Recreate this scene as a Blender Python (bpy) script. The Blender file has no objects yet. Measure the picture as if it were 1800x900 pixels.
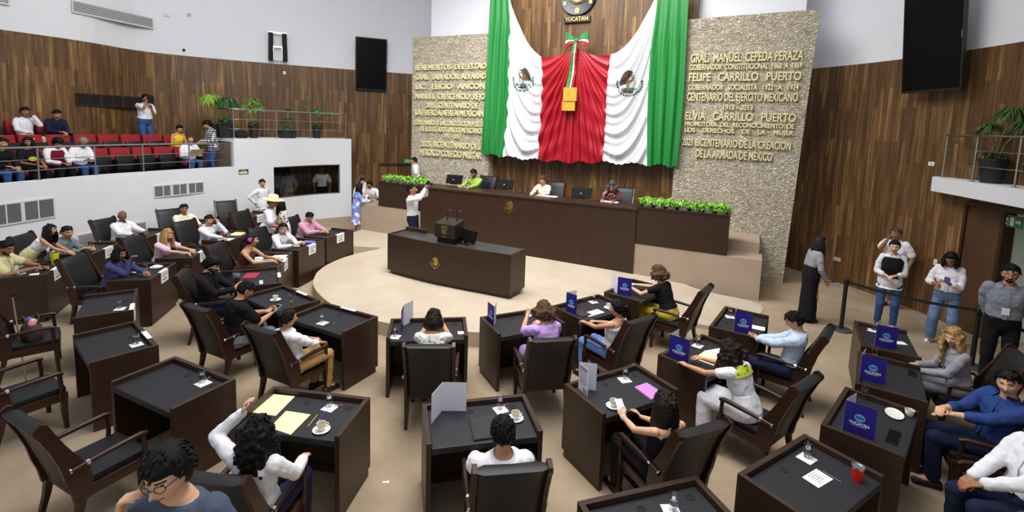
import bpy, bmesh, math, random
from math import sin, cos, pi, radians as R, sqrt, atan2, hypot, exp
from mathutils import Vector as V, Matrix as M, Quaternion
random.seed(7)
scene = bpy.context.scene
COL = scene.collection

# ------------------------------------------------------------------ camera, light, exposure
F_PX, PITCH, ROLL, CAM_Z, CY = 862.0, 0.1147, 0.0345, 3.486, 321.8
cam_data = bpy.data.cameras.new('camera')
cam = bpy.data.objects.new('camera', cam_data)
COL.objects.link(cam)
cam_data.sensor_fit = 'HORIZONTAL'
cam_data.sensor_width = 36.0
cam_data.lens = F_PX / 1800 * 36
cam_data.shift_y = -(450 - CY) / 1800
cam_data.clip_start = 0.05
_fw = V((0, cos(PITCH), -sin(PITCH))); _up0 = V((0, sin(PITCH), cos(PITCH))); _rt0 = V((1, 0, 0))
_rt = _rt0 * cos(ROLL) + _up0 * sin(ROLL)
_up = -_rt0 * sin(ROLL) + _up0 * cos(ROLL)
_m = M((_rt, _up, -_fw)).transposed().to_4x4()
_m.translation = (0, 0, CAM_Z)
cam.matrix_world = _m
scene.camera = cam

vs = scene.view_settings
scene.display_settings.display_device = 'sRGB'
vs.view_transform = 'Standard'; vs.look = 'None'; vs.gamma = 1.0; vs.use_curve_mapping = False
vs.exposure = 0.0

world = bpy.data.worlds.new('hall_light')
scene.world = world
world.use_nodes = True
world.node_tree.nodes['Background'].inputs[0].default_value = (0.93, 0.96, 1.0, 1)
world.node_tree.nodes['Background'].inputs[1].default_value = 0.58

def area_light(name, loc, aim, size, power, color=(1, 0.98, 0.95), sy=None, spread=180):
    ld = bpy.data.lights.new(name, 'AREA')
    ld.shape = 'RECTANGLE'; ld.size = size; ld.size_y = sy or size
    ld.energy = power; ld.color = color; ld.spread = R(spread)
    o = bpy.data.objects.new(name, ld); COL.objects.link(o)
    o.location = loc
    o.rotation_euler = (V(aim) - V(loc)).to_track_quat('-Z', 'Y').to_euler()
    return o
# unseen area lights serving as the chamber's ceiling lighting (far above the frame)
area_light('unseen_overhead_light', (-1.0, 8.8, 9.2), (-0.4, 11.2, 0), 4.5, 470, spread=140)
area_light('unseen_overhead_light', (-0.6, 10.4, 9.8), (1.5, 13.9, 4.0), 4.0, 215, spread=105)
area_light('unseen_overhead_light', (-4.5, 8.5, 9.0), (-9.5, 14.0, 3.0), 4.0, 300, spread=130)
area_light('unseen_overhead_light', (0.5, 4.5, 8.6), (0.6, 5.4, 0), 3.5, 235, spread=120)

area_light('unseen_overhead_light', (1.5, 7.5, 8.6), (9.0, 12.0, 8.6), 4.0, 105, spread=120)  # added lamp, only brightens the white upper wall on the right
# a point of the floor, a table top or any level z seen at a spot of the photograph
def at(u, v, z=0.0):
    r = _fw + _rt * ((u - 900) / F_PX) + _up * ((CY - v) / F_PX)
    t = (z - CAM_Z) / r.z
    return V((r.x * t, r.y * t, z))
def on_wall(u, v, p, n):
    r = _fw + _rt * ((u - 900) / F_PX) + _up * ((CY - v) / F_PX)
    t = ((p[0]) * n[0] + (p[1]) * n[1]) / (r.x * n[0] + r.y * n[1])
    return V((r.x * t, r.y * t, CAM_Z + r.z * t))

# ------------------------------------------------------------------ object helpers
def tag(o, label=None, cat=None, group=None, kind=None):
    if label: o['label'] = label
    if cat: o['category'] = cat
    if group: o['group'] = group
    if kind: o['kind'] = kind
    return o
def empty(name, loc=(0, 0, 0), rz=0, label=None, cat=None, group=None):
    o = bpy.data.objects.new(name, None); COL.objects.link(o)
    o.location = loc; o.rotation_euler = (0, 0, rz); o.empty_display_size = 0.1
    return tag(o, label, cat, group)
KIDS = {}
def link(name, me, parent=None):
    o = bpy.data.objects.new(name, me); COL.objects.link(o)
    if parent:
        o.parent = parent
        KIDS.setdefault(parent.name, []).append(o)
    return o
def copy_tree(o, parent=None):
    c = o.copy(); COL.objects.link(c)
    if parent:
        c.parent = parent
        KIDS.setdefault(parent.name, []).append(c)
    for ch in KIDS.get(o.name, []):
        copy_tree(ch, c)
    return c

class MB:
    """collects shapes and links them as ONE mesh object"""
    def __init__(s):
        s.v = []; s.f = []; s.mi = []; s.uv = None; s.m = 0
    def add(s, vs, fs, T=None):
        n = len(s.v)
        s.v += [tuple(T @ V(v)) for v in vs] if T else [tuple(v) for v in vs]
        s.f += [tuple(i + n for i in f) for f in fs]
        s.mi += [s.m] * len(fs)
        return s
    def box(s, x0, x1, y0, y1, z0, z1, T=None, b=0.0):
        if b <= 0:
            v = [(x, y, z) for z in (z0, z1) for y in (y0, y1) for x in (x0, x1)]
            return s.add(v, [(0, 2, 3, 1), (4, 5, 7, 6), (0, 1, 5, 4), (2, 6, 7, 3), (0, 4, 6, 2), (1, 3, 7, 5)], T)
        bm = bmesh.new(); bmesh.ops.create_cube(bm, size=1)
        for q in bm.verts:
            q.co = V(((x0 + x1) / 2 + q.co.x * (x1 - x0), (y0 + y1) / 2 + q.co.y * (y1 - y0), (z0 + z1) / 2 + q.co.z * (z1 - z0)))
        bmesh.ops.bevel(bm, geom=bm.edges[:], offset=b, segments=2, profile=0.6, affect='EDGES')
        bm.verts.index_update()
        s.add([q.co.copy() for q in bm.verts], [[q.index for q in f.verts] for f in bm.faces], T)
        bm.free(); return s
    def loft(s, rings, cap=True, closed=True, T=None):
        n = len(rings[0]); v = [p for r in rings for p in r]; f = []
        for i in range(len(rings) - 1):
            for j in range(n if closed else n - 1):
                k = (j + 1) % n
                f.append((i * n + j, i * n + k, (i + 1) * n + k, (i + 1) * n + j))
        if cap and closed:
            f.append(tuple(range(n - 1, -1, -1))); b = (len(rings) - 1) * n
            f.append(tuple(b + j for j in range(n)))
        return s.add(v, f, T)
    def lathe(s, prof, n=20, T=None, cap=True):
        return s.loft([[(r * cos(2 * pi * j / n), r * sin(2 * pi * j / n), z) for j in range(n)] for r, z in prof], cap=cap, T=T)
    def tube(s, pts, r, n=8, T=None, cap=True):
        pts = [V(p) for p in pts]; rr = r if isinstance(r, (list, tuple)) else [r] * len(pts)
        rings = []; a = None
        for i, p in enumerate(pts):
            d = (pts[min(i + 1, len(pts) - 1)] - pts[max(i - 1, 0)])
            d = d.normalized() if d.length > 1e-9 else V((0, 0, 1))
            if a is None: a = d.orthogonal().normalized()
            else:
                a = a - d * a.dot(d)
                a = a.normalized() if a.length > 1e-6 else d.orthogonal().normalized()
            b = d.cross(a)
            rings.append([tuple(p + (a * cos(2 * pi * j / n) + b * sin(2 * pi * j / n)) * rr[i]) for j in range(n)])
        return s.loft(rings, cap=cap, T=T)
    def capsule(s, p0, p1, r0, r1, n=10, T=None):
        p0 = V(p0); p1 = V(p1); d = (p1 - p0); d = d.normalized() if d.length > 1e-6 else V((0, 0, 1))
        pts = []; rs = []
        for a in (-0.98, -0.8, -0.45): pts.append(p0 + d * (r0 * a)); rs.append(r0 * sqrt(1 - a * a))
        pts.append(p0); rs.append(r0); pts.append(p1); rs.append(r1)
        for a in (0.45, 0.8, 0.98): pts.append(p1 + d * (r1 * a)); rs.append(r1 * sqrt(1 - a * a))
        a = d.orthogonal().normalized(); b = d.cross(a)
        rings = [[tuple(p + (a * cos(2 * pi * j / n) + b * sin(2 * pi * j / n)) * r) for j in range(n)] for p, r in zip(pts, rs)]
        return s.loft(rings, T=T)
    def ell(s, c, r, n=14, m=9, T=None):
        rings = []
        for i in range(m):
            t = pi * (i + 0.35) / (m - 0.3) if i < m - 1 else pi * 0.985
            t = max(0.05, min(pi - 0.05, t))
            rings.append([(c[0] + r[0] * sin(t) * cos(2 * pi * j / n), c[1] + r[1] * sin(t) * sin(2 * pi * j / n), c[2] - r[2] * cos(t)) for j in range(n)])
        return s.loft(rings, T=T)
    def prism(s, poly, z0, z1, T=None):
        n = len(poly)
        v = [(x, y, z0) for x, y in poly] + [(x, y, z1) for x, y in poly]
        f = [tuple(range(n - 1, -1, -1)), tuple(range(n, 2 * n))] + [(i, (i + 1) % n, n + (i + 1) % n, n + i) for i in range(n)]
        return s.add(v, f, T)
    def mesh(s, name, mats, smooth=False, fix=True, ang=None):
        me = bpy.data.meshes.new(name)
        me.from_pydata(s.v, [], s.f)
        for m in (mats if isinstance(mats, (list, tuple)) else [mats]): me.materials.append(m)
        me.polygons.foreach_set('material_index', s.mi)
        if fix:
            bm = bmesh.new(); bm.from_mesh(me); bmesh.ops.recalc_face_normals(bm, faces=bm.faces[:]); bm.to_mesh(me); bm.free()
        if smooth:
            me.polygons.foreach_set('use_smooth', [True] * len(me.polygons))
            if ang: me.set_sharp_from_angle(angle=R(ang))
        me.update(); return me
    def build(s, name, mats, parent=None, smooth=False, ang=None, fix=True):
        return link(name, s.mesh(name, mats, smooth, fix, ang), parent)

def TR(loc=(0, 0, 0), rz=0, rx=0, ry=0):
    return M.Translation(loc) @ M.Rotation(rz, 4, 'Z') @ M.Rotation(ry, 4, 'Y') @ M.Rotation(rx, 4, 'X')

# ------------------------------------------------------------------ materials
MATS = {}
def nt(name):
    m = bpy.data.materials.new(name); m.use_nodes = True
    t = m.node_tree; return m, t, t.nodes['Principled BSDF']
def lin(c):
    return tuple(((x / 12.92) if x <= 0.04045 else ((x + 0.055) / 1.055) ** 2.4) for x in c)
def rgb(r, g, b): return lin((r / 255, g / 255, b / 255))
def node(t, kind, **kw):
    n = t.nodes.new(kind)
    for k, v in kw.items():
        if k in n.inputs: n.inputs[k].default_value = v
        else: setattr(n, k, v)
    return n
def ramp(t, stops):
    r = t.nodes.new('ShaderNodeValToRGB'); e = r.color_ramp.elements
    while len(e) < len(stops): e.new(0.5)
    for i, (p, c) in enumerate(stops):
        e[i].position = p; e[i].color = (*c, 1)
    return r
def simple(name, col, rough=0.6, metal=0.0, noise=0.0, scale=30, bump=0.0, bscale=80, stretch=(1, 1, 1), spec=0.5, emit=None, coat=0):
    if name in MATS: return MATS[name]
    m, t, p = nt(name); L = t.links.new
    p.inputs['Base Color'].default_value = (*col, 1)
    p.inputs['Roughness'].default_value = rough; p.inputs['Metallic'].default_value = metal
    p.inputs['Specular IOR Level'].default_value = spec
    if coat: p.inputs['Coat Weight'].default_value = coat
    tc = node(t, 'ShaderNodeTexCoord')
    mp = node(t, 'ShaderNodeMapping'); mp.inputs['Scale'].default_value = stretch
    L(tc.outputs['Object'], mp.inputs['Vector'])
    if noise:
        n = node(t, 'ShaderNodeTexNoise', Scale=scale, Detail=4.0)
        L(mp.outputs[0], n.inputs['Vector'])
        r = ramp(t, [(0.3, tuple(c * (1 - noise) for c in col)), (0.7, tuple(min(1, c * (1 + noise)) for c in col))])
        L(n.outputs['Fac'], r.inputs[0]); L(r.outputs[0], p.inputs['Base Color'])
    if bump:
        n2 = node(t, 'ShaderNodeTexNoise', Scale=bscale, Detail=3.0)
        L(mp.outputs[0], n2.inputs['Vector'])
        b = node(t, 'ShaderNodeBump', Strength=bump, Distance=0.01)
        L(n2.outputs['Fac'], b.inputs['Height']); L(b.outputs[0], p.inputs['Normal'])
    if emit:
        p.inputs['Emission Color'].default_value = (*col, 1); p.inputs['Emission Strength'].default_value = emit
    MATS[name] = m
    return m

def plank_material():
    m, t, p = nt('tropical_wood_planks'); L = t.links.new
    uv = node(t, 'ShaderNodeUVMap', uv_map='UVMap')
    sp = node(t, 'ShaderNodeSeparateXYZ'); L(uv.outputs[0], sp.inputs[0])
    cb = node(t, 'ShaderNodeCombineXYZ'); L(sp.outputs['Y'], cb.inputs['X']); L(sp.outputs['X'], cb.inputs['Y'])
    br = node(t, 'ShaderNodeTexBrick', offset=0.37, squash=1.0)
    br.inputs['Scale'].default_value = 1.0; br.inputs['Brick Width'].default_value = 1.15; br.inputs['Row Height'].default_value = 0.105
    br.inputs['Mortar Size'].default_value = 0.0016; br.inputs['Color1'].default_value = (0, 0, 0, 1); br.inputs['Color2'].default_value = (1, 1, 1, 1)
    br.inputs['Mortar'].default_value = (0.1, 0.1, 0.1, 1); br.inputs['Bias'].default_value = 0.0
    L(cb.outputs[0], br.inputs['Vector'])
    mp = node(t, 'ShaderNodeMapping'); mp.inputs['Scale'].default_value = (9.0, 0.45, 1)
    L(uv.outputs[0], mp.inputs['Vector'])
    n1 = node(t, 'ShaderNodeTexNoise', Scale=1.6, Detail=5.0, Roughness=0.6); L(mp.outputs[0], n1.inputs['Vector'])
    mp2 = node(t, 'ShaderNodeMapping'); mp2.inputs['Scale'].default_value = (38.0, 0.5, 1)
    L(uv.outputs[0], mp2.inputs['Vector'])
    n2 = node(t, 'ShaderNodeTexNoise', Scale=2.0, Detail=3.0); L(mp2.outputs[0], n2.inputs['Vector'])
    a = node(t, 'ShaderNodeMath', operation='MULTIPLY'); a.inputs[1].default_value = 0.17; L(br.outputs['Color'], a.inputs[0])
    b = node(t, 'ShaderNodeMath', operation='MULTIPLY_ADD'); b.inputs[1].default_value = 0.60; L(n1.outputs['Fac'], b.inputs[0]); L(a.outputs[0], b.inputs[2])
    c = node(t, 'ShaderNodeMath', operation='MULTIPLY_ADD'); c.inputs[1].default_value = 0.46; L(n2.outputs['Fac'], c.inputs[0]); L(b.outputs[0], c.inputs[2])
    r = ramp(t, [(0.40, rgb(64, 43, 26)), (0.55, rgb(90, 63, 38)), (0.66, rgb(108, 78, 48)), (0.75, rgb(142, 108, 65)), (0.86, rgb(180, 144, 90))])
    L(c.outputs[0], r.inputs[0]); L(r.outputs[0], p.inputs['Base Color'])
    p.inputs['Roughness'].default_value = 0.42; p.inputs['Specular IOR Level'].default_value = 0.35
    bp = node(t, 'ShaderNodeBump', Strength=0.25, Distance=0.01); L(br.outputs['Fac'], bp.inputs['Height']); bp.invert = True
    L(bp.outputs[0], p.inputs['Normal'])
    return m
def stone_material():
    m, t, p = nt('split_face_stone'); L = t.links.new
    uv = node(t, 'ShaderNodeUVMap', uv_map='UVMap')
    wp = node(t, 'ShaderNodeTexNoise', Scale=9.0, Detail=2.0); L(uv.outputs[0], wp.inputs['Vector'])
    mx = node(t, 'ShaderNodeMix', data_type='VECTOR'); mx.inputs[0].default_value = 0.03
    L(uv.outputs[0], mx.inputs[4]); L(wp.outputs['Color'], mx.inputs[5])
    mp = node(t, 'ShaderNodeMapping'); mp.inputs['Scale'].default_value = (13.0, 40.0, 1); L(mx.outputs[1], mp.inputs['Vector'])
    vo = node(t, 'ShaderNodeTexVoronoi', Scale=1.0, Randomness=0.9); L(mp.outputs[0], vo.inputs['Vector'])
    ed = node(t, 'ShaderNodeTexVoronoi', Scale=1.0, Randomness=0.9, feature='DISTANCE_TO_EDGE'); L(mp.outputs[0], ed.inputs['Vector'])
    sp = node(t, 'ShaderNodeSeparateColor'); L(vo.outputs['Color'], sp.inputs[0])
    r = ramp(t, [(0.0, rgb(178, 164, 140)), (0.35, rgb(200, 188, 165)), (0.7, rgb(212, 202, 180)), (1.0, rgb(226, 218, 200))])
    L(sp.outputs[0], r.inputs[0]); L(r.outputs[0], p.inputs['Base Color'])
    p.inputs['Roughness'].default_value = 0.9
    r2 = ramp(t, [(0.0, (0, 0, 0)), (0.22, (1, 1, 1))]); L(ed.outputs['Distance'], r2.inputs[0])
    h = node(t, 'ShaderNodeMath', operation='MULTIPLY_ADD'); h.inputs[1].default_value = 0.7; L(sp.outputs[1], h.inputs[0]); L(r2.outputs[0], h.inputs[2])
    bp = node(t, 'ShaderNodeBump', Strength=0.9, Distance=0.028); L(h.outputs[0], bp.inputs['Height']); L(bp.outputs[0], p.inputs['Normal'])
    return m
def wood_material(name, c0, c1, rough=0.35, axis=(1, 1, 14)):
    if name in MATS: return MATS[name]
    m, t, p = nt(name); L = t.links.new
    tc = node(t, 'ShaderNodeTexCoord'); mp = node(t, 'ShaderNodeMapping')
    mp.inputs['Scale'].default_value = axis; L(tc.outputs['Object'], mp.inputs['Vector'])
    n = node(t, 'ShaderNodeTexNoise', Scale=3.0, Detail=5.0, Roughness=0.65); L(mp.outputs[0], n.inputs['Vector'])
    r = ramp(t, [(0.3, c0), (0.7, c1)]); L(n.outputs['Fac'], r.inputs[0]); L(r.outputs[0], p.inputs['Base Color'])
    p.inputs['Roughness'].default_value = rough; p.inputs['Specular IOR Level'].default_value = 0.4
    MATS[name] = m; return m
def carpet_material(name, col, dark):
    m, t, p = nt(name); L = t.links.new
    tc = node(t, 'ShaderNodeTexCoord')
    n1 = node(t, 'ShaderNodeTexNoise', Scale=1.3, Detail=6.0, Roughness=0.65); L(tc.outputs['Object'], n1.inputs['Vector'])
    n2 = node(t, 'ShaderNodeTexNoise', Scale=160.0, Detail=2.0); L(tc.outputs['Object'], n2.inputs['Vector'])
    mx = node(t, 'ShaderNodeMath', operation='MULTIPLY_ADD'); mx.inputs[1].default_value = 0.35; L(n2.outputs['Fac'], mx.inputs[0]); L(n1.outputs['Fac'], mx.inputs[2])
    r = ramp(t, [(0.45, dark), (0.85, col)]); L(mx.outputs[0], r.inputs[0]); L(r.outputs[0], p.inputs['Base Color'])
    p.inputs['Roughness'].default_value = 0.95; p.inputs['Specular IOR Level'].default_value = 0.1
    b = node(t, 'ShaderNodeBump', Strength=0.3, Distance=0.01); L(n2.outputs['Fac'], b.inputs['Height']); L(b.outputs[0], p.inputs['Normal'])
    return m
def glass_material(name, tint=(1, 1, 1), rough=0.0, ior=1.45):
    m, t, p = nt(name)
    p.inputs['Base Color'].default_value = (*tint, 1); p.inputs['Roughness'].default_value = rough
    p.inputs['Transmission Weight'].default_value = 1.0; p.inputs['IOR'].default_value = ior
    MATS[name] = m; return m
PLANK = plank_material(); STONE = stone_material()
WHITE = simple('white_plaster', rgb(226, 228, 234), 0.8, noise=0.015, scale=2)
CARPET = carpet_material('beige_carpet', rgb(174, 155, 132), rgb(147, 129, 107))
DAISC = carpet_material('lit_beige_carpet', rgb(198, 184, 164), rgb(182, 167, 147))  # brighter lighting on the dais put into a paler copy of the carpet
TANC = carpet_material('tan_wall_carpet', rgb(176, 158, 140), rgb(164, 146, 128))
DESKW = wood_material('dark_wenge_veneer', rgb(46, 31, 23), rgb(62, 42, 30), 0.38)
ROSTW = wood_material('dark_walnut_veneer', rgb(48, 31, 21), rgb(60, 40, 27), 0.42)
CHAIRW = wood_material('reddish_mahogany', rgb(44, 25, 18), rgb(60, 34, 24), 0.32)
LEATH = simple('black_leather', rgb(21, 22, 26), 0.45, bump=0.15, bscale=220, spec=0.4)
DTOP = simple('charcoal_leather_top', rgb(34, 35, 40), 0.55, bump=0.08, bscale=300, spec=0.35)
STEEL = simple('brushed_steel', rgb(190, 190, 192), 0.3, 1.0)
CHROME = simple('polished_chrome', rgb(225, 225, 228), 0.12, 1.0)
BRASS = simple('gilded_brass', rgb(205, 170, 92), 0.32, 1.0)
LETTER_ = simple('gilded_letter_face', rgb(216, 204, 146), 0.45, 0.25)
BLACK = simple('black_plastic', rgb(18, 18, 20), 0.4)
MATTE = simple('matte_black', rgb(14, 14, 15), 0.8)
SCREEN = simple('black_screen_glass', rgb(8, 9, 12), 0.3, spec=0.12)
PAPER = simple('white_paper', rgb(240, 240, 242), 0.75)
INK = simple('grey_print', rgb(96, 98, 108), 0.8)
PORC = simple('white_porcelain', rgb(236, 234, 228), 0.2)
COFFEE = simple('coffee_with_milk', rgb(150, 128, 84), 0.2)
GLASS = glass_material('clear_glass')
WATER = glass_material('still_water', (0.92, 0.96, 1.0), 0.0, 1.33)
NAVY = simple('navy_card', rgb(36, 24, 128), 0.5)
YELLOWP = simple('cream_folder_card', rgb(246, 238, 182), 0.75)
# ------------------------------------------------------------------ the shell of the chamber
AX = V((0.439, 0.8985, 0)); LF = V((-0.8985, 0.439, 0))       # into the back wall / to its left
R0 = V((2.90, 11.20, 0)); S0 = V((6.47, 11.35, 0))
RZ = atan2(LF.y, LF.x) + pi                                     # frames: x to the right along the back wall, y into it
def back_frame(origin): return M.Translation(origin) @ M.Rotation(RZ, 4, 'Z')
RF = back_frame(R0); SF = back_frame(S0)
def struct(o): o['kind'] = 'structure'; return o

def catmull(pts, n=6):
    out = []; P = [pts[0]] + list(pts) + [pts[-1]]
    for i in range(1, len(P) - 2):
        for k in range(n):
            t = k / n; a, b, c, d = P[i - 1], P[i], P[i + 1], P[i + 2]
            out.append(tuple(0.5 * (2 * b[j] + (c[j] - a[j]) * t + (2 * a[j] - 5 * b[j] + 4 * c[j] - d[j]) * t * t + (3 * b[j] - a[j] - 3 * c[j] + d[j]) * t ** 3) for j in range(len(b))))
    out.append(tuple(pts[-1])); return out
def lengths(c):
    s = [0]
    for p, q in zip(c, c[1:]): s.append(s[-1] + hypot(q[0] - p[0], q[1] - p[1]))
    return s
def along(c, S, s):
    s = max(0, min(S[-1] - 1e-6, s))
    for i in range(len(c) - 1):
        if S[i + 1] > s:
            t = (s - S[i]) / (S[i + 1] - S[i]); d = V((c[i + 1][0] - c[i][0], c[i + 1][1] - c[i][1], 0)).normalized()
            return V((c[i][0] + (c[i + 1][0] - c[i][0]) * t, c[i][1] + (c[i + 1][1] - c[i][1]) * t, 0)), d
def on_curve(u, v, c):
    """where the sight line through a spot of the photograph meets an upright curved wall: point, arc length"""
    r = _fw + _rt * ((u - 900) / F_PX) + _up * ((CY - v) / F_PX)
    S = lengths(c)
    for i in range(len(c) - 1):
        a = r.x * c[i][1] - r.y * c[i][0]; b = r.x * c[i + 1][1] - r.y * c[i + 1][0]
        if a * b <= 0 and (c[i][0] * r.x + c[i][1] * r.y) > 0:
            t = a / (a - b); p = V((c[i][0] + (c[i + 1][0] - c[i][0]) * t, c[i][1] + (c[i + 1][1] - c[i][1]) * t, 0))
            k = (p.x * r.x + p.y * r.y) / (r.x ** 2 + r.y ** 2)
            p.z = CAM_Z + r.z * k
            return p, S[i] + t * (S[i + 1] - S[i])
    raise ValueError((u, v))
def off(c, d):
    """a curve moved sideways by d (to the left of its run)"""
    out = []
    for i, p in enumerate(c):
        a = c[max(i - 1, 0)]; b = c[min(i + 1, len(c) - 1)]
        t = V((b[0] - a[0], b[1] - a[1], 0)).normalized()
        out.append((p[0] - t.y * d, p[1] + t.x * d))
    return out
def curve_wall(name, c, z0, z1, mat, thick=0.15, side=1, holes=()):
    """an upright curved wall; UV = arc length, height; holes = (s0, s1, z0, z1)"""
    S = lengths(c); cuts = sorted(set(S) | {h[0] for h in holes} | {h[1] for h in holes})
    me_v = []; me_f = []; uv = []
    def quad(pa, pb, za, zb, ua, ub, flip=False):
        n = len(me_v); me_v.extend([(pa.x, pa.y, za), (pb.x, pb.y, za), (pb.x, pb.y, zb), (pa.x, pa.y, zb)])
        me_f.append((n, n + 1, n + 2, n + 3)); uv.extend([(ua, za), (ub, za), (ub, zb), (ua, zb)])
    for s0, s1 in zip(cuts, cuts[1:]):
        if s1 - s0 < 1e-6: continue
        a, d0 = along(c, S, s0); b, d1 = along(c, S, s1 - 1e-7)
        n0 = V((-d0.y, d0.x, 0)) * thick * side; n1 = V((-d1.y, d1.x, 0)) * thick * side
        spans = [(z0, z1)]
        for h in holes:
            if h[0] - 1e-6 <= s0 and s1 <= h[1] + 1e-6:
                spans = [q for q in ((z0, h[2]), (h[3], z1)) if q[1] - q[0] > 1e-4]
        for za, zb in spans:
            quad(a, b, za, zb, s0, s1); quad(a + n0, b + n1, za, zb, s0, s1)
            for z in (za, zb):
                n = len(me_v); me_v.extend([(a.x, a.y, z), (b.x, b.y, z), (b.x + n1.x, b.y + n1.y, z), (a.x + n0.x, a.y + n0.y, z)])
                me_f.append((n, n + 1, n + 2, n + 3)); uv.extend([(s0, z), (s1, z), (s1, z + thick), (s0, z + thick)])
    for s in (0, S[-1]) + tuple(h[0] for h in holes) + tuple(h[1] for h in holes):
        a, d = along(c, S, s); n0 = V((-d.y, d.x, 0)) * thick * side
        quad(a, a + n0, z0, z1, 0, thick) if s in (0, S[-1]) else [quad(a, a + n0, h[2], h[3], 0, thick) for h in holes if s in h[:2]]
    me = bpy.data.meshes.new(name); me.from_pydata(me_v, [], me_f)
    l = me.uv_layers.new(name='UVMap'); l.data.foreach_set('uv', [x for q in uv for x in q])
    me.materials.append(mat); bm = bmesh.new(); bm.from_mesh(me); bmesh.ops.remove_doubles(bm, verts=bm.verts[:], dist=1e-4)
    bm.to_mesh(me); bm.free()
    return struct(link(name, me))

def uv_boxes(name, boxes, T, mat):
    """boxes with UV = metres on every face"""
    v = []; f = []; uv = []
    for x0, x1, y0, y1, z0, z1 in boxes:
        for q, w in ((((x0, y0, z0), (x1, y0, z0), (x1, y0, z1), (x0, y0, z1)), 0), (((x1, y1, z0), (x0, y1, z0), (x0, y1, z1), (x1, y1, z1)), 0),
                     (((x1, y0, z0), (x1, y1, z0), (x1, y1, z1), (x1, y0, z1)), 1), (((x0, y1, z0), (x0, y0, z0), (x0, y0, z1), (x0, y1, z1)), 1),
                     (((x0, y0, z1), (x1, y0, z1), (x1, y1, z1), (x0, y1, z1)), 2), (((x0, y1, z0), (x1, y1, z0), (x1, y0, z0), (x0, y0, z0)), 2)):
            n = len(v); v += [tuple(T @ V(p)) for p in q]; f.append((n, n + 1, n + 2, n + 3))
            uv += [((p[0], p[2]), (p[1] + x1, p[2]), (p[0], p[1]))[w] for p in q]
    me = bpy.data.meshes.new(name); me.from_pydata(v, [], f); l = me.uv_layers.new(name='UVMap')
    l.data.foreach_set('uv', [x for q in uv for x in q]); me.materials.append(mat)
    return struct(link(name, me))

# floor and the round dais with its platform, lit tone in their carpet
mb = MB(); mb.box(-16, 16, -3, 26, -0.12, 0); struct(mb.build('floor', CARPET))
dais_edge = [(-4.16, 10.3, .2), (-4.17, 10.9, .2), (-4.0, 11.6, .2), (-3.69, 12.13, .2), (-3.40, 12.55, .2), (-3.0, 13.6, .2), (-2.4, 14.1, .2), (3.0, 11.5, .16), (4.2, 10.4, .08), (5.2, 9.75, .02), (4.4, 8.7, .02), (3.7, 8.42, .07), (3.3, 8.5, .08), (2.6, 8.3, .10), (1.9, 7.95, .14), (1.2, 7.68, .18), (.5, 7.50, .22), (-.1, 7.42, .24), (-.7, 7.44, .24), (-1.5, 7.56, .23), (-2.3, 7.85, .22), (-3.0, 8.35, .2), (-3.55, 8.95, .2), (-3.95, 9.6, .2)]
dais_edge = catmull(dais_edge + [dais_edge[0]], 4)[:-1]
mb = MB(); n = len(dais_edge)
mb.add([(x, y, z) for x, y, z in dais_edge] + [(x, y, -0.02) for x, y, z in dais_edge] + [(-.8, 10.6, .2)], [(i, (i + 1) % n, 2 * n) for i in range(n)] + [(i, n + i, n + (i + 1) % n, (i + 1) % n) for i in range(n)])
struct(mb.build('floor_dais', DAISC))
mb = MB(); mb.prism([(-5.1, 13.1), (-4.16, 12.78), (-3.26, 12.72), (-2.6, 12.6), (-2.0, 13.9), (-4.5, 15.2)], -0.02, 0.17)
struct(mb.build('floor_platform', DAISC))

# right hand wall: wood below, white plaster above, a doorway with a closed leaf beside it
def rarc(a): return (-0.515 + 9.02 * cos(R(a)), 8.54 + 9.02 * sin(R(a)))
RW = [rarc(a) for a in range(56, -62, -2)]
SR = lengths(RW)
_, s_leaf = on_curve(1677, 560, RW); _, s_open = on_curve(1745, 560, RW); s_end = s_open + 1.35
DOORH = 2.33
curve_wall('wall_right', RW, 0, 5.2, PLANK, 0.15, 1, [(s_open, s_end, 0.0, DOORH)])
curve_wall('wall_right_upper', RW, 5.2, 10.0, WHITE, 0.15, 1)
# left hand wall
LW = catmull([(-14.4, 3.0), (-14.3, 8.5)] + [tuple(at(u, v, 5.4))[:2] for u, v in ((3, 52), (143, 72), (267, 92), (448, 109), (600, 121), (725, 130))] + [(-1.0, 20.3)], 5)
curve_wall('wall_left', LW, 0, 5.4, PLANK, 0.15, 1)
curve_wall('wall_left_upper', LW, 5.4, 10.0, WHITE, 0.15, 1)
# back wall behind the rostrum: plaster, a tall wood field, two slabs of split stone
uv_boxes('wall_back', [(-10.6, 0.0, 0.55, 0.75, 0, 10.0)], SF, WHITE)
uv_boxes('wall_back_wood', [(-8.25, -2.35, 0.32, 0.54, 0, 10.0)], SF, PLANK)
uv_boxes('wall_back_stone_left', [(-10.92, -8.02, 0.0, 0.32, 0, 6.2)], SF, STONE)
stone_right = uv_boxes('wall_back_stone_right', [(-2.62, 0.04, 0.0, 0.32, 0, 6.25)], SF, STONE)
for v_ in stone_right.data.vertices:                            # its outer edge flares a little upwards
    q_ = SF.inverted() @ v_.co
    if q_.x > 0 and q_.z > 1: v_.co = SF @ V((q_.x + .20, q_.y, q_.z + .05))
# carpeted ramps and the platform behind the rostrum
mb = MB()
mb.box(0.0, 2.66, 0.0, 0.62, 0, 0.88, RF); mb.box(0.02, 2.60, 0.62, 2.0, 0, 1.12, RF)
mb.box(-8.4, -6.1, 0.0, 1.0, 0, 0.98, RF); mb.box(-7.7, 0.02, 0.35, 1.75, 0, 0.90, RF)
struct(mb.build('floor_rostrum_platform', TANC))
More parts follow.
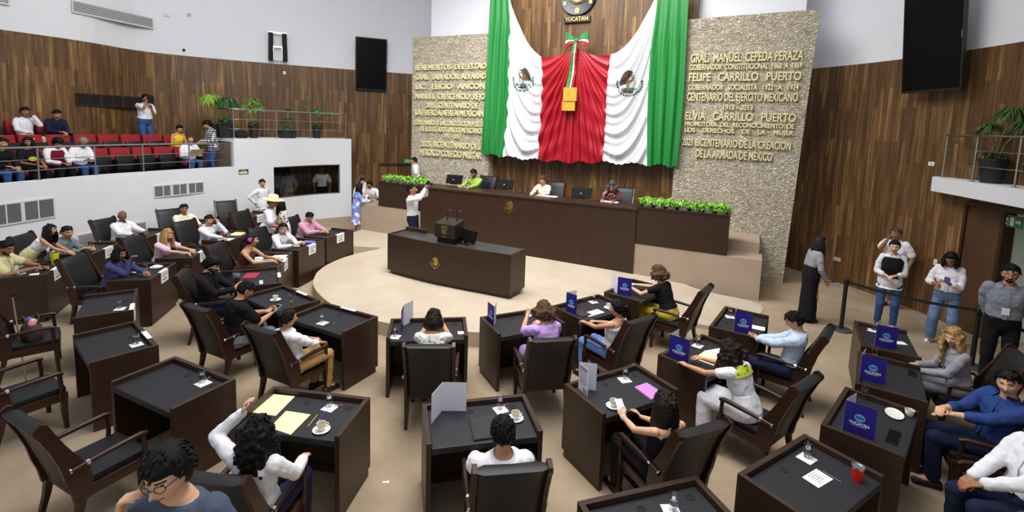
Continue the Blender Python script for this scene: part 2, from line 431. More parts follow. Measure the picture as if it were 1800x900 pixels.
# the white gallery wall on the left
GC = catmull([(-10.1, 2.0), (-10.35, 5.5), (-10.32, 8.3), (-10.2, 9.7), (-9.86, 11.5), (-9.47, 12.5), (-9.03, 13.5), (-8.37, 14.69), (-7.75, 15.72), (-7.05, 16.8), (-6.5, 17.36), (-5.87, 17.8)], 5)
SG = lengths(GC)
p_step, s_step = on_curve(412, 293, GC)
i_step = next(i for i in range(len(GC)) if SG[i] > s_step)
G_LOW = GC[:i_step] + [tuple(p_step)[:2]]; G_TALL = [tuple(p_step)[:2]] + GC[i_step:]
ZL, ZT = 2.0, 2.84
curve_wall('wall_gallery', G_LOW, 0, ZL, WHITE, 0.14, 1)
w0, ws0 = on_curve(481, 293, G_TALL); w1, ws1 = on_curve(598, 341, G_TALL); w2, _ = on_curve(482, 349, G_TALL); w3, _ = on_curve(597, 290, G_TALL)
WZ0, WZ1 = (w1.z + w2.z) / 2, (w0.z + w3.z) / 2
curve_wall('wall_booth', G_TALL, 0, ZT, WHITE, 0.14, 1, [(ws0, ws1, WZ0, WZ1)])
# roof of the booth (planter ledge), its brown end wall and dark inner room
ST = lengths(G_TALL); mb = MB()
inner = off(G_TALL, 0.14); outer = off(G_TALL, 1.30)
for i in range(len(G_TALL) - 1):
    a, b, c, d = inner[i], inner[i + 1], outer[i + 1], outer[i]
    mb.prism([a, b, c, d], ZT - 0.1, ZT - 0.005)
struct(mb.build('ceiling_booth', WHITE))
dark = simple('brown_fabric_panel', rgb(140, 118, 98), 0.9)
mb = MB(); p, d = along(G_TALL, ST, 0.03); nn = V((-d.y, d.x, 0)); 
for k in range(3):
    a = p + nn * (0.15 + k * 0.42); b = p + nn * (0.15 + k * 0.42 + 0.41)
    mb.prism([(a.x, a.y), (b.x, b.y), (b.x + d.x * .05, b.y + d.y * .05), (a.x + d.x * .05, a.y + d.y * .05)], 1.7, ZT - 0.03)
struct(mb.build('wall_gallery_end', dark))
room_b = off(G_TALL, 1.5)
mb = MB(); 
for i in range(len(G_TALL) - 1):
    a, b = room_b[i], room_b[i + 1]; mb.add([(a[0], a[1], .0), (b[0], b[1], .0), (b[0], b[1], 2.7), (a[0], a[1], 2.7)], [(0, 1, 2, 3)])
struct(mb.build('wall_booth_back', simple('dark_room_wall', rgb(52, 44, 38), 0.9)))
mb = MB()
for i in range(len(G_TALL) - 1):
    mb.prism([inner[i], inner[i + 1], room_b[i + 1], room_b[i]], 0.0, 0.10)
struct(mb.build('floor_booth', CARPET))
wf = MB(); pa, da = along(G_TALL, ST, ws0); pb, db = along(G_TALL, ST, ws1); na = V((-da.y, da.x, 0))
def strip(mb, s0, s1, z0, z1, o0, o1, c=G_TALL, S=ST, n=8):
    for k in range(n):
        a, d0 = along(c, S, s0 + (s1 - s0) * k / n); b, d1 = along(c, S, s0 + (s1 - s0) * (k + 1) / n)
        m0 = V((-d0.y, d0.x, 0)); m1 = V((-d1.y, d1.x, 0))
        mb.prism([(q.x, q.y) for q in (a + m0 * o0, b + m1 * o0, b + m1 * o1, a + m0 * o1)], z0, z1)
win = empty('window_1', (pa + pb) / 2 + V((0, 0, WZ0))); win['kind'] = 'structure'
Wi = win.matrix_world
def local(o, parent):
    pm = M.Translation(parent.location) @ M.Rotation(parent.rotation_euler.z, 4, 'Z')
    o.data.transform(pm.inverted()); return o
wf = MB(); strip(wf, ws0, ws1, WZ0, WZ0 + .035, .06, .12); strip(wf, ws0, ws1, WZ1 - .035, WZ1, .06, .12)
strip(wf, ws0, ws0 + .035, WZ0, WZ1, .06, .12, n=1); strip(wf, ws1 - .035, ws1, WZ0, WZ1, .06, .12, n=1)
local(wf.build('window_frame', simple('grey_metal', rgb(120, 122, 126), 0.4, 0.6), win), win)
wg = MB(); strip(wg, ws0 + .03, ws1 - .03, WZ0 + .03, WZ1 - .03, .085, .095)
m_, t_, p_ = nt('tinted_window_glass'); p_.inputs['Base Color'].default_value = (0.55, 0.55, 0.55, 1); p_.inputs['Transmission Weight'].default_value = 1; p_.inputs['Roughness'].default_value = 0.02; p_.inputs['IOR'].default_value = 1.25
local(wg.build('window_pane', m_, win), win)
# stepped floor of the gallery
mb = MB()
for o0, o1, z in ((0.14, 1.06, 1.70), (1.06, 1.76, 2.02), (1.76, 3.6, 2.34)):
    A_ = off(G_LOW, o0); B_ = off(G_LOW, o1)
    for i in range(len(G_LOW) - 1): mb.prism([A_[i], A_[i + 1], B_[i + 1], B_[i]], 1.2, z)
struct(mb.build('floor_gallery', simple('gallery_carpet', rgb(88, 76, 68), 0.95)))
# dark skirting along the right wall, frame and leaf of the door, corridor behind it
door = empty('door_1', along(RW, SR, s_leaf)[0]); door['kind'] = 'structure'
DW = wood_material('door_wood', rgb(70, 48, 32), rgb(92, 64, 42), 0.45, (1, 1, .3))
mb = MB(); strip(mb, s_leaf, s_open, 0.02, DOORH - .03, -0.025, -0.002, RW, SR); local(mb.build('door_leaf', DW, door), door)
mb = MB(); strip(mb, s_leaf - .05, s_leaf, 0, DOORH + .05, -0.06, -0.002, RW, SR, 1); strip(mb, s_open - .06, s_open, 0, DOORH, -0.06, .15, RW, SR, 1); strip(mb, s_leaf - .05, s_end, DOORH, DOORH + .07, -0.06, -0.002, RW, SR)
local(mb.build('door_frame', wood_material('dark_door_frame', rgb(48, 32, 22), rgb(60, 42, 28)), door), door)
mb = MB(); strip(mb, s_open - 1.3, s_open - .2, 0, 2.7, 1.1, 1.2, RW, SR); strip(mb, s_open - .3, s_end + .5, 0, 2.7, 1.6, 1.7, RW, SR); 
strip(mb, s_open - .12, s_open - .04, 0, 2.7, 0.16, 1.62, RW, SR, 1)
struct(mb.build('wall_corridor', simple('corridor_paint', rgb(206, 214, 204), 0.8)))
area_light('corridor_ceiling_lamp', tuple(along(off(RW, .9), lengths(off(RW, .9)), s_open + .6)[0] + V((0, 0, 2.6))), tuple(along(off(RW, .9), lengths(off(RW, .9)), s_open + .6)[0]), 0.6, 22)
# balcony on the right
bal = [at(1640, 303, 2.88), at(1797, 333, 2.80)]
b0, b1 = V((bal[0].x, bal[0].y, 0)), V((bal[1].x, bal[1].y, 0))
b2 = b1 + (b1 - b0) * 0.8
zb0, zb1 = 2.52, 2.80
mb = MB(); mb.prism([(b0.x + .25, b0.y + .1), (b0.x, b0.y), (b2.x, b2.y), (b2.x + 2.6, b2.y + .5), (b1.x + 2.2, b1.y + .4)], zb0, zb1)
struct(mb.build('floor_balcony', WHITE))
# ------------------------------------------------------------------ rostrum of the presidium and its planter boxes
def part_box(name, mat, parent, boxes, b=0.0):
    mb = MB()
    for q in boxes: mb.box(*q, b=b)
    return mb.build(name, mat, parent)
ros = empty('presidium_desk', R0, RZ, 'long walnut presidium desk across the back with a gold eagle seal', 'desk')
for k in range(5):
    x0 = -6.10 + k * 1.222
    part_box('front_panel', ROSTW, ros, [(x0 + .002, x0 + 1.220, -.03, .02, .10, 1.66)])
part_box('base_plinth', ROSTW, ros, [(-6.08, -.02, 0.0, .34, 0.0, .10)])
part_box('counter_top', ROSTW, ros, [(-6.12, .02, -.06, .72, 1.66, 1.71)], 0.008)
part_box('end_panel', ROSTW, ros, [(-6.10, -6.05, .022, .34, .10, 1.655)]); part_box('end_panel', ROSTW, ros, [(-.05, 0.0, .022, .34, .10, 1.655)])

def eagle_seal(name, parent, T, h, mat, mat2=None, extra=True):
    """raised seal: an eagle in profile over a half wreath"""
    mb = MB(); s = h
    body = [(-.05, .30), (.05, .36), (.16, .34), (.24, .26), (.30, .12), (.30, -.04), (.22, -.18), (.12, -.26), (.02, -.24), (-.05, -.16), (-.10, -.05), (-.06, .06), (-.10, .12), (-.17, .13), (-.22, .18), (-.17, .23), (-.12, .27)]
    wing = [(-.02, .26), (.10, .30), (.20, .24), (.25, .10), (.23, -.05), (.14, -.16), (.08, -.08), (.02, .05)]
    mb.prism([(x * s, y * s) for x, y in body], 0, .03 * s, T)
    mb.prism([(x * s, y * s) for x, y in wing], .03 * s, .06 * s, T)
    for k in range(3):
        mb.tube([((-.10 + .1 * k) * s, (-.10 - .05 * k) * s, .02 * s), ((-.20 + .12 * k) * s, (-.20 - .04 * k) * s, .03 * s)], .02 * s, 6, T)
    snake = [(-.18, .16), (-.25, .06), (-.17, -.02), (-.26, -.10), (-.18, -.18)]
    mb.tube([(x * s, y * s, .03 * s) for x, y in snake], .022 * s, 6, T)
    for k in range(15):                                          # half wreath
        a = R(195 + k * 150 / 14); c = (.40 * s * cos(a), .40 * s * sin(a) + .02 * s)
        lf = [(c[0] + q * .055 * s * cos(a + pi / 2) - w * .03 * s * cos(a), c[1] + q * .055 * s * sin(a + pi / 2) - w * .03 * s * sin(a)) for q, w in ((-1, 0), (0, -1), (1, 0), (0, 1))]
        mb.prism(lf, 0, .03 * s, T)
    mb.prism([(-.06 * s, -.36 * s), (.06 * s, -.36 * s), (.10 * s, -.48 * s), (0, -.44 * s), (-.10 * s, -.48 * s)], 0, .03 * s, T)
    return mb.build(name, mat, parent)
UPR = M.Rotation(pi / 2, 4, 'X')                                # a drawing stood upright facing -y
eagle_seal('seal', ros, M.Translation((-3.27, -.032, 1.42)) @ UPR, .40, BRASS)['label'] = 'gilded eagle seal'

def planter(x0, x1, z0, z1, label):
    o = empty('planter_box', R0, RZ, label, 'planter')
    part_box('box_body', ROSTW, o, [(x0, x1, -.01, .03, z0, z1 - .03), (x0, x1, .50, .54, z0, z1 - .03), (x0, x0 + .04, .03, .50, z0, z1 - .03), (x1 - .04, x1, .03, .50, z0, z1 - .03), (x0 + .04, x1 - .04, .03, .50, z1 - .12, z1 - .08)])
    part_box('rim', ROSTW, o, [(x0 - .01, x1 + .01, -.03, .04, z1 - .03, z1), (x0 - .01, x1 + .01, .49, .56, z1 - .03, z1), (x0 - .01, x0 + .05, .04, .49, z1 - .03, z1), (x1 - .05, x1 + .01, .04, .49, z1 - .03, z1)])
    return o
planter(-7.66, -6.13, .985, 1.72, 'dark wooden planter box at the left end of the presidium desk, beside the photographer')
planter(.02, 1.97, .885, 1.76, 'dark wooden planter box at the right end of the presidium desk, on the tan ramp')

LEAF = [simple('fresh_leaf_green', rgb(120, 190, 60), 0.45, noise=.25, scale=9), simple('deep_leaf_green', rgb(46, 92, 40), 0.5, noise=.3, scale=9),
        simple('lime_leaf_green', rgb(168, 200, 70), 0.45, noise=.25, scale=9), simple('olive_leaf_green', rgb(74, 112, 52), 0.5, noise=.3, scale=9)]
HOUS = simple('matt_black_housing', rgb(14, 14, 16), .65, spec=.15)
POTW = simple('white_plastic_pot', rgb(214, 216, 214), 0.4); POTB = simple('black_plastic_pot', rgb(30, 30, 32), 0.5); SOIL = simple('dark_soil', rgb(52, 40, 30), 0.95); STEMM = simple('plant_stem', rgb(132, 122, 84), 0.7)
def bushy_foliage(rng, r, h, n, leaf=.05):
    mb = MB()
    for k in range(n):
        a = rng.uniform(0, 2 * pi); q = sqrt(rng.random()); e = rng.random()
        c = V((r * q * cos(a), r * q * sin(a), h * (0.25 + .75 * e * (1.1 - .5 * q))))
        T = M.Translation(c) @ M.Rotation(a, 4, 'Z') @ M.Rotation(rng.uniform(-.4, 1.1), 4, 'Y') @ M.Rotation(rng.uniform(-.5, .5), 4, 'X')
        l = leaf * rng.uniform(.7, 1.25); w = l * .36
        mb.m = 0 if rng.random() < .7 else 1
        mb.add([(-l, 0, 0), (-.3 * l, -w, .1 * l), (.5 * l, -.7 * w, .05 * l), (l, 0, -.15 * l), (.5 * l, .7 * w, .05 * l), (-.3 * l, w, .1 * l), (0, 0, -.04 * l)], [(0, 1, 6), (1, 2, 6), (2, 3, 6), (3, 4, 6), (4, 5, 6), (5, 0, 6)], T)
    return mb
def pot_shape(r0, r1, h, sq=False):
    mb = MB(); n = 4 if sq else 20
    T = M.Rotation(pi / 4, 4, 'Z') if sq else None
    return mb.lathe([(r0, 0), (r1, h - .03), (r1 + .012, h - .03), (r1 + .012, h), (r1 - .012, h), (r1 - .02, h - .04), (.01, h - .045)], n, T)
rng = random.Random(3)
def box_plant(x, z, label, group):
    o = empty('potted_pothos', RF @ V((x, .26, z)), RZ + rng.uniform(0, 6), label, 'plant', group)
    pot_shape(.09, .12, .17).build('pot', POTW, o)
    f = bushy_foliage(rng, .185, .20, 230, .055); f.build('foliage', [LEAF[0], LEAF[2]], o, fix=False).location = (0, 0, .085)
for k in range(6): box_plant(-7.50 + k * .255, 1.645, ('bright green pothos in a white pot at the left end of the left planter box', 'bright green pothos second from the left in the left planter box', 'bright green pothos third from the left in the left planter box', 'bright green pothos fourth from the left, before the standing man in white', 'bright green pothos fifth from the left, behind the raised camera', 'bright green pothos at the right end of the left planter box, nearest the desk')[k], 'pothos plants in the left planter box')
for k in range(7): box_plant(.20 + k * .265, 1.685, ('bright green pothos at the left end of the right planter box, nearest the desk', 'bright green pothos second from the left in the right planter box', 'bright green pothos third from the left in the right planter box', 'bright green pothos in the middle of the right planter box', 'bright green pothos third from the right end of the right planter box', 'bright green pothos second from the right end of the right planter box', 'bright green pothos at the right end of the right planter box')[k], 'pothos plants in the right planter box')

# ------------------------------------------------------------------ tribune (speaker's bench) on the dais
pL, pR, pB = at(681, 478, .22), at(896, 525.8, .22), at(919, 511, .22)
px = (pR - pL).normalized(); TRZ = atan2(px.y, px.x); TW = (pR - pL).length
tri = empty('tribune_bench', pL, TRZ, "speaker's walnut bench with a bowed front on the round dais", 'desk')
def bow(x): return -.10 * (1 - ((x - TW / 2) / (TW / 2)) ** 2)
TH = .86; xs = [TW * k / 16 for k in range(17)]
mb = MB()
for a, b in zip(xs, xs[1:]): mb.prism([(a, bow(a)), (b, bow(b)), (b, bow(b) + .04), (a, bow(a) + .04)], .06, TH)
mb.build('front_panel', ROSTW, tri)
mb = MB()
for a, b in zip(xs, xs[1:]): mb.prism([(max(a, .04), bow(a) + .05), (min(b, TW - .04), bow(b) + .05), (min(b, TW - .04), .60), (max(a, .04), .60)], 0, .06)
mb.build('plinth', ROSTW, tri)
part_box('side_panel', ROSTW, tri, [(0, .04, .04, .62, .06, TH)]); part_box('side_panel', ROSTW, tri, [(TW - .04, TW, .04, .62, .06, TH)])
mb = MB()
for a, b in zip(xs, xs[1:]): mb.prism([(max(a, .045), bow(a) + .045), (min(b, TW - .045), bow(b) + .045), (min(b, TW - .045), .62), (max(a, .045), .62)], TH - .05, TH - .02)
mb.build('counter_top', simple('dark_grey_laminate', rgb(58, 58, 60), 0.35), tri)
part_box('raised_ledge', ROSTW, tri, [(.045, .62, .54, .60, TH - .02, TH + .07)])
eagle_seal('seal', tri, M.Translation((TW * .445, bow(TW * .445) - .002, .47)) @ UPR, .30, BRASS)['label'] = 'gilded eagle seal'
# lectern box with the state crest and two gooseneck microphones
lect = empty('lectern', tri.matrix_world @ V((0, 0, 0)), TRZ, 'small black lectern box with a gold crest on top of the speaker\'s bench', 'lectern')
lect.location = M.Translation(pL) @ M.Rotation(TRZ, 4, 'Z') @ V((TW * .485, .20, TH - .02))
mb = MB(); mb.box(-.22, .22, -.10, .16, 0, .14); mb.build('base', BLACK, lect)
LB = simple('black_stained_wood', rgb(34, 30, 28), 0.4)
mb = MB(); mb.add([(-.25, -.16, .12), (.25, -.16, .12), (.25, .18, .12), (-.25, .18, .12), (-.25, -.16, .40), (.25, -.16, .40), (.25, .18, .48), (-.25, .18, .48)], [(0, 3, 2, 1), (4, 5, 6, 7), (0, 1, 5, 4), (1, 2, 6, 5), (2, 3, 7, 6), (3, 0, 4, 7)]); mb.build('box_body', LB, lect)
mb = MB(); mb.prism([(-.075, .09), (.075, .09), (.07, -.04), (0, -.10), (-.07, -.04)], 0, .012, M.Translation((.0, -.161, .28)) @ UPR); cr = mb.build('crest', BRASS, lect); cr['label'] = 'gold crest plate'
mb = MB(); mb.prism([(-.05, .065), (.05, .065), (.045, -.03), (0, -.07), (-.045, -.03)], .012, .018, M.Translation((.0, -.161, .28)) @ UPR); mb.build('crest_field', simple('green_enamel', rgb(56, 84, 44), .4), cr)
mb = MB(); mb.box(-.055, .055, -.171, -.161, .135, .155); mb.tube([(-.02, -.176, .24), (0, -.176, .31), (.02, -.176, .27), (0, -.178, .24)], .008, 6); mb.build('crest_lettering_bar', BRASS, cr)
for sx in (-.12, .13):
    mb = MB(); mb.lathe([(.02, 0), (.02, .02), (.008, .03)], 10, M.Translation((sx, .1, .46))); mb.tube([(sx, .1, .46), (sx, .08, .60), (sx + .05, .0, .68), (sx + .20, -.10, .70)], .006, 6)
    mi = mb.build('microphone', MATTE, lect); mb = MB(); mb.capsule((sx + .19, -.095, .70), (sx + .25, -.13, .705), .014, .012, 8); mb.build('microphone_head', simple('grey_foam', rgb(70, 70, 72), .9), mi)
mon = empty('desk_monitor', M.Translation(pL) @ M.Rotation(TRZ, 4, 'Z') @ V((TW * .60, .30, TH - .02)), TRZ - .25, "low black monitor seen from behind on the speaker's bench beside the lectern", 'monitor')
mb = MB(); mb.box(-.14, .14, -.09, .09, 0, .012, b=.004); mb.build('foot', BLACK, mon)
mb = MB(); mb.box(-.03, .03, -.02, .02, .01, .15); mb.build('stand_neck', BLACK, mon)
mb = MB(); mb.box(-.25, .25, -.02, .02, .04, .29, M.Rotation(-.28, 4, 'X'), b=.012); mb.build('screen_housing', HOUS, mon)

# ------------------------------------------------------------------ deputies' desks
DWID, DDEP, DH = 1.03, .624, .80
desk0 = empty('deputy_desk'); 
def panel(name, *b):
    mb = MB(); mb.box(*b, b=.004); return mb.build(name, DESKW, desk0)
panel('side_panel', -DWID / 2, -DWID / 2 + .045, -DDEP / 2, DDEP / 2 - .045, .0, DH)
panel('side_panel', DWID / 2 - .045, DWID / 2, -DDEP / 2, DDEP / 2 - .045, .0, DH)
panel('front_panel', -DWID / 2, DWID / 2, DDEP / 2 - .045, DDEP / 2, .07, DH)
mb = MB(); mb.box(-DWID / 2 + .045, DWID / 2 - .045, DDEP / 2 - .075, DDEP / 2 - .03, 0, .07); mb.build('plinth', DESKW, desk0)
mb = MB(); mb.box(-DWID / 2 + .046, DWID / 2 - .046, -DDEP / 2 - .004, DDEP / 2 - .046, .69, .752, b=.012); dt_ = mb.build('desk_top', DTOP, desk0)
for gx in (-.07, .36):
    mb = MB(); mb.lathe([(.034, .0), (.034, .004), (.026, .0045), (.024, .001), (.004, .001)], 16, M.Translation((gx, .17, .7518))); mb.build('cable_grommet', MATTE, dt_)
DESKS = {
 'A': (-.22, 4.28, 13.7, "dark wooden desk with a large blank white card at bottom centre"),
 'B': (-1.87, 4.30, -8.1, 'dark wooden desk with two cream folders, a pencil and a coffee cup'),
 'C': (-3.38, 4.73, -25.4, "empty dark wooden desk in front of the big empty chair at lower left"),
 'D': (-2.40, 6.52, -27.0, 'dark wooden desk with a single glass, before the woman in white shirt and khaki trousers'),
 'E': (-1.05, 6.27, 8.5, "dark wooden desk of the woman in the speckled white blouse"),
 'F': (.21, 6.62, 26.3, 'dark wooden desk of the woman in the lilac blouse'),
 'G': (1.23, 4.91, 29.9, 'dark wooden desk with a pink tablet case and a coffee cup'),
 'H': (2.44, 5.78, 39.5, 'dark wooden desk of the woman in the embroidered white dress reading papers'),
 'I': (3.38, 6.86, 55.3, 'dark wooden desk with a blue card, before the man in the pale blue shirt'),
 'J': (2.48, 3.65, 32.9, 'dark wooden desk with a red tumbler and a printed sheet at lower right'),
 'L': (-3.42, 7.17, -36.4, 'dark wooden desk with a cup and saucer, before the man in the black polo shirt'),
 'L2': (-4.25, 8.14, -62.9, 'dark wooden desk with a red folder, before the bearded man in a black suit'),
 'BR': (-4.61, 9.19, -77.4, 'dark wooden desk covered with papers, before the woman with a pink hair flower'),
 'N': (-4.58, 10.41, -98.5, 'dark wooden desk with a blue booklet, before the man in a face mask'),
 'M': (-4.35, 11.57, -107.1, "dark wooden desk of the man in the pink shirt on the left"),
 'BL': (-6.45, 9.51, -77.8, 'dark wooden desk of the blonde woman in the pale pink top'),
 'DK': (-6.28, 8.18, -75.8, 'dark wooden desk with a nameplate and napkin plate, before the woman in dark blue'),
 'O': (-5.70, 6.74, -55.9, "empty dark wooden desk with a glass, directly below the woman in dark blue"),
 'P': (-4.67, 5.58, -40.6, 'empty dark wooden desk with a glass, between the other two empty desks on the left'),
 'GR': (-8.35, 9.54, -78.0, 'dark wooden desk of the man in the grey suit by the white gallery wall'),
 'CR': (-7.90, 12.1, -95.0, 'dark wooden desk of the man in the cream shirt by the white gallery wall'),
 'WH': (-8.26, 10.92, -88.0, 'dark wooden desk of the grey-haired man in white by the white gallery wall'),
 'CL': (-8.11, 8.16, -66.0, 'dark wooden desk with a yellow tumbler at the left edge of the picture'),
 'PH': (-6.39, 10.94, -92.0, 'dark wooden desk with a brown cup and papers, before the man on the telephone'),
 'HA': (-6.01, 12.19, -101.0, 'dark wooden desk with a nameplate just behind the masked man, before an empty chair'),
 'EM': (-7.29, 13.51, -100.0, 'dark wooden desk behind the man in the straw hat, nearest the booth window'),
 'Q': (2.17, 8.13, 49.7, 'dark wooden desk of the woman in black top and yellow trousers'),
 'RR': (1.26, 7.26, 36.6, "dark wooden desk with a white sheet, before the woman in a tank top"),
 'K3': (5.16, 6.43, 59.7, 'dark wooden desk of the blonde woman in the pale grey blazer'),
 'K2': (4.43, 5.39, 54.0, "dark wooden desk between the denim man's and the blonde woman's desks"),
 'K': (3.57, 4.49, 45.3, "dark wooden desk with an empty oval plate, before the man in denim shirt"),
 'S': (1.14, 3.14, 18.0, 'dark wooden desk cut off by the bottom edge, with a glass, lower centre'),
}
DK = {}
first = True
for k, (x, y, th, lab) in DESKS.items():
    o = desk0 if first else copy_tree(desk0); first = False
    o.location = (x, y, 0); o.rotation_euler = (0, 0, R(th)); tag(o, lab, 'desk', "deputies' desks")
    DK[k] = M.Translation((x, y, 0)) @ M.Rotation(R(th), 4, 'Z')

# ------------------------------------------------------------------ leather armchairs
chair0 = empty('leather_armchair')
def rbox(name, mat, boxes, b): 
    mb = MB()
    for q in boxes: mb.box(*q, b=b)
    return mb.build(name, mat, chair0, smooth=True, ang=40)
def side_loft(mb, sec, x0, x1):
    """a board of given side outline: list of (y, z, half thickness along normal)"""
    rings = []
    for i, (y, z, h) in enumerate(sec):
        a = sec[max(i - 1, 0)]; b = sec[min(i + 1, len(sec) - 1)]; d = V((0, b[0] - a[0], b[1] - a[1])).normalized(); nrm = V((0, d.z, -d.y))
        p, q = V((0, y, z)) + nrm * h, V((0, y, z)) - nrm * h
        rings.append([(x0, p.y, p.z), (x1, p.y, p.z), (x1, q.y, q.z), (x0, q.y, q.z)])
    return mb.loft(rings)
mb = MB(); mb.box(-.25, .25, -.25, .27, .40, .475, b=.025); mb.build('seat', LEATH, chair0, True, 45)
rbox('seat_frame', CHAIRW, [(-.285, -.25, -.26, .27, .33, .42), (.25, .285, -.26, .27, .33, .42), (-.25, .25, .245, .275, .33, .40), (-.25, .25, -.27, -.24, .33, .40)], .006)
cen = [(-.235, .36), (-.255, .48), (-.30, .64), (-.35, .80), (-.41, .95), (-.455, 1.04)]
rings = []
for i, (y, z) in enumerate(cen):
    h = (.035, .045, .05, .045, .042, .05)[i]; w = .252
    a = cen[max(i - 1, 0)]; b = cen[min(i + 1, len(cen) - 1)]; d = V((0, b[0] - a[0], b[1] - a[1])).normalized(); nn = V((0, d.z, -d.y))
    rings.append([tuple(V((x, y, z)) + nn * (h * q)) for x, q in ((-w, .6), (-w * .8, 1), (0, .85), (w * .8, 1), (w, .6), (w, -.6), (w * .8, -1), (0, -1), (-w * .8, -1), (-w, -.6))])
top = V((0, -.49, 1.075)); rings.append([(p[0], top.y + (p[1] - cen[-1][0]) * .8, top.z + (p[2] - cen[-1][1]) * .5) for p in rings[-1]])
mb = MB(); mb.loft(rings); mb.build('backrest', LEATH, chair0, True, 60)
for sx in (-1, 1):
    mb = MB(); side_loft(mb, [(-.25, .33, .05), (-.245, .46, .075), (-.27, .58, .085), (-.325, .72, .06), (-.385, .86, .048), (-.445, 1.0, .046), (-.48, 1.07, .05), (-.495, 1.095, .03)], sx * .253, sx * .288)
    mb.build('back_stile', CHAIRW, chair0)
    mb = MB(); mb.loft([[(sx * .262 + a * h, .235 + b * h + (z < .1) * .01, z) for a, b in ((-1, -1), (1, -1), (1, 1), (-1, 1))] for z, h in ((0, .018), (.2, .024), (.40, .030))]); mb.build('front_leg', CHAIRW, chair0)
    mb = MB(); mb.loft([[(sx * .262 + a * h, y + b * h, z) for a, b in ((-1, -1), (1, -1), (1, 1), (-1, 1))] for z, h, y in ((0, .018, -.33), (.2, .024, -.275), (.36, .030, -.245))]); mb.build('rear_leg', CHAIRW, chair0)
    mb = MB(); mb.tube([(sx * .285, .20, .36), (sx * .292, .215, .50), (sx * .295, .205, .635)], [.022, .020, .022], 8); mb.tube([(sx * .295, .235, .645), (sx * .297, .19, .66), (sx * .295, .0, .655), (sx * .292, -.15, .645), (sx * .29, -.31, .63)], [.018, .024, .024, .021, .019], 8)
    ar = mb.build('armrest', CHAIRW, chair0, True, 50)
    mb = MB(); mb.tube([(sx * .291, -.19, .6425), (sx * .291, -.215, .640)], .0235, 10); mb.build('metal_cap', CHROME, ar)
    mb = MB(); mb.tube([(sx * .29, -.312, .630), (sx * .29, -.325, .6295)], .021, 10); mb.build('metal_cap', CHROME, ar)
CH = {}
def chair(key, x, y, th, lab, z=0):
    global first_chair
    o = chair0 if first_chair else copy_tree(chair0); first_chair = False
    o.location = (x, y, z); o.rotation_euler = (0, 0, R(th)); tag(o, lab, 'chair', 'black leather armchairs')
    CH[key] = M.Translation((x, y, z)) @ M.Rotation(R(th), 4, 'Z')
first_chair = True
def seat_at(k, back, side=0, dth=0, lab=''):
    x, y, th, _ = DESKS[k]; p = DK[k] @ V((side, -back, 0)); chair(k, p.x, p.y, th + dth, lab)
def seat_near(k, x, y, th, lab):
    best = None
    for i in range(61):                                          # along the sight line: centred on the desk, just clear of it
        t = (-.3 + i * .02) if y > 7.55 else 0; r = V((x, y, 0)) * (1 + t / 10); q = DK[k].inverted() @ r; q.y = min(q.y, -.50 if abs(q.x) < .17 else -.60); c = q.x ** 2 + .6 * (q.y + .60) ** 2 + .02 * t * t + (max(0, abs(q.x) - .17) * 3 if q.y > -.58 else 0)
        if best is None or c < best[0]: best = (c, q)
    q = best[1]; p = DK[k] @ q; chair(k, p.x, p.y, th, lab)
seat_near('A', 0, 3.71, 9, 'black leather armchair seen squarely from behind, of the man in white at bottom centre')
seat_near('B', -1.93, 3.52, -6, 'black leather armchair of the woman with long curly black hair, mostly hidden by her')
seat_near('D', -2.63, 5.84, -26, 'black leather armchair of the woman in white shirt and khaki trousers')
seat_near('E', -0.88, 5.6, 4, 'black leather armchair of the woman in the speckled white blouse')
seat_near('F', 0.44, 5.87, 11, 'black leather armchair of the woman in the lilac blouse')
seat_near('G', 1.46, 4.23, 23, 'black leather armchair of the bare-shouldered woman holding a phone')
seat_near('I', 3.62, 6.2, 50, 'reddish wooden armchair with black leather of the man in the pale blue shirt')
chair('J', 4.24, 3.74, 82, 'black leather armchair of the man in white at the lower right corner')
chair('K', 4.72, 4.56, 62, 'black leather armchair of the man in the denim shirt')
chair('K3', 5.5, 5.6, 64, 'black leather armchair of the blonde woman in the pale grey blazer')
seat_near('L2', -4.62, 7.5, -72, 'black leather armchair of the bearded man in the black suit')
seat_near('BR', -4.98, 8.81, -90, 'black leather armchair left of the woman with the pink hair flower')
seat_near('N', -4.88, 9.95, -108, 'black leather armchair of the man in the face mask')
seat_at('M', .70, .0, 0, 'black leather armchair of the man in the pink shirt')
seat_near('BL', -6.72, 9.09, -90, 'black leather armchair of the blonde woman in pale pink')
seat_near('DK', -6.6, 7.71, -88, 'black leather armchair left of the woman in dark blue')
seat_at('O', .80, .05, 8, 'empty black leather armchair carrying a brown handbag')
seat_at('P', .78, -.02, 10, "empty black leather armchair at the left edge, just above the big empty one")
seat_at('GR', .70, 0, 0, 'black leather armchair behind the man in the grey suit')
seat_near('WH', -8.47, 10.44, -99, 'black leather armchair of the grey-haired man in white')
seat_near('CR', -8.07, 11.68, -122, 'black leather armchair of the man in the cream shirt')
seat_at('CL', .66, 0, 0, 'black leather armchair of the bearded man at the left edge')
seat_near('PH', -6.75, 10.43, -108, 'black leather armchair of the man on the telephone')
seat_near('HA', -6.31, 11.83, -108, 'empty black leather armchair just right of the man on the telephone')
seat_near('EM', -7.61, 13.05, -138, 'empty black leather armchair against the white wall, turned towards us')
seat_near('RR', 1.45, 6.49, 36, 'black leather armchair of the black-haired woman in a white tank top')
seat_near('C', -3.57, 4.02, -25, 'big empty black leather armchair at lower left, nearest to us')
seat_near('H', 2.7, 4.99, 37, 'black leather armchair behind the woman in the embroidered white dress')
seat_near('L', -3.74, 6.42, -26, 'black leather armchair of the man in the black polo shirt')
seat_near('Q', 2.66, 7.58, 53, 'black leather armchair of the woman in yellow trousers, turned sideways')
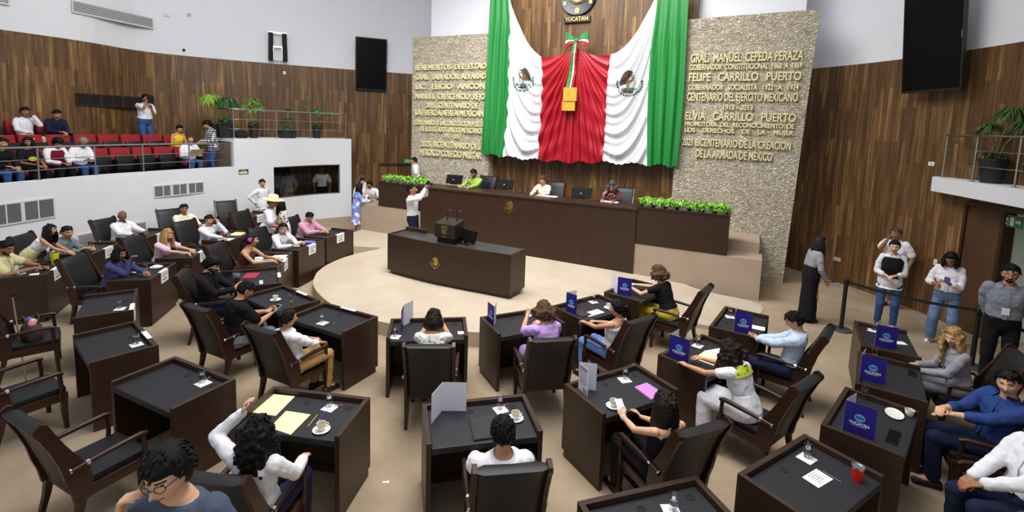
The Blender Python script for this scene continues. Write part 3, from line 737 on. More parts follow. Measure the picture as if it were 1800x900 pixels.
def behind(u, v, back): return on_wall(u, v, tuple(R0 + AX * back)[:2], tuple(AX)[:2])
for k_, u, v, nm in (('R0', 846, 322, 'behind the man in the lime green shirt'), ('R1', 966, 333, 'behind the woman in the cream blouse'), ('R2', 1090, 345, 'behind the woman in the red patterned top')):
    p = behind(u, v, 1.12); chair(k_, p.x, p.y, math.degrees(RZ) + 180, 'black leather armchair on the rostrum ' + nm, .90)

# ------------------------------------------------------------------ red gallery seats
SEATR = simple('red_seat_fabric', rgb(150, 24, 34), 0.85, noise=.1, scale=60)
seat0 = empty('gallery_chair')
mb = MB(); mb.box(-.23, .23, -.20, .24, .37, .46, b=.03); mb.build('seat_cushion', SEATR, seat0, True, 45)
mb = MB(); mb.box(-.24, .24, -.20, .25, .30, .37, b=.01); mb.build('seat_shell', BLACK, seat0)
mb = MB(); mb.box(-.24, .24, -.05, .05, 0, .46, TR((0, -.26, .42), 0, .18), b=.03); mb.build('backrest', SEATR, seat0, True, 45)
mb = MB(); mb.box(-.23, .23, -.085, -.052, -.02, .44, TR((0, -.26, .42), 0, .18), b=.01); mb.build('back_shell', BLACK, seat0)
mb = MB(); mb.box(-.275, -.245, -.22, .22, .0, .58, b=.01); mb.build('side_standard', BLACK, seat0)
flip0 = empty('gallery_chair')                                    # seat folded up
mb = MB(); mb.box(-.24, .24, -.05, .05, 0, .46, TR((0, -.26, .42), 0, .18), b=.03); mb.build('backrest', SEATR, flip0, True, 45)
mb = MB(); mb.box(-.23, .23, -.085, -.052, -.02, .44, TR((0, -.26, .42), 0, .18), b=.01); mb.build('back_shell', BLACK, flip0)
mb = MB(); mb.box(-.22, .22, -.03, .04, .0, .40, TR((0, -.08, .30), 0, .10), b=.03); mb.build('seat_shell', BLACK, flip0, True, 45)
mb = MB(); mb.box(-.275, -.245, -.24, .10, .0, .58, b=.01); mb.build('side_standard', BLACK, flip0)
GS = {}
used = {'s': False, 'f': False}
ORD = ['first', 'second', 'third', 'fourth', 'fifth', 'sixth', 'seventh', 'eighth', 'ninth', 'tenth', 'eleventh', 'twelfth']
def gallery_row(row, o, z, u_list, sitters, name):
    c = off(G_LOW, o); S = lengths(c)
    (u, v), count, step = u_list
    s_0 = on_curve(u, v, c)[1]
    for i in range(count):
        p, d = along(c, S, s_0 + i * step); up_ = i not in sitters
        key = 'f' if up_ else 's'; src = flip0 if up_ else seat0
        ob = src if not used[key] else copy_tree(src); used[key] = True
        rz = atan2(d.y, d.x) + pi; ob.location = (p.x, p.y, z); ob.rotation_euler = (0, 0, rz)
        GS[(row, i)] = M.Translation((p.x, p.y, z)) @ M.Rotation(rz, 4, 'Z')
        tag(ob, 'red gallery seat%s, %s from the right in the %s row' % (' folded up' if up_ else ' in use', ORD[i], name), 'chair', 'red gallery seats, %s row' % name)
gallery_row(1, .76, 1.70, ((332, 270), 12, -.53), (0, 5, 6, 7, 8), 'front')
gallery_row(2, 1.46, 2.02, ((312, 245), 12, -.54), (0,), 'middle')
gallery_row(3, 2.16, 2.34, ((97, 222), 4, -.60), (0, 1), 'rear')

# ------------------------------------------------------------------ railings
def railing(name, c, s0, s1, z0, zt, posts, label, mids=(.33, .66), ret=None):
    S = lengths(c); o = empty(name, along(c, S, (s0 + s1) / 2)[0] + V((0, 0, z0)), 0, label, 'railing')
    pts = [along(c, S, s0 + (s1 - s0) * k / 14)[0] for k in range(15)]
    def rail(nm, z, r):
        mb = MB(); mb.tube([p + V((0, 0, z)) for p in pts] if not ret else [ret + V((0, 0, z))] + [p + V((0, 0, z)) for p in pts], r, 8); local(mb.build(nm, STEEL, o, True), o)
    rail('handrail', zt, .022)
    for q in mids: rail('rail', z0 + (zt - z0) * q, .008)
    for s in posts:
        p, _ = along(c, S, s); mb = MB(); mb.tube([p + V((0, 0, z0)), p + V((0, 0, zt))], .018, 8); mb.lathe([(.045, 0), (.045, .01), (.02, .012)], 12, M.Translation(p + V((0, 0, z0)))); local(mb.build('post', STEEL, o, True, 50), o)
    return o
GRL = off(G_LOW, .07)
SGR = lengths(GRL)
railing('gallery_railing', GRL, 3.0, SGR[-1] - .03, ZL, ZL + .70, [on_curve(u, v, GRL)[1] for u, v in ((68, 300), (168, 290), (252, 285), (333, 280))] + [SGR[-1] - .05], 'steel railing on the low white wall in front of the red gallery seats', (.30, .63))
GRT = off(G_TALL, .08); SGT = lengths(GRT)
a_, d_ = along(GRT, SGT, .06)
railing('ledge_railing', GRT, .06, SGT[-1] - .15, ZT, ZT + .88, [.06] + [on_curve(u, 225, GRT)[1] for u in (486, 546)] + [SGT[-1] - .18], 'steel railing along the planter ledge above the booth window', (.33, .66), a_ + V((-d_.y, d_.x, 0)) * .85)
BALC = [(b0.x + (b2.x - b0.x) * k / 4, b0.y + (b2.y - b0.y) * k / 4) for k in range(5)]
BALC = off(BALC, .07 if (b2 - b0).cross(V((1, 0, 0))).z > 0 else -.07)
SB = lengths(BALC)
railing('balcony_railing', BALC, .15, SB[-1], zb1, zb1 + .80, [.17, on_curve(1717, 260, BALC)[1], on_curve(1792, 270, BALC)[1]], 'steel railing of the small white balcony at upper right', (.34, .67))
# ------------------------------------------------------------------ the great tricolour draped on the back wall
FN = AX
def flag_pt(u, v, d=.10):
    p = on_wall(u, v, tuple(S0 - AX * d)[:2], tuple(AX)[:2])
    q = SF.inverted() @ p
    return (q.x, q.z)
BND = [  # the seams between the bands, top to bottom
 [(864, -22), (862, 20), (859, 83), (853, 187), (848, 268)],
 [(890, -24), (897, 25), (896, 75), (892.5, 190), (884, 274)],
 [(952, 100), (954, 133), (953, 165), (951, 205), (946, 280)],
 [(1014, 84), (1011, 120), (1008, 170), (1005, 230), (1002, 284)],
 [(1074, 96), (1068, 145), (1066, 180), (1065, 210), (1060, 284)],
 [(1159, -20), (1152, 33), (1144, 92), (1139, 185), (1138, 288)],
 [(1213, -22), (1208, 50), (1202, 167), (1197, 230), (1191, 291)]]
BP = [catmull([flag_pt(*p) for p in b], 8) for b in BND]
def bline(b, t):
    c = BP[b]; S = lengths(c); s = t * S[-1]
    for i in range(len(c) - 1):
        if S[i + 1] >= s - 1e-9:
            k = (s - S[i]) / max(1e-9, S[i + 1] - S[i]); return (c[i][0] + (c[i + 1][0] - c[i][0]) * k, c[i][1] + (c[i + 1][1] - c[i][1]) * k)
    return c[-1]
SAG = [0, .34, .10, .10, .34, 0]
def flag_xyz(s, t, lift=0.0):
    """s: 0..6 across the seams, t: 0 top .. 1 bottom"""
    b = min(5, int(s)); k = s - b
    p, q = bline(b, t), bline(b + 1, t); x = p[0] + (q[0] - p[0]) * k
    z = p[1] + (q[1] - p[1]) * k - SAG[b] * 4 * k * (1 - k) * (1 - t) ** 2.0
    z -= .035 * sin(9 * s) * t ** 6 + .03 * abs(sin(23 * s)) * t ** 8
    if b in (0, 5):
        w = (k if b == 0 else 1 - k); d = .055 * sin(2 * pi * (3.1 * w + .55 * t + .12 * sin(5 * t))) * (.45 + .55 * t) + .02 * sin(2 * pi * (6.7 * w - .6 * t)) * t
    elif b in (1, 4):
        w = (k if b == 1 else 1 - k)
        sag = t * 6.2 + 1.1 * (w - .55) ** 2 * 4 * (1 - .4 * t) - .8 * w
        d = .075 * sin(2 * pi * sag) * (1 - .35 * t) * (.35 + .65 * sin(pi * min(1, w * .9 + .1))) + .028 * sin(2 * pi * (sag * 1.9 + .3)) + .028 * sin(2 * pi * (2.2 * w + t)) * t
    else:
        w = abs(s - 3.0); ang = atan2(w * 1.2, .10 + t * 1.9)
        d = .055 * sin(2 * pi * (ang * 6.2 + .3 * t)) * (.5 + .5 * min(1, w * 1.6 + t)) + .02 * sin(2 * pi * (ang * 13.0)) * (1 - w * .5) + .03 * w * sin(2 * pi * (t * 5.5 - w))
    d *= min(1, .25 + 2.5 * t) 
    return V((x, -.13 - d - lift, z))
FG = simple('green_satin', rgb(32, 132, 58), 0.5); FW = simple('white_satin', rgb(226, 226, 232), 0.5); FR_ = simple('red_satin', rgb(168, 18, 36), 0.5)
flag = empty('draped_flag', S0, RZ, 'huge green, white and red flag draped on the wood wall above the rostrum', 'flag')
NT = 110
for nm, mat, b0_, b1_, ns in (('green_band', FG, 0, 1, 40), ('white_band', FW, 1, 2, 60), ('red_band', FR_, 2, 4, 110), ('white_band', FW, 4, 5, 60), ('green_band', FG, 5, 6, 40)):
    mb = MB(); vv = [flag_xyz(b0_ + (b1_ - b0_) * i / ns, j / NT) for j in range(NT + 1) for i in range(ns + 1)]
    mb.add(vv, [(j * (ns + 1) + i, j * (ns + 1) + i + 1, (j + 1) * (ns + 1) + i + 1, (j + 1) * (ns + 1) + i) for j in range(NT) for i in range(ns)])
    mb.build(nm, mat, flag, True, fix=False)
# the woven arms on the two white bands: eagle over a wreath of leaves
EB = simple('woven_brown', rgb(98, 78, 62), .7, noise=.3, scale=40); EG = simple('woven_green', rgb(52, 106, 84), .7); ET = simple('woven_teal', rgb(70, 120, 140), .7); EY = simple('woven_ochre', rgb(196, 160, 60), .7); EK = simple('woven_pale', rgb(206, 196, 170), .7)
def arms(u, v, flip):
    c0 = V((*flag_pt(u, v), 0)); S_ = 1 if not flip else -1
    # parameters of the centre on the cloth
    bb = 1 if not flip else 4; best = None
    for i in range(41):
        for j in range(41):
            q = flag_xyz(bb + i / 40, j / 40); e = (q.x - c0.x) ** 2 + (q.z - c0.y) ** 2
            if best is None or e < best[0]: best = (e, bb + i / 40, j / 40)
    _, s0, t0 = best
    def find(x, z):                                            # the spot of the cloth that hangs before (x, z)
        s, t = s0, t0
        for _i in range(6):
            q = flag_xyz(s, t); a = flag_xyz(s + .004, t); b = flag_xyz(s, t + .004)
            j11, j21, j12, j22 = (a.x - q.x) / .004, (a.z - q.z) / .004, (b.x - q.x) / .004, (b.z - q.z) / .004
            D = j11 * j22 - j12 * j21; ex, ez = x - q.x, z - q.z
            s += (ex * j22 - ez * j12) / D; t += (ez * j11 - ex * j21) / D
            s = max(bb + .01, min(bb + .99, s)); t = max(.02, min(.98, t))
        return s, t
    def put(mb, poly, lift):
        # refine the outline, then lay it on the cloth as a fan
        P = []
        for a, b in zip(poly, poly[1:] + poly[:1]):
            for k in range(3): P.append((a[0] + (b[0] - a[0]) * k / 3, a[1] + (b[1] - a[1]) * k / 3))
        cx = sum(p[0] for p in P) / len(P); cy = sum(p[1] for p in P) / len(P)
        rings = [[(cx + (x - cx) * q, cy + (y - cy) * q) for x, y in P] for q in (1, .66, .33)]
        vs_ = [flag_xyz(*find(c0.x + x * S_ * .58, c0.y + y * .68), lift) for r in rings + [[(cx, cy)]] for x, y in r]
        n = len(P); f = []
        for r in range(2): f += [(r * n + i, r * n + (i + 1) % n, (r + 1) * n + (i + 1) % n, (r + 1) * n + i) for i in range(n)]
        f += [(2 * n + i, 2 * n + (i + 1) % n, 3 * n) for i in range(n)]
        mb.add(vs_, f)
    mb = MB()
    mb.m = 0; put(mb, [(-.14, .46), (-.04, .54), (.10, .56), (.24, .48), (.36, .32), (.46, .10), (.44, -.02), (.30, .04), (.18, .02), (.06, .00), (-.04, .10), (-.12, .14), (-.20, .20), (-.24, .30)], .012)
    mb.m = 4; put(mb, [(-.16, .40), (-.24, .30), (-.16, .24), (-.30, .14), (-.22, .04), (-.34, -.06), (-.27, -.09), (-.15, .03), (-.22, .13), (-.06, .23), (-.14, .33)], .016)
    mb.m = 3; put(mb, [(.02, .03), (.14, .01), (.12, -.14), (.0, -.12)], .018)
    mb.m = 2
    for k in range(6): x = -.34 + k * .12; put(mb, [(x, -.12), (x + .09, -.08), (x + .13, -.18), (x + .05, -.22)], .014)
    mb.m = 0; put(mb, [(-.30, -.24), (-.10, -.30), (.20, -.29), (.34, -.22), (.20, -.20), (-.10, -.21)], .013)
    mb.m = 1
    for k in range(17):
        a = R(170 + k * 200 / 16); cx, cy = .56 * cos(a), .06 + .46 * sin(a)
        put(mb, [(cx - .06 * sin(a) - .03 * cos(a), cy + .06 * cos(a)), (cx + .06 * cos(a), cy + .05 * sin(a)), (cx + .06 * sin(a), cy - .06 * cos(a)), (cx - .05 * cos(a), cy - .05 * sin(a))], .012)
    mb.m = 3
    for k in (5, 8, 11): a = R(170 + k * 200 / 16); cx, cy = .56 * cos(a), .06 + .46 * sin(a); put(mb, [(cx - .03, cy), (cx, cy - .03), (cx + .03, cy), (cx, cy + .03)], .016)
    mb.build('woven_arms', [EB, EG, ET, EY, EK], flag, True, fix=False)
arms(920, 143, False); arms(1107, 150, True)

# tricolour bow with hanging ribbons and a gold fringe
bx, bz = flag_pt(1014, 72, .2)
bow_ = empty('tricolour_bow', SF @ V((bx, -.20, bz)), RZ, 'tricolour ribbon bow with hanging tails and gold fringe at the top of the flag', 'bow')
for sx in (-1, 1):
    for k, (mat, y0, y1) in enumerate(((FG, .02, .24), (FW, -.07, .10), (FR_, -.22, .02))):
        mb = MB()
        rings = []
        for i in range(7):
            q = i / 6; x = sx * (.02 + .30 * q); zz0 = y0 * (.15 + .85 * q) + .03 * sin(q * 3); zz1 = y1 * (.15 + .85 * q) + .03 * sin(q * 3)
            w = .05 * sin(pi * q) + .02 - .012 * k
            rings.append([(x, -w, zz0), (x, -w, zz1), (x, w, zz1), (x, w, zz0)])
        mb.loft(rings); mb.build(('green_loop', 'white_loop', 'red_loop')[k], mat, bow_)
mb = MB(); mb.ell((0, -.03, 0), (.055, .06, .07)); mb.build('knot', FG, bow_, True)
for nm, mat, x0, x1 in (('green_tail', FG, -.16, -.05), ('white_tail', FW, -.05, .0), ('red_tail', FR_, .0, .07)):
    mb = MB(); rings = []
    for i in range(9):
        q = i / 8; sw = -.10 * q; rings.append([(x0 * (.5 + .5 * q) + sw + .02, -.045 - .05 * sin(q * 7), -1.28 * q), (x1 * (.5 + .5 * q) + sw + .02, -.05 - .05 * sin(q * 7 + .5), -1.28 * q), (x1 * (.5 + .5 * q) + sw + .02, -.035 - .05 * sin(q * 7 + .5), -1.28 * q), (x0 * (.5 + .5 * q) + sw + .02, -.03 - .05 * sin(q * 7), -1.28 * q)])
    mb.loft(rings); mb.build(nm, mat, bow_)
GOLDF = simple('gold_fringe_threads', rgb(196, 152, 44), .6, noise=.3, scale=6, stretch=(40, 40, 1))
mb = MB(); mb.box(-.26, .12, -.16, -.09, -1.60, -1.24); mb.build('gold_fringe', GOLDF, bow_)
mb = MB(); mb.box(-.29, .08, -.14, -.10, -1.86, -1.60); mb.build('gold_fringe', GOLDF, bow_)

# round state shield with its name plate
sx_, sz_ = flag_pt(1017, -6, -.30)
FONT = bpy.data.curves
def text_mesh(name, body, size, depth, mat, parent, T, width=None, offset=0.0, align='CENTER', extra_mats=()):
    cu = bpy.data.curves.new('lettering_curve', 'FONT'); cu.body = body; cu.size = size; cu.extrude = depth / 2; cu.offset = offset
    cu.align_x = align; cu.align_y = 'CENTER'; cu.resolution_u = 3; cu.space_word = 1.0
    ob = bpy.data.objects.new('lettering_curve', cu); COL.objects.link(ob)
    dg = bpy.context.evaluated_depsgraph_get(); me = bpy.data.meshes.new_from_object(ob.evaluated_get(dg))
    bpy.data.objects.remove(ob); bpy.data.curves.remove(cu)
    if width:
        xs_ = [v.co.x for v in me.vertices]; w = max(xs_) - min(xs_)
        me.transform(M.Scale(width / w, 4, (1, 0, 0)))
    me.transform(T); me.materials.clear(); me.materials.append(mat); me.name = name
    return link(name, me, parent)
shield = empty('state_shield', SF @ V((sx_, .305, sz_)), RZ, 'round dark shield with a golden plant and name plate, high on the wood wall', 'shield')
SH = simple('dark_blue_enamel', rgb(28, 32, 46), .35)
mb = MB(); mb.lathe([(.50, 0), (.52, .03), (.50, .06), (.46, .045), (.01, .04)], 40, UPR); mb.build('disc', SH, shield, True, 40)
mb = MB()
for k in range(9):
    a = R(20 + k * 17.5); mb.prism([(0, -.16), (.22 * cos(a) - .03 * sin(a), -.12 + .22 * sin(a) + .03 * cos(a)), (.30 * cos(a), -.12 + .30 * sin(a)), (.22 * cos(a) + .03 * sin(a), -.12 + .22 * sin(a) - .03 * cos(a))], .045, .065, UPR)
mb.tube([(-.24, -.055, -.10), (-.10, -.06, -.20), (.08, -.06, -.19), (.24, -.055, -.12)], .014, 6)
mb.build('golden_plant', BRASS, shield)
mb = MB(); mb.prism([(-.06, -.46), (.06, -.46), (.06, -.34), (.03, -.31), (-.03, -.31), (-.06, -.34)], .045, .07, UPR); mb.build('golden_arch', BRASS, shield)
for k, a in enumerate((205, 160, 20, 335)):
    mb = MB(); mb.box(-.04, .04, -.065, -.045, -.05, .05, M.Translation((.41 * cos(R(a)), 0, .41 * sin(R(a))))); mb.build('golden_mark', BRASS, shield)
mb = MB(); mb.box(-.38, .38, -.06, 0, -.70, -.53, b=.01); pl = mb.build('name_plate', SH, shield)
text_mesh('lettering', 'YUCATAN', .15, .02, BRASS, pl, M.Translation((0, -.065, -.615)) @ UPR, .66, .004)

# raised letters on the stone slabs
def islands(ob, name, mat, parent):
    """every letter of a row as a part of its own"""
    me = ob.data; n = len(me.vertices); up = list(range(n))
    def find(i):
        while up[i] != i: up[i] = up[up[i]]; i = up[i]
        return i
    co = {}
    for i, v in enumerate(me.vertices):
        k = (round(v.co.x, 4), round(v.co.y, 4), round(v.co.z, 4))
        if k in co: up[find(i)] = find(co[k])
        else: co[k] = i
    for ed in me.edges: up[find(ed.vertices[0])] = find(ed.vertices[1])
    groups = {}
    for f in me.polygons: groups.setdefault(find(f.vertices[0]), []).append(f)
    spans = {k: (min(me.vertices[i].co.x for f in fs for i in f.vertices), max(me.vertices[i].co.x for f in fs for i in f.vertices)) for k, fs in groups.items()}
    for k, fs in sorted(groups.items(), key=lambda q: spans[q[0]][0]):
        ids = sorted({i for f in fs for i in f.vertices}); mp = {i: j for j, i in enumerate(ids)}
        m2 = bpy.data.meshes.new(name); m2.from_pydata([tuple(me.vertices[i].co) for i in ids], [], [tuple(mp[i] for i in f.vertices) for f in fs]); m2.materials.append(mat); link(name, m2, parent)
    KIDS[parent.name].remove(ob); bpy.data.objects.remove(ob); bpy.data.meshes.remove(me)
LSIDE = simple('letter_gilding', rgb(226, 218, 172), .5, 0.05)
def letters(side, i, body, u0, v0, u1, v1, h, cover=None):
    p = on_wall(u0, v0, tuple(S0)[:2], tuple(AX)[:2]); q = on_wall(u1, v1, tuple(S0)[:2], tuple(AX)[:2])
    a = SF.inverted() @ p; b = SF.inverted() @ q; w = b.x - a.x; z = (a.z + b.z) / 2
    o = empty('raised_lettering', SF @ V(((a.x + b.x) / 2, 0, z)), RZ, 'gilded raised capitals on the %s stone slab, %s line from the top' % (side, ORD[i]), 'lettering')
    row = text_mesh('letter', body, h * 1.36, .05, LSIDE, o, M.Translation((0, -.03, 0)) @ UPR, w, .004); islands(row, 'letter', LSIDE, o)
K3_ = lambda x, y: (700 + x / 3, y / 3)
LT = [('BENEMERITOS  DEL  ESTADO', 95, 355, 494, 355, .16), ('GRAL.  SALVADOR  ALVARADO', 95, 406, 492, 406, .17), ('LIC.   ELIGIO   ANCONA', 95, 458, 488, 458, .17), ('MANUEL  CRESCENCIO  REJON', 95, 511, 484, 511, .175),
      ('2015, CENTENARIO DE', 150, 558, 425, 558, .165), ('LA FUERZA AEREA MEXICANA', 93, 598, 476, 598, .18), ('CENTENARIO DE LA CONSTITUCION POLITICA', 90, 652, 474, 652, .155), ('DE LOS ESTADOS UNIDOS MEXICANOS', 122, 686, 448, 686, .17), ('1917 - 2017', 243, 718, 333, 719, .16),
      ('2023, BICENTENARIO DEL', 122, 766, 438, 768, .185), ('HEROICO COLEGIO MILITAR', 117, 812, 441, 815, .205)]
for i, (b, x0, y0, x1, y1, h) in enumerate(LT): letters('left', i, b, *K3_(x0, y0), *K3_(x1, y1), h)
K5_ = lambda x, y: (1180 + x / 3, y / 3)
RT_ = [('GRAL.  MANUEL  CEPEDA PERAZA', 103, 322, 695, 284, .215), ('GOBERNADOR  CONSTITUCIONAL  1868  A  1869', 98, 366, 690, 339, .135), ('FELIPE   CARRILLO   PUERTO', 93, 416, 684, 398, .20), ('GOBERNADOR   SOCIALISTA   1922   A   1924', 90, 468, 671, 457, .125),
       ('CENTENARIO DEL EJERCITO MEXICANO', 84, 518, 667, 512, .20), ('1913 - 2013', 272, 569, 428, 567, .125), ('ELVIA   CARRILLO   PUERTO', 74, 617, 656, 620, .20), ('PROMOTORA  DEL  RECONOCIMIENTO  DE', 72, 656, 647, 666, .11), ('LOS    DERECHOS    DE    LA    MUJER', 70, 688, 643, 700, .11),
       ('2021 BICENTENARIO DE LA CREACION', 60, 749, 630, 773, .19), ('DE LA ARMADA DE MÉXICO', 130, 809, 531, 832, .20)]
for i, (b, x0, y0, x1, y1, h) in enumerate(RT_): letters('right', i, b, *K5_(x0, y0), *K5_(x1, y1), h)

# ------------------------------------------------------------------ screens, grilles, plates and signs on the walls
def wall_frame(c, u, v, lift=0.0, side=1):
    """frame on a curved wall: x along the wall to the viewer's right, y into the wall, z up"""
    p, s = on_curve(u, v, c); _, d = along(c, lengths(c), s)
    n = V((-p.x, -p.y, 0)).normalized(); x = V((d.x, d.y, 0))
    y = V((-x.y, x.x, 0))
    if y.dot(n) > 0: y = -y
    rz = atan2(-y.x, y.y)
    return M.Translation(p - y * lift) @ M.Rotation(rz, 4, 'Z'), rz, p, s
def span(c, u0, v0, u1, v1):
    p, s = on_curve(u0, v0, c); q, t = on_curve(u1, v1, c); return abs(t - s), p, q
def wall_thing(name, c, u, v, label, cat, lift=.0, group=None):
    T, rz, p, s = wall_frame(c, u, v, lift)
    o = empty(name, T.translation, rz, label, cat, group); return o
def tv(c, pts, label, tilt, lift):
    (u0, v0), (u1, v1), (u2, v2) = pts                          # top left, top right, bottom left
    w, p, q = span(c, u0, v0, u1, v1); _, _, r = span(c, u0, v0, u2, v2); h = p.z - r.z
    o = wall_thing('television', c, (u0 + u1) / 2, (v0 + v2) / 2, label, 'television', lift)
    T = M.Rotation(tilt, 4, 'X')
    mb = MB(); mb.box(-w / 2, w / 2, -.04, .04, -h / 2, h / 2, T, b=.012); mb.build('housing', BLACK, o)
    mb = MB(); mb.box(-w / 2 + .035, w / 2 - .035, -.046, -.041, -h / 2 + .05, h / 2 - .035, T); mb.build('screen', SCREEN, o)
    mb = MB(); mb.box(w / 2 - .03, w / 2 - .018, -.05, -.045, -.12, .02, T); mb.build('maker_badge', STEEL, o)
    mb = MB(); mb.box(-.12, .12, .05, lift - .004, -.12, .12); mb.build('wall_bracket', BLACK, o)
tv(LW, ((624, 68), (679, 72), (624, 160)), 'upright black television on the wall left of the left stone slab', .06, .18)
tv(RW, ((1622, -25), (1732, -28), (1612, 157)), 'big upright black television high on the right wall', .10, .45)
def grille(c, u0, v0, u1, v1, u2, v2, label, n, fm, sm, mullions=0, lift=.0, group=None, gap=None):
    w, p, q = span(c, u0, v0, u1, v1); _, _, r = span(c, u0, v0, u2, v2); h = abs(p.z - r.z)
    p, s0_ = on_curve(u0, v0, c); q, s1_ = on_curve(u1, v1, c); w = hypot(q.x - p.x, q.y - p.y); zc = (p.z + q.z) / 2 - h / 2
    mid, _d = along(c, lengths(c), (s0_ + s1_) / 2); ch = (p + q) / 2; sag = max(.004, (mid - ch).length + .06)
    tw_ = V((-ch.x, -ch.y, 0)).normalized() * (.05 if c is LW else .0); o = empty('air_grille', (ch.x + tw_.x, ch.y + tw_.y, zc), atan2(q.y - p.y, q.x - p.x), label, 'grille', group)
    mb = MB(); mb.box(-w / 2, w / 2, -.006, sag * .6, -h / 2, h / 2); mb.build('backing', MATTE, o)
    mb = MB(); f = .03
    for q in ((-w / 2 - f, w / 2 + f, h / 2, h / 2 + f), (-w / 2 - f, w / 2 + f, -h / 2 - f, -h / 2), (-w / 2 - f, -w / 2, -h / 2, h / 2), (w / 2, w / 2 + f, -h / 2, h / 2)): mb.box(q[0], q[1], -.02, .0, q[2], q[3])
    for k in range(mullions):
        x = -w / 2 + w * (k + 1) / (mullions + 1); ww = .035 if (mullions > 2 and k % 2 == 1) else .012; mb.box(x - ww, x + ww, -.018, 0, -h / 2, h / 2)
    mb.build('frame', fm, o)
    for k in range(n):
        z = -h / 2 + h * (k + .5) / n; mb = MB(); mb.box(-w / 2, w / 2, -.011, -.003, -h / n * .30, h / n * .30, M.Translation((0, -.004, z)) @ M.Rotation(.5, 4, 'X')); mb.build('slat', sm, o)
GW = simple('white_grille_metal', rgb(214, 214, 216), .5); GG = simple('grey_louvre', rgb(140, 140, 142), .5); GD = simple('dark_grille', rgb(46, 36, 30), .6)
grille(LW, 128, 6, 267, 31, 128, 24, 'long black-slotted air grille high on the white wall, upper left', 6, GW, GW)
grille(LW, -20, -8, 14, 1, -20, 0, 'corner of an air grille at the very top left edge', 4, GW, GW)
grille(LW, 135, 166, 268, 173, 135, 184, 'dark air grille on the wood wall behind the standing cameraman', 5, GD, GD, 6)
grille(GC, -22, 365, 92, 348, -22, 400, 'white louvred air grille on the gallery wall at the left edge', 16, GW, GG, 3, group=None)
grille(GC, 271, 329, 356, 320, 271, 347, 'white louvred air grille on the gallery wall below the red seats', 16, GW, GG, 5)
grille(GC, 137, 416, 167, 407, 137, 436, 'black-slotted low air grille beside the man in the grey suit', 7, GW, GW)
grille(GC, 232, 395, 255, 389, 232, 415, 'black-slotted low air grille right of the grey-haired man in white', 6, GW, GW)
def plate(name, c, u, v, w, h, mat, label, cat, lift=.003, depth=.012):
    o = wall_thing(name, c, u, v, label, cat, lift); mb = MB(); mb.box(-w / 2, w / 2, -depth, 0, -h / 2, h / 2, b=.003); mb.build('cover_plate', mat, o); return o
IV = simple('ivory_plastic', rgb(226, 218, 190), .5)
o = plate('light_switch', RW, 1645, 461, .075, .12, IV, 'ivory light switch on the wood wall left of the door leaf', 'switch'); mb = MB(); mb.box(-.015, .015, -.017, -.011, -.03, .03); mb.build('rocker', IV, o)
o = plate('louvre_plate', RW, 1472, 455.5, .17, .085, GW, 'small white louvre plate low on the right wood wall', 'grille')
for k in range(4): mb = MB(); mb.box(-.07, .07, -.015, -.011, -.03 + k * .018, -.022 + k * .018); mb.build('slat', GG, o)
o = plate('label_plate', RW, 1638, 288, .12, .075, PAPER, 'small white plate on the right wood wall beside the balcony', 'plate'); mb = MB(); mb.box(-.03, .03, -.014, -.012, -.008, .008); mb.build('print', INK, o)
o = plate('socket_plate', LW, 500, 128, .08, .11, PAPER, 'small white plate on the wood wall under the twin loudspeaker', 'plate'); mb = MB(); mb.box(-.02, .02, -.016, -.012, -.02, .02); mb.build('rocker', GW, o)
o = plate('junction_box', LW, 293, 26, .13, .09, GW, 'small white junction box on the upper white wall', 'box', depth=.04); mb = MB(); mb.box(-.04, .04, -.045, -.04, -.02, .02); mb.build('lid', GW, o)
o = wall_thing('smoke_sensor', LW, 332, 25, 'round white sensor on the upper white wall', 'sensor', .0); mb = MB(); mb.lathe([(.07, 0), (.07, .03), (.045, .05), (.01, .052)], 20, UPR); mb.build('sensor_base', GW, o, True, 40); mb = MB(); mb.lathe([(.03, .05), (.028, .06), (.005, .062)], 12, UPR); mb.build('sensor_eye', GG, o)
o = wall_thing('security_camera', LW, 323, 88, 'small black dome camera just above the top of the wood wall', 'camera', .0); mb = MB(); mb.lathe([(.05, 0), (.05, .03), (.01, .032)], 16, UPR); mb.build('camera_base', GW, o); mb = MB(); mb.ell((0, -.05, 0), (.04, .04, .04)); mb.build('camera_dome', SCREEN, o, True)
# twin column loudspeaker on a bracket
o = wall_thing('column_loudspeaker', LW, 488, 84, 'pair of slim black column loudspeakers on a chrome bracket, upper left wall', 'loudspeaker', .16)
for sx in (-1, 1):
    mb = MB(); mb.box(sx * .22 - .075, sx * .22 + .075, -.09, .09, -.48, .48, M.Rotation(sx * -.02, 4, 'Y'), b=.03); lc = mb.build('speaker_column', MATTE, o, True, 40)
    mb = MB(); mb.box(sx * .22 - .07, sx * .22 + .07, -.085, .085, .475, .50); mb.build('end_cap', STEEL, lc)
mb = MB(); mb.box(-.20, .20, -.03, .03, .46, .50); mb.box(-.16, .16, -.02, .02, -.01, .03); mb.box(-.16, .16, -.02, .02, -.44, -.40); mb.box(-.17, -.13, -.02, .16, -.42, .02); mb.box(.13, .17, -.02, .16, -.42, .02); mb.build('bracket', CHROME, o)
GREEN = simple('sign_green', rgb(38, 120, 80), .5); GREEN2 = simple('sign_dark_green', rgb(44, 74, 52), .5); SIGNW = simple('sign_cream', rgb(220, 226, 196), .5)
o = wall_thing('exit_sign', G_TALL, 428, 302, 'small green arrow sign on the white wall beside the booth window', 'sign', .003)
mb = MB(); mb.box(-.15, .15, -.008, 0, -.075, .075, b=.002); mb.build('sign_board', GREEN2, o)
mb = MB(); mb.prism([(-.135, -.055), (.06, -.055), (.06, -.068), (.14, -.025), (.06, .02), (.06, .008), (-.135, .008)], .008, .010, UPR); ar_ = mb.build('arrow', SIGNW, o)
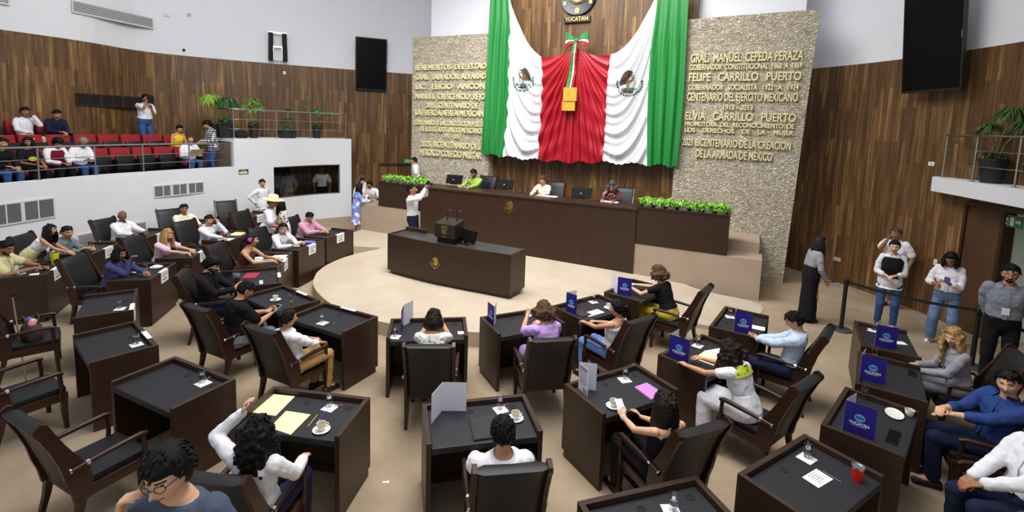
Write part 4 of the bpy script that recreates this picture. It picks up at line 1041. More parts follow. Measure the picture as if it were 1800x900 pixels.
text_mesh('sign_lettering', 'SALIDA', .045, .002, SIGNW, o, M.Translation((0, -.010, .042)) @ UPR)
def pictogram_sign(o, w, h):
    mb = MB(); mb.box(-w / 2, w / 2, -.012, 0, -h / 2, h / 2, b=.003); mb.build('sign_board', GREEN, o)
    mb = MB(); mb.box(-w * .02, w * .14, -.014, -.012, -h * .34, h * .34); mb.build('door_symbol', SIGNW, o)
    mb = MB(); mb.ell((-w * .16, -.013, h * .2), (.02, .003, .02)); mb.tube([(-w * .16, -.014, h * .12), (-w * .22, -.014, -h * .1), (-w * .32, -.014, -h * .3)], .010, 6); mb.tube([(-w * .22, -.014, -h * .08), (-w * .12, -.014, -h * .32)], .010, 6); mb.tube([(-w * .30, -.014, h * .06), (-w * .16, -.014, h * .1), (-w * .08, -.014, -.005)], .008, 6); mb.build('running_figure', SIGNW, o)
    mb = MB(); mb.prism([(w * .2, -.02), (w * .34, -.02), (w * .34, -.05), (w * .44, 0), (w * .34, .05), (w * .34, .02), (w * .2, .02)], .012, .014, UPR); mb.build('arrow', SIGNW, o)
o = wall_thing('exit_sign', RW, 1779, 389, 'green emergency exit sign above the doorway at right', 'sign', .01); pictogram_sign(o, .42, .2)
o = wall_thing('exit_sign', LW, 716, 283, 'green emergency exit sign on the wood wall beside the left stone slab', 'sign', .01); pictogram_sign(o, .34, .2)
o = wall_thing('handrail_bar', LW, 695, 288, 'thin dark handrail on the wood wall below the exit sign', 'rail', .08); mb = MB(); mb.box(-.62, .62, -.03, .03, -.02, .02); mb.build('rail_bar', DESKW, o)
for x in (-.5, .5): mb = MB(); mb.box(x - .02, x + .02, .0, .08, -.05, -.02); mb.build('bracket', DESKW, o)

# ------------------------------------------------------------------ potted plants on the ledge and the balcony
def strappy(rng, mb, c, r, n, droop=1.0, up=.6, w=.016):
    for k in range(int(n * 1.7)):
        a = rng.uniform(0, 2 * pi); e = rng.uniform(-.25, 1.3) * up; L = r * rng.uniform(.75, 1.1); d = V((cos(a) * cos(e), sin(a) * cos(e), sin(e))); sd = V((-sin(a), cos(a), 0))
        P = [V(c) + d * (L * q) + V((0, 0, -droop * L * .75 * q ** 2.2)) for q in (0, .3, .6, .85, 1)]
        W = [w * .6, w, w * .8, w * .45, .001]; mb.m = 0 if rng.random() < .65 else 1
        mb.add([p + sd * x for p, x in zip(P, W)] + [p - sd * x for p, x in zip(P, W)], [(i, i + 1, 6 + i, 5 + i) for i in range(4)])
def dracaena(name, p, rz, pot, stems, mats, label, cover=None, seed=1, group=None, pmat=None, sq=False):
    rg = random.Random(seed); o = empty(name, p, rz, label, 'plant', group)
    pot_shape(*pot, sq=sq).build('pot', pmat or POTB, o)
    mb = MB(); mb.lathe([(pot[1] - .018, pot[2] - .035), (.01, pot[2] - .03)], 16); mb.build('soil', SOIL, o)
    if cover: f = bushy_foliage(rg, *cover); f.build('ground_cover', [LEAF[1], LEAF[3]], o, fix=False).location = (0, 0, pot[2] - .04)
    for tx, ty, tz, r, n in stems:
        mb = MB(); mb.tube([(tx * .1, ty * .1, pot[2] - .05), (tx * .35, ty * .35, pot[2] + (tz - pot[2]) * .45), (tx, ty, tz)], [.014, .012, .010], 6); st_ = mb.build('stem', STEMM, o, True)
        f = MB(); strappy(rg, f, (tx, ty, tz), r, n); f.build('leaf_rosette', mats, st_, True, fix=False)
LEDG = off(G_TALL, .50); SL = lengths(LEDG)
def ledge(u, o_=.5):
    c = off(G_TALL, o_); p, s = on_curve(u, 225, c); return V((p.x, p.y, ZT))
lp = ledge(398, .62); dracaena('potted_dracaena', lp, .3, (.20, .25, .46), [(.05, .0, 1.15, .42, 150)], [LEAF[1], LEAF[3]], 'dark green strappy palm in a big black pot at the left end of the ledge', (.20, .22, 160, .06), 11, sq=True)
_p, _d = along(G_TALL, ST, .06); lp = _p + V((-_d.y, _d.x, 0)) * 1.05; lp.z = ZT; dracaena('potted_dracaena', lp, .3, (.17, .21, .42), [(-.10, .0, 1.25, .40, 170), (.05, .05, 1.05, .28, 50)], [LEAF[2], LEAF[0]], 'lime green strappy palm behind the standing man in the checked shirt', None, 12)
lp = ledge(446, .5); dracaena('potted_dracaena', lp, .3, (.11, .155, .40), [(.02, .0, 1.20, .26, 60), (-.06, .05, .92, .24, 50), (.16, 0, .98, .26, 50), (-.25, 0, 1.0, .2, 30)], [LEAF[0], LEAF[3]], 'slender dracaena in a black pot, second of the pots on the ledge', (.14, .18, 110, .05), 13)
lp = ledge(505, .5); dracaena('potted_dracaena', lp, atan2(_rt.y, _rt.x) + .45, (.26, .29, .25), [(0, .0, .62, .30, 60), (.04, .03, .95, .22, 24)], [LEAF[1], LEAF[3]], 'low dark fern palm in a wide black trough on the ledge', (.30, .14, 160, .05), 14)
lp = ledge(557, .5); dracaena('potted_dracaena', lp, .3, (.11, .15, .38), [(-.10, .0, .95, .26, 60), (.05, .04, 1.0, .24, 60), (.40, .05, .90, .20, 30), (-.42, 0, 1.22, .12, 24)], [LEAF[1], LEAF[0]], 'branching dracaena in a black pot, rightmost on the ledge', (.14, .16, 110, .05), 15)
ba = empty('black_bag', ledge(424, .45), .4, 'slumped black bag on the ledge between the pots', 'bag')
mb = MB(); mb.ell((0, 0, .09), (.22, .12, .11)); mb.build('bag_body', MATTE, ba, True); mb = MB(); mb.tube([(-.1, -.05, .18), (-.02, -.1, .25), (.12, -.08, .17)], .012, 6); mb.build('strap', MATTE, ba)
dracaena('potted_dracaena', (8.25, 8.44, zb1), .0, (.14, .20, .42), [(-.06, .10, .98, .26, 70), (-.10, -.32, 1.22, .32, 110), (-.12, -.60, 1.02, .30, 70)], [LEAF[1], LEAF[3]], 'tall dark dracaena in a black pot on the balcony at upper right', (.15, .2, 110, .05), 16)
dracaena('potted_dracaena', (8.08, 7.46, zb1), .0, (.16, .22, .30), [(.0, .0, .55, .25, 40)], [LEAF[3], LEAF[1]], 'low leafy plant in a black pot at the right edge of the balcony', (.24, .22, 150, .06), 17)
# ------------------------------------------------------------------ people
DG_TMP = {}
def fuse(mb, voxel, name, smooth=2, noise=0.0, nscale=.05):
    """the shapes of mb melted into one continuous surface"""
    me = mb.mesh(name, [], fix=True)
    ob = bpy.data.objects.new('melt', me); COL.objects.link(ob)
    r = ob.modifiers.new('r', 'REMESH'); r.mode = 'VOXEL'; r.voxel_size = voxel; r.use_smooth_shade = True
    s = ob.modifiers.new('s', 'SMOOTH'); s.factor = .5; s.iterations = smooth
    if noise:
        tx = bpy.data.textures.get('folds%g' % nscale)
        if not tx: tx = bpy.data.textures.new('folds%g' % nscale, 'CLOUDS'); tx.noise_scale = nscale; tx.noise_depth = 1
        d = ob.modifiers.new('d', 'DISPLACE'); d.texture = tx; d.strength = noise; d.mid_level = .5; d.texture_coords = 'LOCAL'
    dg = bpy.context.evaluated_depsgraph_get(); out = bpy.data.meshes.new_from_object(ob.evaluated_get(dg))
    bpy.data.objects.remove(ob); bpy.data.meshes.remove(me); out.name = name
    return out

def sstep(a, b, x):
    t = max(0, min(1, (x - a) / (b - a))); return t * t * (3 - 2 * t)
def g(x, s): return exp(-(x / s) ** 2)
def head_point(d, fem, fat):
    """surface of a head in direction d (x right, y front, z up), metres, origin between the ears"""
    x, y, z = d
    p = [x * .077, y * .097, z * .117]
    low = sstep(-.05, -.95, z)
    p[0] *= 1 - (.34 if fem else .26) * low * (1 - .3 * fat) + .05 * fat * low
    if y < 0: p[1] *= 1 - .42 * low; p[0] *= 1 - .12 * low
    else: p[1] *= 1 - .06 * low
    X, Z = p[0], p[2]
    if y > .15:
        f = sstep(.15, .6, y)
        p[1] += f * (.024 * g(X, .0105) * (g(Z + .024, .014) + .45 * g(Z + .008, .018)) + .010 * g(X, .020) * g(Z + .030, .009))
        for sx in (-1, 1):
            p[1] -= f * .0085 * g(X - sx * .031, .017) * g(Z - .006, .013)
            p[1] += f * .004 * g(X - sx * .04, .022) * g(Z + .022, .016)
        p[1] += f * (.004 * g(Z - .026, .010) * g(X, .05) + .0065 * g(X, .024) * (g(Z + .052, .0055) + g(Z + .063, .0055)) + .009 * g(X, .022) * g(Z + .093, .016) - .004 * g(X, .02) * g(Z + .077, .006))
    return V(p)
def head_dirs(n, m):
    rows = []
    for i in range(m):
        a = (i + .5) / m; z = -cos(pi * a)
        z = max(-.985, min(.985, z)); r = sqrt(1 - z * z); row = []
        for j in range(n):
            q = 2 * pi * j / n; lon = q + .42 * sin(2 * q) * 0 - .55 * sin(q)     # denser at the front
            row.append((r * sin(lon), r * cos(lon), z))
        rows.append(row)
    return rows
SKINS = {'tan': rgb(196, 146, 112), 'light': rgb(218, 172, 140), 'brown': rgb(160, 110, 80), 'dark': rgb(120, 80, 60)}
def skin_mat(k): return simple('skin_' + k, SKINS[k], .55, noise=.05, scale=14, spec=.35)
LIPM = simple('lips', rgb(164, 92, 84), .5); EYEW = simple('eye_white', rgb(232, 230, 226), .25); IRIS = simple('dark_iris', rgb(34, 24, 20), .2)
HAIRS = {'black': rgb(13, 11, 12), 'dark': rgb(30, 22, 18), 'brown': rgb(84, 60, 42), 'blonde': rgb(176, 138, 88), 'grey': rgb(136, 132, 128), 'pepper': rgb(78, 74, 74), 'violet': rgb(92, 84, 104)}
def hair_mat(k): return simple('hair_' + k, HAIRS[k], .48, noise=.25, scale=6, stretch=(14, 14, 1), bump=.4, bscale=30, spec=.22)
def cloth(name, col, rough=.85, **k): return simple('cloth_' + name, col, rough, noise=k.get('noise', .05), scale=k.get('scale', 25), bump=.25, bscale=18, spec=.2)
def check_cloth():
    m, t, p = nt('checked_cloth'); L = t.links.new; tc = node(t, 'ShaderNodeTexCoord'); sp = node(t, 'ShaderNodeSeparateXYZ'); L(tc.outputs['Object'], sp.inputs[0])
    acc = None
    for ax_ in ('X', 'Z'):
        a = node(t, 'ShaderNodeMath', operation='MULTIPLY'); a.inputs[1].default_value = 2 * pi / .06; L(sp.outputs[ax_], a.inputs[0])
        b = node(t, 'ShaderNodeMath', operation='SINE'); L(a.outputs[0], b.inputs[0]); c = node(t, 'ShaderNodeMath', operation='GREATER_THAN'); c.inputs[1].default_value = 0; L(b.outputs[0], c.inputs[0])
        if acc is None: acc = c
        else: s = node(t, 'ShaderNodeMath', operation='ADD'); L(acc.outputs[0], s.inputs[0]); L(c.outputs[0], s.inputs[1]); acc = s
    h = node(t, 'ShaderNodeMath', operation='MULTIPLY'); h.inputs[1].default_value = .5; L(acc.outputs[0], h.inputs[0])
    r = ramp(t, [(0, rgb(232, 232, 236)), (.5, rgb(120, 122, 134)), (1, rgb(36, 38, 52))]); L(h.outputs[0], r.inputs[0]); L(r.outputs[0], p.inputs['Base Color']); p.inputs['Roughness'].default_value = .85
    return m
def spot_cloth(name, base, spots, scale, thr=.32):
    m, t, p = nt('cloth_' + name); L = t.links.new; tc = node(t, 'ShaderNodeTexCoord'); v = node(t, 'ShaderNodeTexVoronoi', Scale=scale); L(tc.outputs['Object'], v.inputs['Vector'])
    s = node(t, 'ShaderNodeSeparateColor'); L(v.outputs['Color'], s.inputs[0]); cr = ramp(t, [(i / len(spots), c) for i, c in enumerate(spots)]); cr.color_ramp.interpolation = 'CONSTANT'; L(s.outputs[0], cr.inputs[0])
    lt = node(t, 'ShaderNodeMath', operation='LESS_THAN'); lt.inputs[1].default_value = thr; L(v.outputs['Distance'], lt.inputs[0])
    mx = node(t, 'ShaderNodeMix', data_type='RGBA'); mx.inputs[6].default_value = (*base, 1); L(lt.outputs[0], mx.inputs[0]); L(cr.outputs[0], mx.inputs[7]); L(mx.outputs[2], p.inputs['Base Color']); p.inputs['Roughness'].default_value = .85
    return m
WH = rgb(232, 232, 238)
CL = dict(white=cloth('white', WH), cream=cloth('cream', rgb(232, 224, 198)), offwhite=cloth('ivory', rgb(238, 230, 210)), beige=cloth('pale_khaki', rgb(206, 196, 150)), black=cloth('black', rgb(22, 22, 26)), navy=cloth('navy', rgb(26, 32, 58)),
          denim=cloth('denim', rgb(58, 86, 136), noise=.15), ddenim=cloth('dark_denim', rgb(34, 46, 84), noise=.1), ldenim=cloth('washed_denim', rgb(104, 128, 164), noise=.2, scale=8), bluedenim=cloth('denim_shirt', rgb(42, 66, 124), noise=.12),
          khaki=cloth('tan_chino', rgb(176, 136, 84)), grey=cloth('grey', rgb(120, 124, 132)), lgrey=cloth('pale_grey', rgb(150, 150, 158)), mgrey=cloth('heather_grey', rgb(132, 136, 150)), suit=cloth('grey_suit', rgb(112, 122, 128)), slate=cloth('slate_tee', rgb(78, 88, 108)),
          lilac=cloth('lilac', rgb(196, 160, 226)), pink=cloth('pale_pink', rgb(226, 190, 206)), pinkshirt=cloth('pink_shirt', rgb(196, 146, 172)), brown=cloth('brown', rgb(84, 52, 48)), dkblue=cloth('dusty_navy', rgb(66, 68, 112)), pblue=cloth('pale_blue', rgb(190, 206, 232)),
          lime=cloth('lime_green', rgb(150, 186, 82)), yellow=cloth('yellow', rgb(236, 206, 40)), mustard=cloth('mustard', rgb(190, 168, 50)), wine=cloth('wine_vest', rgb(112, 24, 44)), tank=cloth('white_rib', rgb(226, 226, 230)), khaki2=cloth('sand_trousers', rgb(190, 180, 150)), sky=cloth('sky_jeans', rgb(116, 146, 206), noise=.12),
          check=check_cloth(), speck=spot_cloth('speckled', rgb(236, 236, 230), [rgb(40, 44, 50), rgb(90, 110, 90), rgb(236, 236, 230), rgb(150, 120, 80)], 34, .28), floral=spot_cloth('floral', rgb(60, 24, 30), [rgb(150, 36, 44), rgb(40, 36, 50), rgb(196, 150, 140), rgb(96, 30, 40)], 22, .5),
          embro=spot_cloth('embroidered', rgb(238, 236, 238), [rgb(190, 40, 60), rgb(60, 130, 70), rgb(220, 180, 60), rgb(60, 70, 160)], 16, .45), trim=spot_cloth('red_trim', rgb(226, 190, 196), [rgb(170, 30, 50), rgb(196, 60, 60), rgb(120, 40, 50), rgb(200, 90, 90)], 40, .5), yoke=spot_cloth('lime_yoke', rgb(176, 204, 50), [rgb(196, 160, 40), rgb(84, 110, 40), rgb(236, 236, 240), rgb(120, 90, 30)], 18, .42), bluedress=spot_cloth('tie_dye', rgb(128, 150, 224), [rgb(226, 232, 246), rgb(160, 180, 236), rgb(96, 120, 210)], 9, .5), batik=spot_cloth('skirt_print', rgb(220, 222, 224), [rgb(80, 96, 60), rgb(210, 190, 70), rgb(120, 124, 130)], 12, .5))
SHOE = simple('dark_shoe_leather', rgb(34, 26, 24), .4); SHOEW = simple('white_sneaker', rgb(226, 226, 224), .6); SHOEN = simple('tan_sandal', rgb(150, 110, 80), .6)
FRAME = simple('dark_spectacle_frame', rgb(26, 22, 22), .3); MASKB = simple('pale_blue_mask', rgb(168, 200, 232), .8); MASKP = simple('pink_mask', rgb(226, 196, 220), .8); LANY = simple('dark_lanyard', rgb(40, 40, 60), .7)

def ik(a, b, l1, l2, pole):
    a = V(a); b = V(b); d = b - a; L = d.length; mx = (l1 + l2) * .985
    if L > mx: b = a + d * (mx / L); d = b - a; L = mx
    c = (l1 * l1 - l2 * l2 + L * L) / (2 * L); h = sqrt(max(1e-6, l1 * l1 - c * c)); u = d.normalized()
    pl = V(pole) - u * V(pole).dot(u); pl = pl.normalized() if pl.length > 1e-5 else u.orthogonal().normalized()
    return a + u * c + pl * h, b

def hand_shape(mb, w, d, side, curl, s=1.0, palm=None, n=7):
    """palm, four bent fingers of unequal length and a thumb leaving the side of the palm"""
    d = V(d).normalized(); pn = V(palm or (0, 0, -1)); pn = pn - d * pn.dot(d)
    pn = pn.normalized() if pn.length > 1e-4 else d.orthogonal().normalized()
    sd = d.cross(pn) * side                                      # towards the thumb
    w = V(w)
    for k, q in enumerate((-.027, -.009, .009, .027)):
        b0_ = w + sd * (q * .7 * s); b1_ = w + d * (.088 - abs(q + .004) * .25) * s + sd * q * s
        mb.capsule(b0_, b1_, .0145 * s, .0125 * s, n)
        L = (.064, .078, .083, .074)[k] * s; p = b1_; dr = d.copy(); r = .0098 * s
        for f_, rr in ((.46, .95), (.31, .88), (.23, .78)):
            dr = (dr * cos(curl) + pn * sin(curl)).normalized(); q2 = p + dr * (L * f_); mb.capsule(p, q2, r, r * .93, n); p = q2; r *= .93
            pn2 = pn
    t0 = w + d * .025 * s + sd * .026 * s; t1 = t0 + (d * .030 + sd * .026 + pn * .012) * s; t2 = t1 + (d * .032 + sd * (.010 - curl * .012) + pn * (.006 + .018 * curl)) * s; t3 = t2 + (d * .024 - sd * curl * .012 + pn * .010 * curl) * s
    mb.capsule(t0, t1, .0135 * s, .0115 * s, n); mb.capsule(t1, t2, .0112 * s, .0100 * s, n); mb.capsule(t2, t3, .0098 * s, .0085 * s, n)

NP = 0; HEADS = {}
def person(label, T, rz, pose='sit', s=1.0, fat=1.0, lean=6, twist=0, yaw=0, pitch=8, roll=0, LH=None, RH=None, skin='tan', top='white', sleeve='long', bottom='navy', hair=('short', 'black'),
           fem=False, shoes='dark', extras=(), near=False, seat=.475, hemline=None, untuck=False, curl=(.45, .45), legs=None, knees=None, palms=(None, None), hdir=(None, None), beard=None, collar=True, group=None, hipy=-.11, spread=1.0, low=True):
    global NP; NP += 1
    rg = random.Random(NP * 17); o = empty('person', T, rz, label, 'person', group)
    H = {}; S = s
    if pose == 'sit': hip = V((0, hipy, seat + .068))
    else: hip = V((0, 0, .93 * S))
    la = R(lean); u = V((0, sin(la), cos(la))); f = V((0, cos(la), -sin(la))); rt = V((1, 0, 0))
    tw = M.Rotation(R(twist), 4, u); rt2 = (tw @ rt).normalized(); f2 = (tw @ f).normalized()
    sw = (.172 if fem else .195) * S * (1 + .12 * (fat - 1))
    W0 = .155 if fem else .158
    wl = [  # up, half width, half depth, forward shift, which axes
        (-.10, W0 * .90, .105, 0, 0), (-.02, W0 * 1.06, .125, 0, 0), (.08, W0 * .98, .115, .0, .2), (.19, (.122 if fem else .145), .100, .005, .5), (.30, .140 if fem else .158, .108, .008, 1), (.40, .155 if fem else .178, .105, .004, 1), (.465, sw * .80, .080, -.004, 1), (.505, .085, .062, -.004, 1), (.545, .054, .056, .004, 1)]
    def ring(q, grow, n=18, fm=1.0):
        h, w, d, fs, ax_ = q; fk = fat if h < .36 else 1 + (fat - 1) * .5
        w = w * S * fk + grow; d = d * S * (fk ** 1.5 if .0 < h < .34 else fk) + grow; rr = rt.lerp(rt2, ax_).normalized(); ff = f.lerp(f2, ax_).normalized()
        belly = (fat - 1) * .16 if 0 <= h < .34 else 0
        c = hip + u * (h * S) + ff * (fs + belly * .6)
        bust = .022 * S if (fem and .27 < h < .37) else 0
        out = []
        for j in range(n):
            a = 2 * pi * j / n; ca, sa = cos(a), sin(a); e = 2.4; r = (abs(ca) ** e + abs(sa) ** e) ** (-1 / e)
            out.append(tuple(c + rr * (w * r * ca) + ff * ((d + (bust if sa > 0 else 0)) * r * sa)))
        return out
    neck0 = hip + u * .515 * S; hu = (u * .75 + V((0, 0, .25))).normalized()
    Hm = M.Rotation(R(twist * .6 + yaw), 4, 'Z') @ M.Rotation(R(-pitch), 4, 'X') @ M.Rotation(R(roll), 4, 'Y')
    base = neck0 + hu * .052 * S + f2 * .012
    hs = S * (1.02 if fem else 1.06); hc = base + Hm.to_3x3() @ V((0, .022, .098)) * hs
    HM = M.Translation(hc) @ Hm @ M.Scale(hs, 4)
    # arms
    shl = {}; arms_ = {}
    for sd, tgt in ((-1, LH), (1, RH)):
        sh = hip + u * .455 * S + rt2 * (sd * sw) - f2 * .005
        if tgt is None:
            tgt = (sd * .13, .30, seat + .20) if pose == 'sit' else tuple(hip + V((sd * (sw + .06), .04, -.06)))
        elif tgt == 'desk': tgt = (sd * .15, .42, .815)
        pole = V((sd * .55, -.5, -.75))
        el, wr = ik(sh, V(tgt), .29 * S, .255 * S, pole); shl[sd] = sh; arms_[sd] = (el, wr)
    # legs
    lg = {}
    for sd in (-1, 1):
        hj = hip + V((sd * .09 * S, 0, -.02))
        if pose == 'sit':
            kx = (knees or {}).get(sd, None) or (sd * .115 * spread, .40 * S + hipy + .06, seat + .045); kn = V(kx); an = V((legs or {}).get(sd, None) or (sd * .12 * spread, kn.y - .03, .085))
        else:
            ft = (legs or {}).get(sd, None) or (sd * .10 * spread, 0, 0); an = V((ft[0], ft[1], .085 + ft[2])); kn, an = ik(hj, an, .42 * S, .425 * S, (sd * .12, 1, 0)); 
        lg[sd] = (hj, kn, an)
    vx = .0062 if near else .0105; nn_ = 12 if near else 9
    mb = MB(); mb.loft([ring(q, 0) for q in wl])
    mb.capsule(neck0 - u * .03, base + Hm.to_3x3() @ V((0, .01, .03)), .056 * S * (.9 if fem else 1.05), .050 * S * (.9 if fem else 1.08), 12)
    for sd in (-1, 1):
        sh, (el, wr) = shl[sd], arms_[sd]; q = (.82 if fem else 1.0) * (1 + .35 * (fat - 1)) * S
        mb.capsule(sh - rt2 * sd * .02, sh.lerp(el, .35), .050 * q, .046 * q, nn_); mb.capsule(sh.lerp(el, .3), el, .046 * q, .038 * q, nn_); mb.capsule(el, el.lerp(wr, .4), .041 * q, .040 * q, nn_); mb.capsule(el.lerp(wr, .4), wr, .040 * q, .026 * q, nn_)
        hj, kn, an = lg[sd]
        if low: mb.capsule(hj, kn, .082 * q, .058 * q, nn_); mb.capsule(kn, kn.lerp(an, .4), .056 * q, .055 * q, nn_); mb.capsule(kn.lerp(an, .4), an, .054 * q, .036 * q, nn_); mb.capsule(an, an + V((0, .12, -.045)), .036 * q, .030, nn_)
        if near:
            i = 0 if sd < 0 else 1; hand_shape(mb, wr, hdir[i] or (wr - el), sd, curl[i], 1.03 * S * (.92 if fem else 1), palms[i], 9)
    me = fuse(mb, vx, 'body', 2)
    body = link('body', me, o)
    bm = bmesh.new(); bm.from_mesh(me)
    # head (finer mesh), ears, hands of the far figures
    hb = MB(); N_, M_ = (56, 44) if near else (36, 28); rows = head_dirs(N_, M_); ft = max(0, min(1, (fat - 1) * 2.5))
    cells = []
    rr_ = [[tuple(HM @ head_point(d, fem, ft)) for d in row] for row in rows]; loc_ = [[head_point(d, fem, ft) for d in row] for row in rows]
    hb.loft(rr_)
    nq = len(hb.f) - 2
    def face_mat(k):
        if k >= nq: return 0
        i, j = divmod(k, N_); q = [loc_[a][b_] for a, b_ in ((i, j), (i, (j + 1) % N_), (i + 1, (j + 1) % N_), (i + 1, j))]; c = (q[0] + q[1] + q[2] + q[3]) / 4
        if c.y < .03: 
            return 2 if (beard == 'full' and c.z < -.045 and c.y > -.01) else 0
        if abs(c.z + .0575) < .0075 and abs(c.x) < .023: return 1
        ax_ = abs(c.x)
        if abs(c.z - .006) < .0055 and .019 < ax_ < .043: return 4 if (not near or abs(ax_ - .031) < .0072) else 3
        if abs(c.z - .0245 - .002 * g(ax_ - .035, .012)) < .0042 and .013 < ax_ < .050: return 2
        if beard:
            if abs(c.z + .044) < .006 and abs(c.x) < .026 and beard != 'goatee': return 2
            if beard in ('full', 'goatee') and c.z < -.066 and (abs(c.x) < .03 or beard == 'full'): return 2
            if beard == 'full' and c.z < -.03 and abs(c.x) > .046: return 2
        return 0
    fm = [face_mat(k) for k in range(len(hb.f))]
    hb.mi = fm
    for sx in (-1, 1):
        hb.m = 0; hb.ell((sx * .076, -.008, -.005), (.010, .020, .032), 10, 8, HM @ M.Rotation(sx * -.25, 4, 'Z'))
    if not near:
        for sd in (-1, 1):
            i = 0 if sd < 0 else 1; el, wr = arms_[sd]; hand_shape(hb, wr, hdir[i] or (wr - el), sd, curl[i], 1.05 * S * (.92 if fem else 1), palms[i], 6)
    hm = hb.mesh('head', [], True); bm.from_mesh(hm); 
    n0 = len(me.polygons)
    bm.to_mesh(me); bm.free(); bpy.data.meshes.remove(hm)
    for m_ in (skin_mat(skin), LIPM, hair_mat(hair[1] if hair[1] != 'violet' else 'dark'), EYEW, IRIS): me.materials.append(m_)
    me.polygons.foreach_set('use_smooth', [True] * len(me.polygons)); me.update()
    # ---------------- clothes
    def grow_arm(mb, r, frac):
        for sd in (-1, 1):
            sh, (el, wr) = shl[sd], arms_[sd]; q = (.86 if fem else 1.0) * (1 + .35 * (fat - 1)) * S
            mb.capsule(sh - rt2 * sd * .03 - u * .01, sh.lerp(el, .4), .066 * q + r, .058 * q + r, nn_)
            if frac <= .5: mb.capsule(sh.lerp(el, .3), sh.lerp(el, frac * 2), .054 * q + r, .056 * q + r * 1.3, nn_)
            else:
                mb.capsule(sh.lerp(el, .3), el, .054 * q + r, .046 * q + r, nn_); e2 = el.lerp(wr, (frac - .5) * 2 * .93); mb.capsule(el, e2, .046 * q + r, (.040 if frac < .9 else .034) * q + r, nn_)
    tops = MB(); gr = .014
    if top:
        ww = [q for q in wl]
        lo = -.13 if untuck else .06
        rings = []
        if untuck: rings.append(ring((-.13, W0 * 1.14, .140, 0, 0), gr + .022))
        rings += [ring(q, gr + (.016 if untuck and q[0] < .1 else 0)) for q in wl if q[0] >= lo and (q[0] < .5 if sleeve != 'none' else q[0] < .42)]
        if sleeve == 'none':
            rings.append(ring((.44, sw * .62, .088, 0, 1), gr - .004)); rings.append(ring((.475, sw * .44, .070, 0, 1), gr - .006))
        else:
            rings.append(ring((.505, .090, .068, -.004, 1), gr)); 
        tops.loft(rings)
        if sleeve == 'long': grow_arm(tops, .014, 1.0)
        elif sleeve == 'three': grow_arm(tops, .012, .78)
        elif sleeve == 'short': grow_arm(tops, .016, .36)
        elif sleeve == 'cap': grow_arm(tops, .010, .16)
        to = link('shirt' if sleeve != 'none' else 'top', fuse(tops, .009 if near else .012, 'shirt', 2, .022 if near else .016, .085), o); to.data.materials.append(CL[top] if isinstance(top, str) else top)
        if collar and sleeve in ('long', 'short', 'three'):
            cb = MB(); nc = 24; c0_ = ring((.490, .088, .068, .0, 1), .012, nc); c1_ = ring((.545, .056, .056, .002, 1), .013, nc); c2_ = ring((.482, .096, .076, .004, 1), .022, nc)
            order = [(nc // 4 + 2 + k) % nc for k in range(nc - 3)]   # open at the throat
            cb.loft([[c_[j] for j in order] for c_ in (c0_, c1_, c2_)], cap=False, closed=False); cb.build('collar', CL[top], o, True, fix=False)
            pk = MB(); jf = [ring(q, gr + .009 + (.012 if untuck and q[0] < .1 else 0), 52) for q in wl if (-.11 if untuck else .06) <= q[0] < .48]
            pk.loft([[r_[12], r_[13], r_[14]] for r_ in jf], cap=False, closed=False); pk.build('placket', CL[top], o, True, fix=False)
    if bottom and low:
        pb = MB(); dress = hemline is not None
        if dress:                                                # skirt or dress: rings from the waist to the hem
            if pose == 'stand':
                rings = [ring(q, gr + .004) for q in wl if -.05 < q[0] < .22][::-1]
                for k in range(1, 7):
                    q = k / 6; z = hip.z - .05 + (hemline - hip.z + .05) * q; rx = (W0 * 1.08 + .03 * q * spread) * S * fat; ry = (.135 + .03 * q * spread) * S * fat
                    rings.append([(rx * cos(2 * pi * j / 18), ry * sin(2 * pi * j / 18), z) for j in range(18)])
                pb.loft(rings)
            else:
                pb.loft([ring(q, gr + .004) for q in wl if q[0] < .22])
                for sd in (-1, 1):
                    hj, kn, an = lg[sd]; pb.capsule(hj, kn, .10 * fat, .085, 12); pb.capsule(kn, kn.lerp(an, .75), .085, .09, 12); pb.capsule(V((0, hj.y, hj.z)), V((0, kn.y, kn.z)), .09, .075, 12); pb.capsule(V((0, kn.y, kn.z)), V((0, kn.lerp(an, .7).y, kn.lerp(an, .7).z)), .07, .08, 12)
        else:
            pb.loft([ring(q, .008) for q in wl if q[0] < .12])
            wide = .03 if bottom in ('ldenim', 'batik') else .012
            for sd in (-1, 1):
                hj, kn, an = lg[sd]; q = (.9 if fem else 1.0) * (1 + .35 * (fat - 1)) * S
                pb.capsule(hj, kn, .090 * q + .008, .066 * q + wide * .8, nn_); pb.capsule(kn, kn.lerp(an, .93), .064 * q + wide * .8, .050 * q + wide, nn_)
        po = link('skirt' if dress else 'trousers', fuse(pb, .010 if near else .013, 'trousers', 2, .018, .10), o); po.data.materials.append(CL[bottom] if isinstance(bottom, str) else bottom)
        sm_ = {'dark': SHOE, 'white': SHOEW, 'tan': SHOEN}[shoes]
        for sd in (-1, 1):
            hj, kn, an = lg[sd]; sb = MB(); a = V((an.x, an.y - .045, an.z - .04)); sb.capsule(a, a + V((0, .08, .0)), .042, .043, 10); sb.capsule(a + V((0, .07, -.004)), a + V((sd * .012, .185, -.012)), .043, .034, 10); sb.box(a.x - .036, a.x + .036, a.y - .035, a.y + .20, a.z - .045, a.z - .026, b=.008); sb.build('shoe', sm_, o, True)
    # ---------------- hair
    style, hcol = hair; HMAT = hair_mat(hcol)
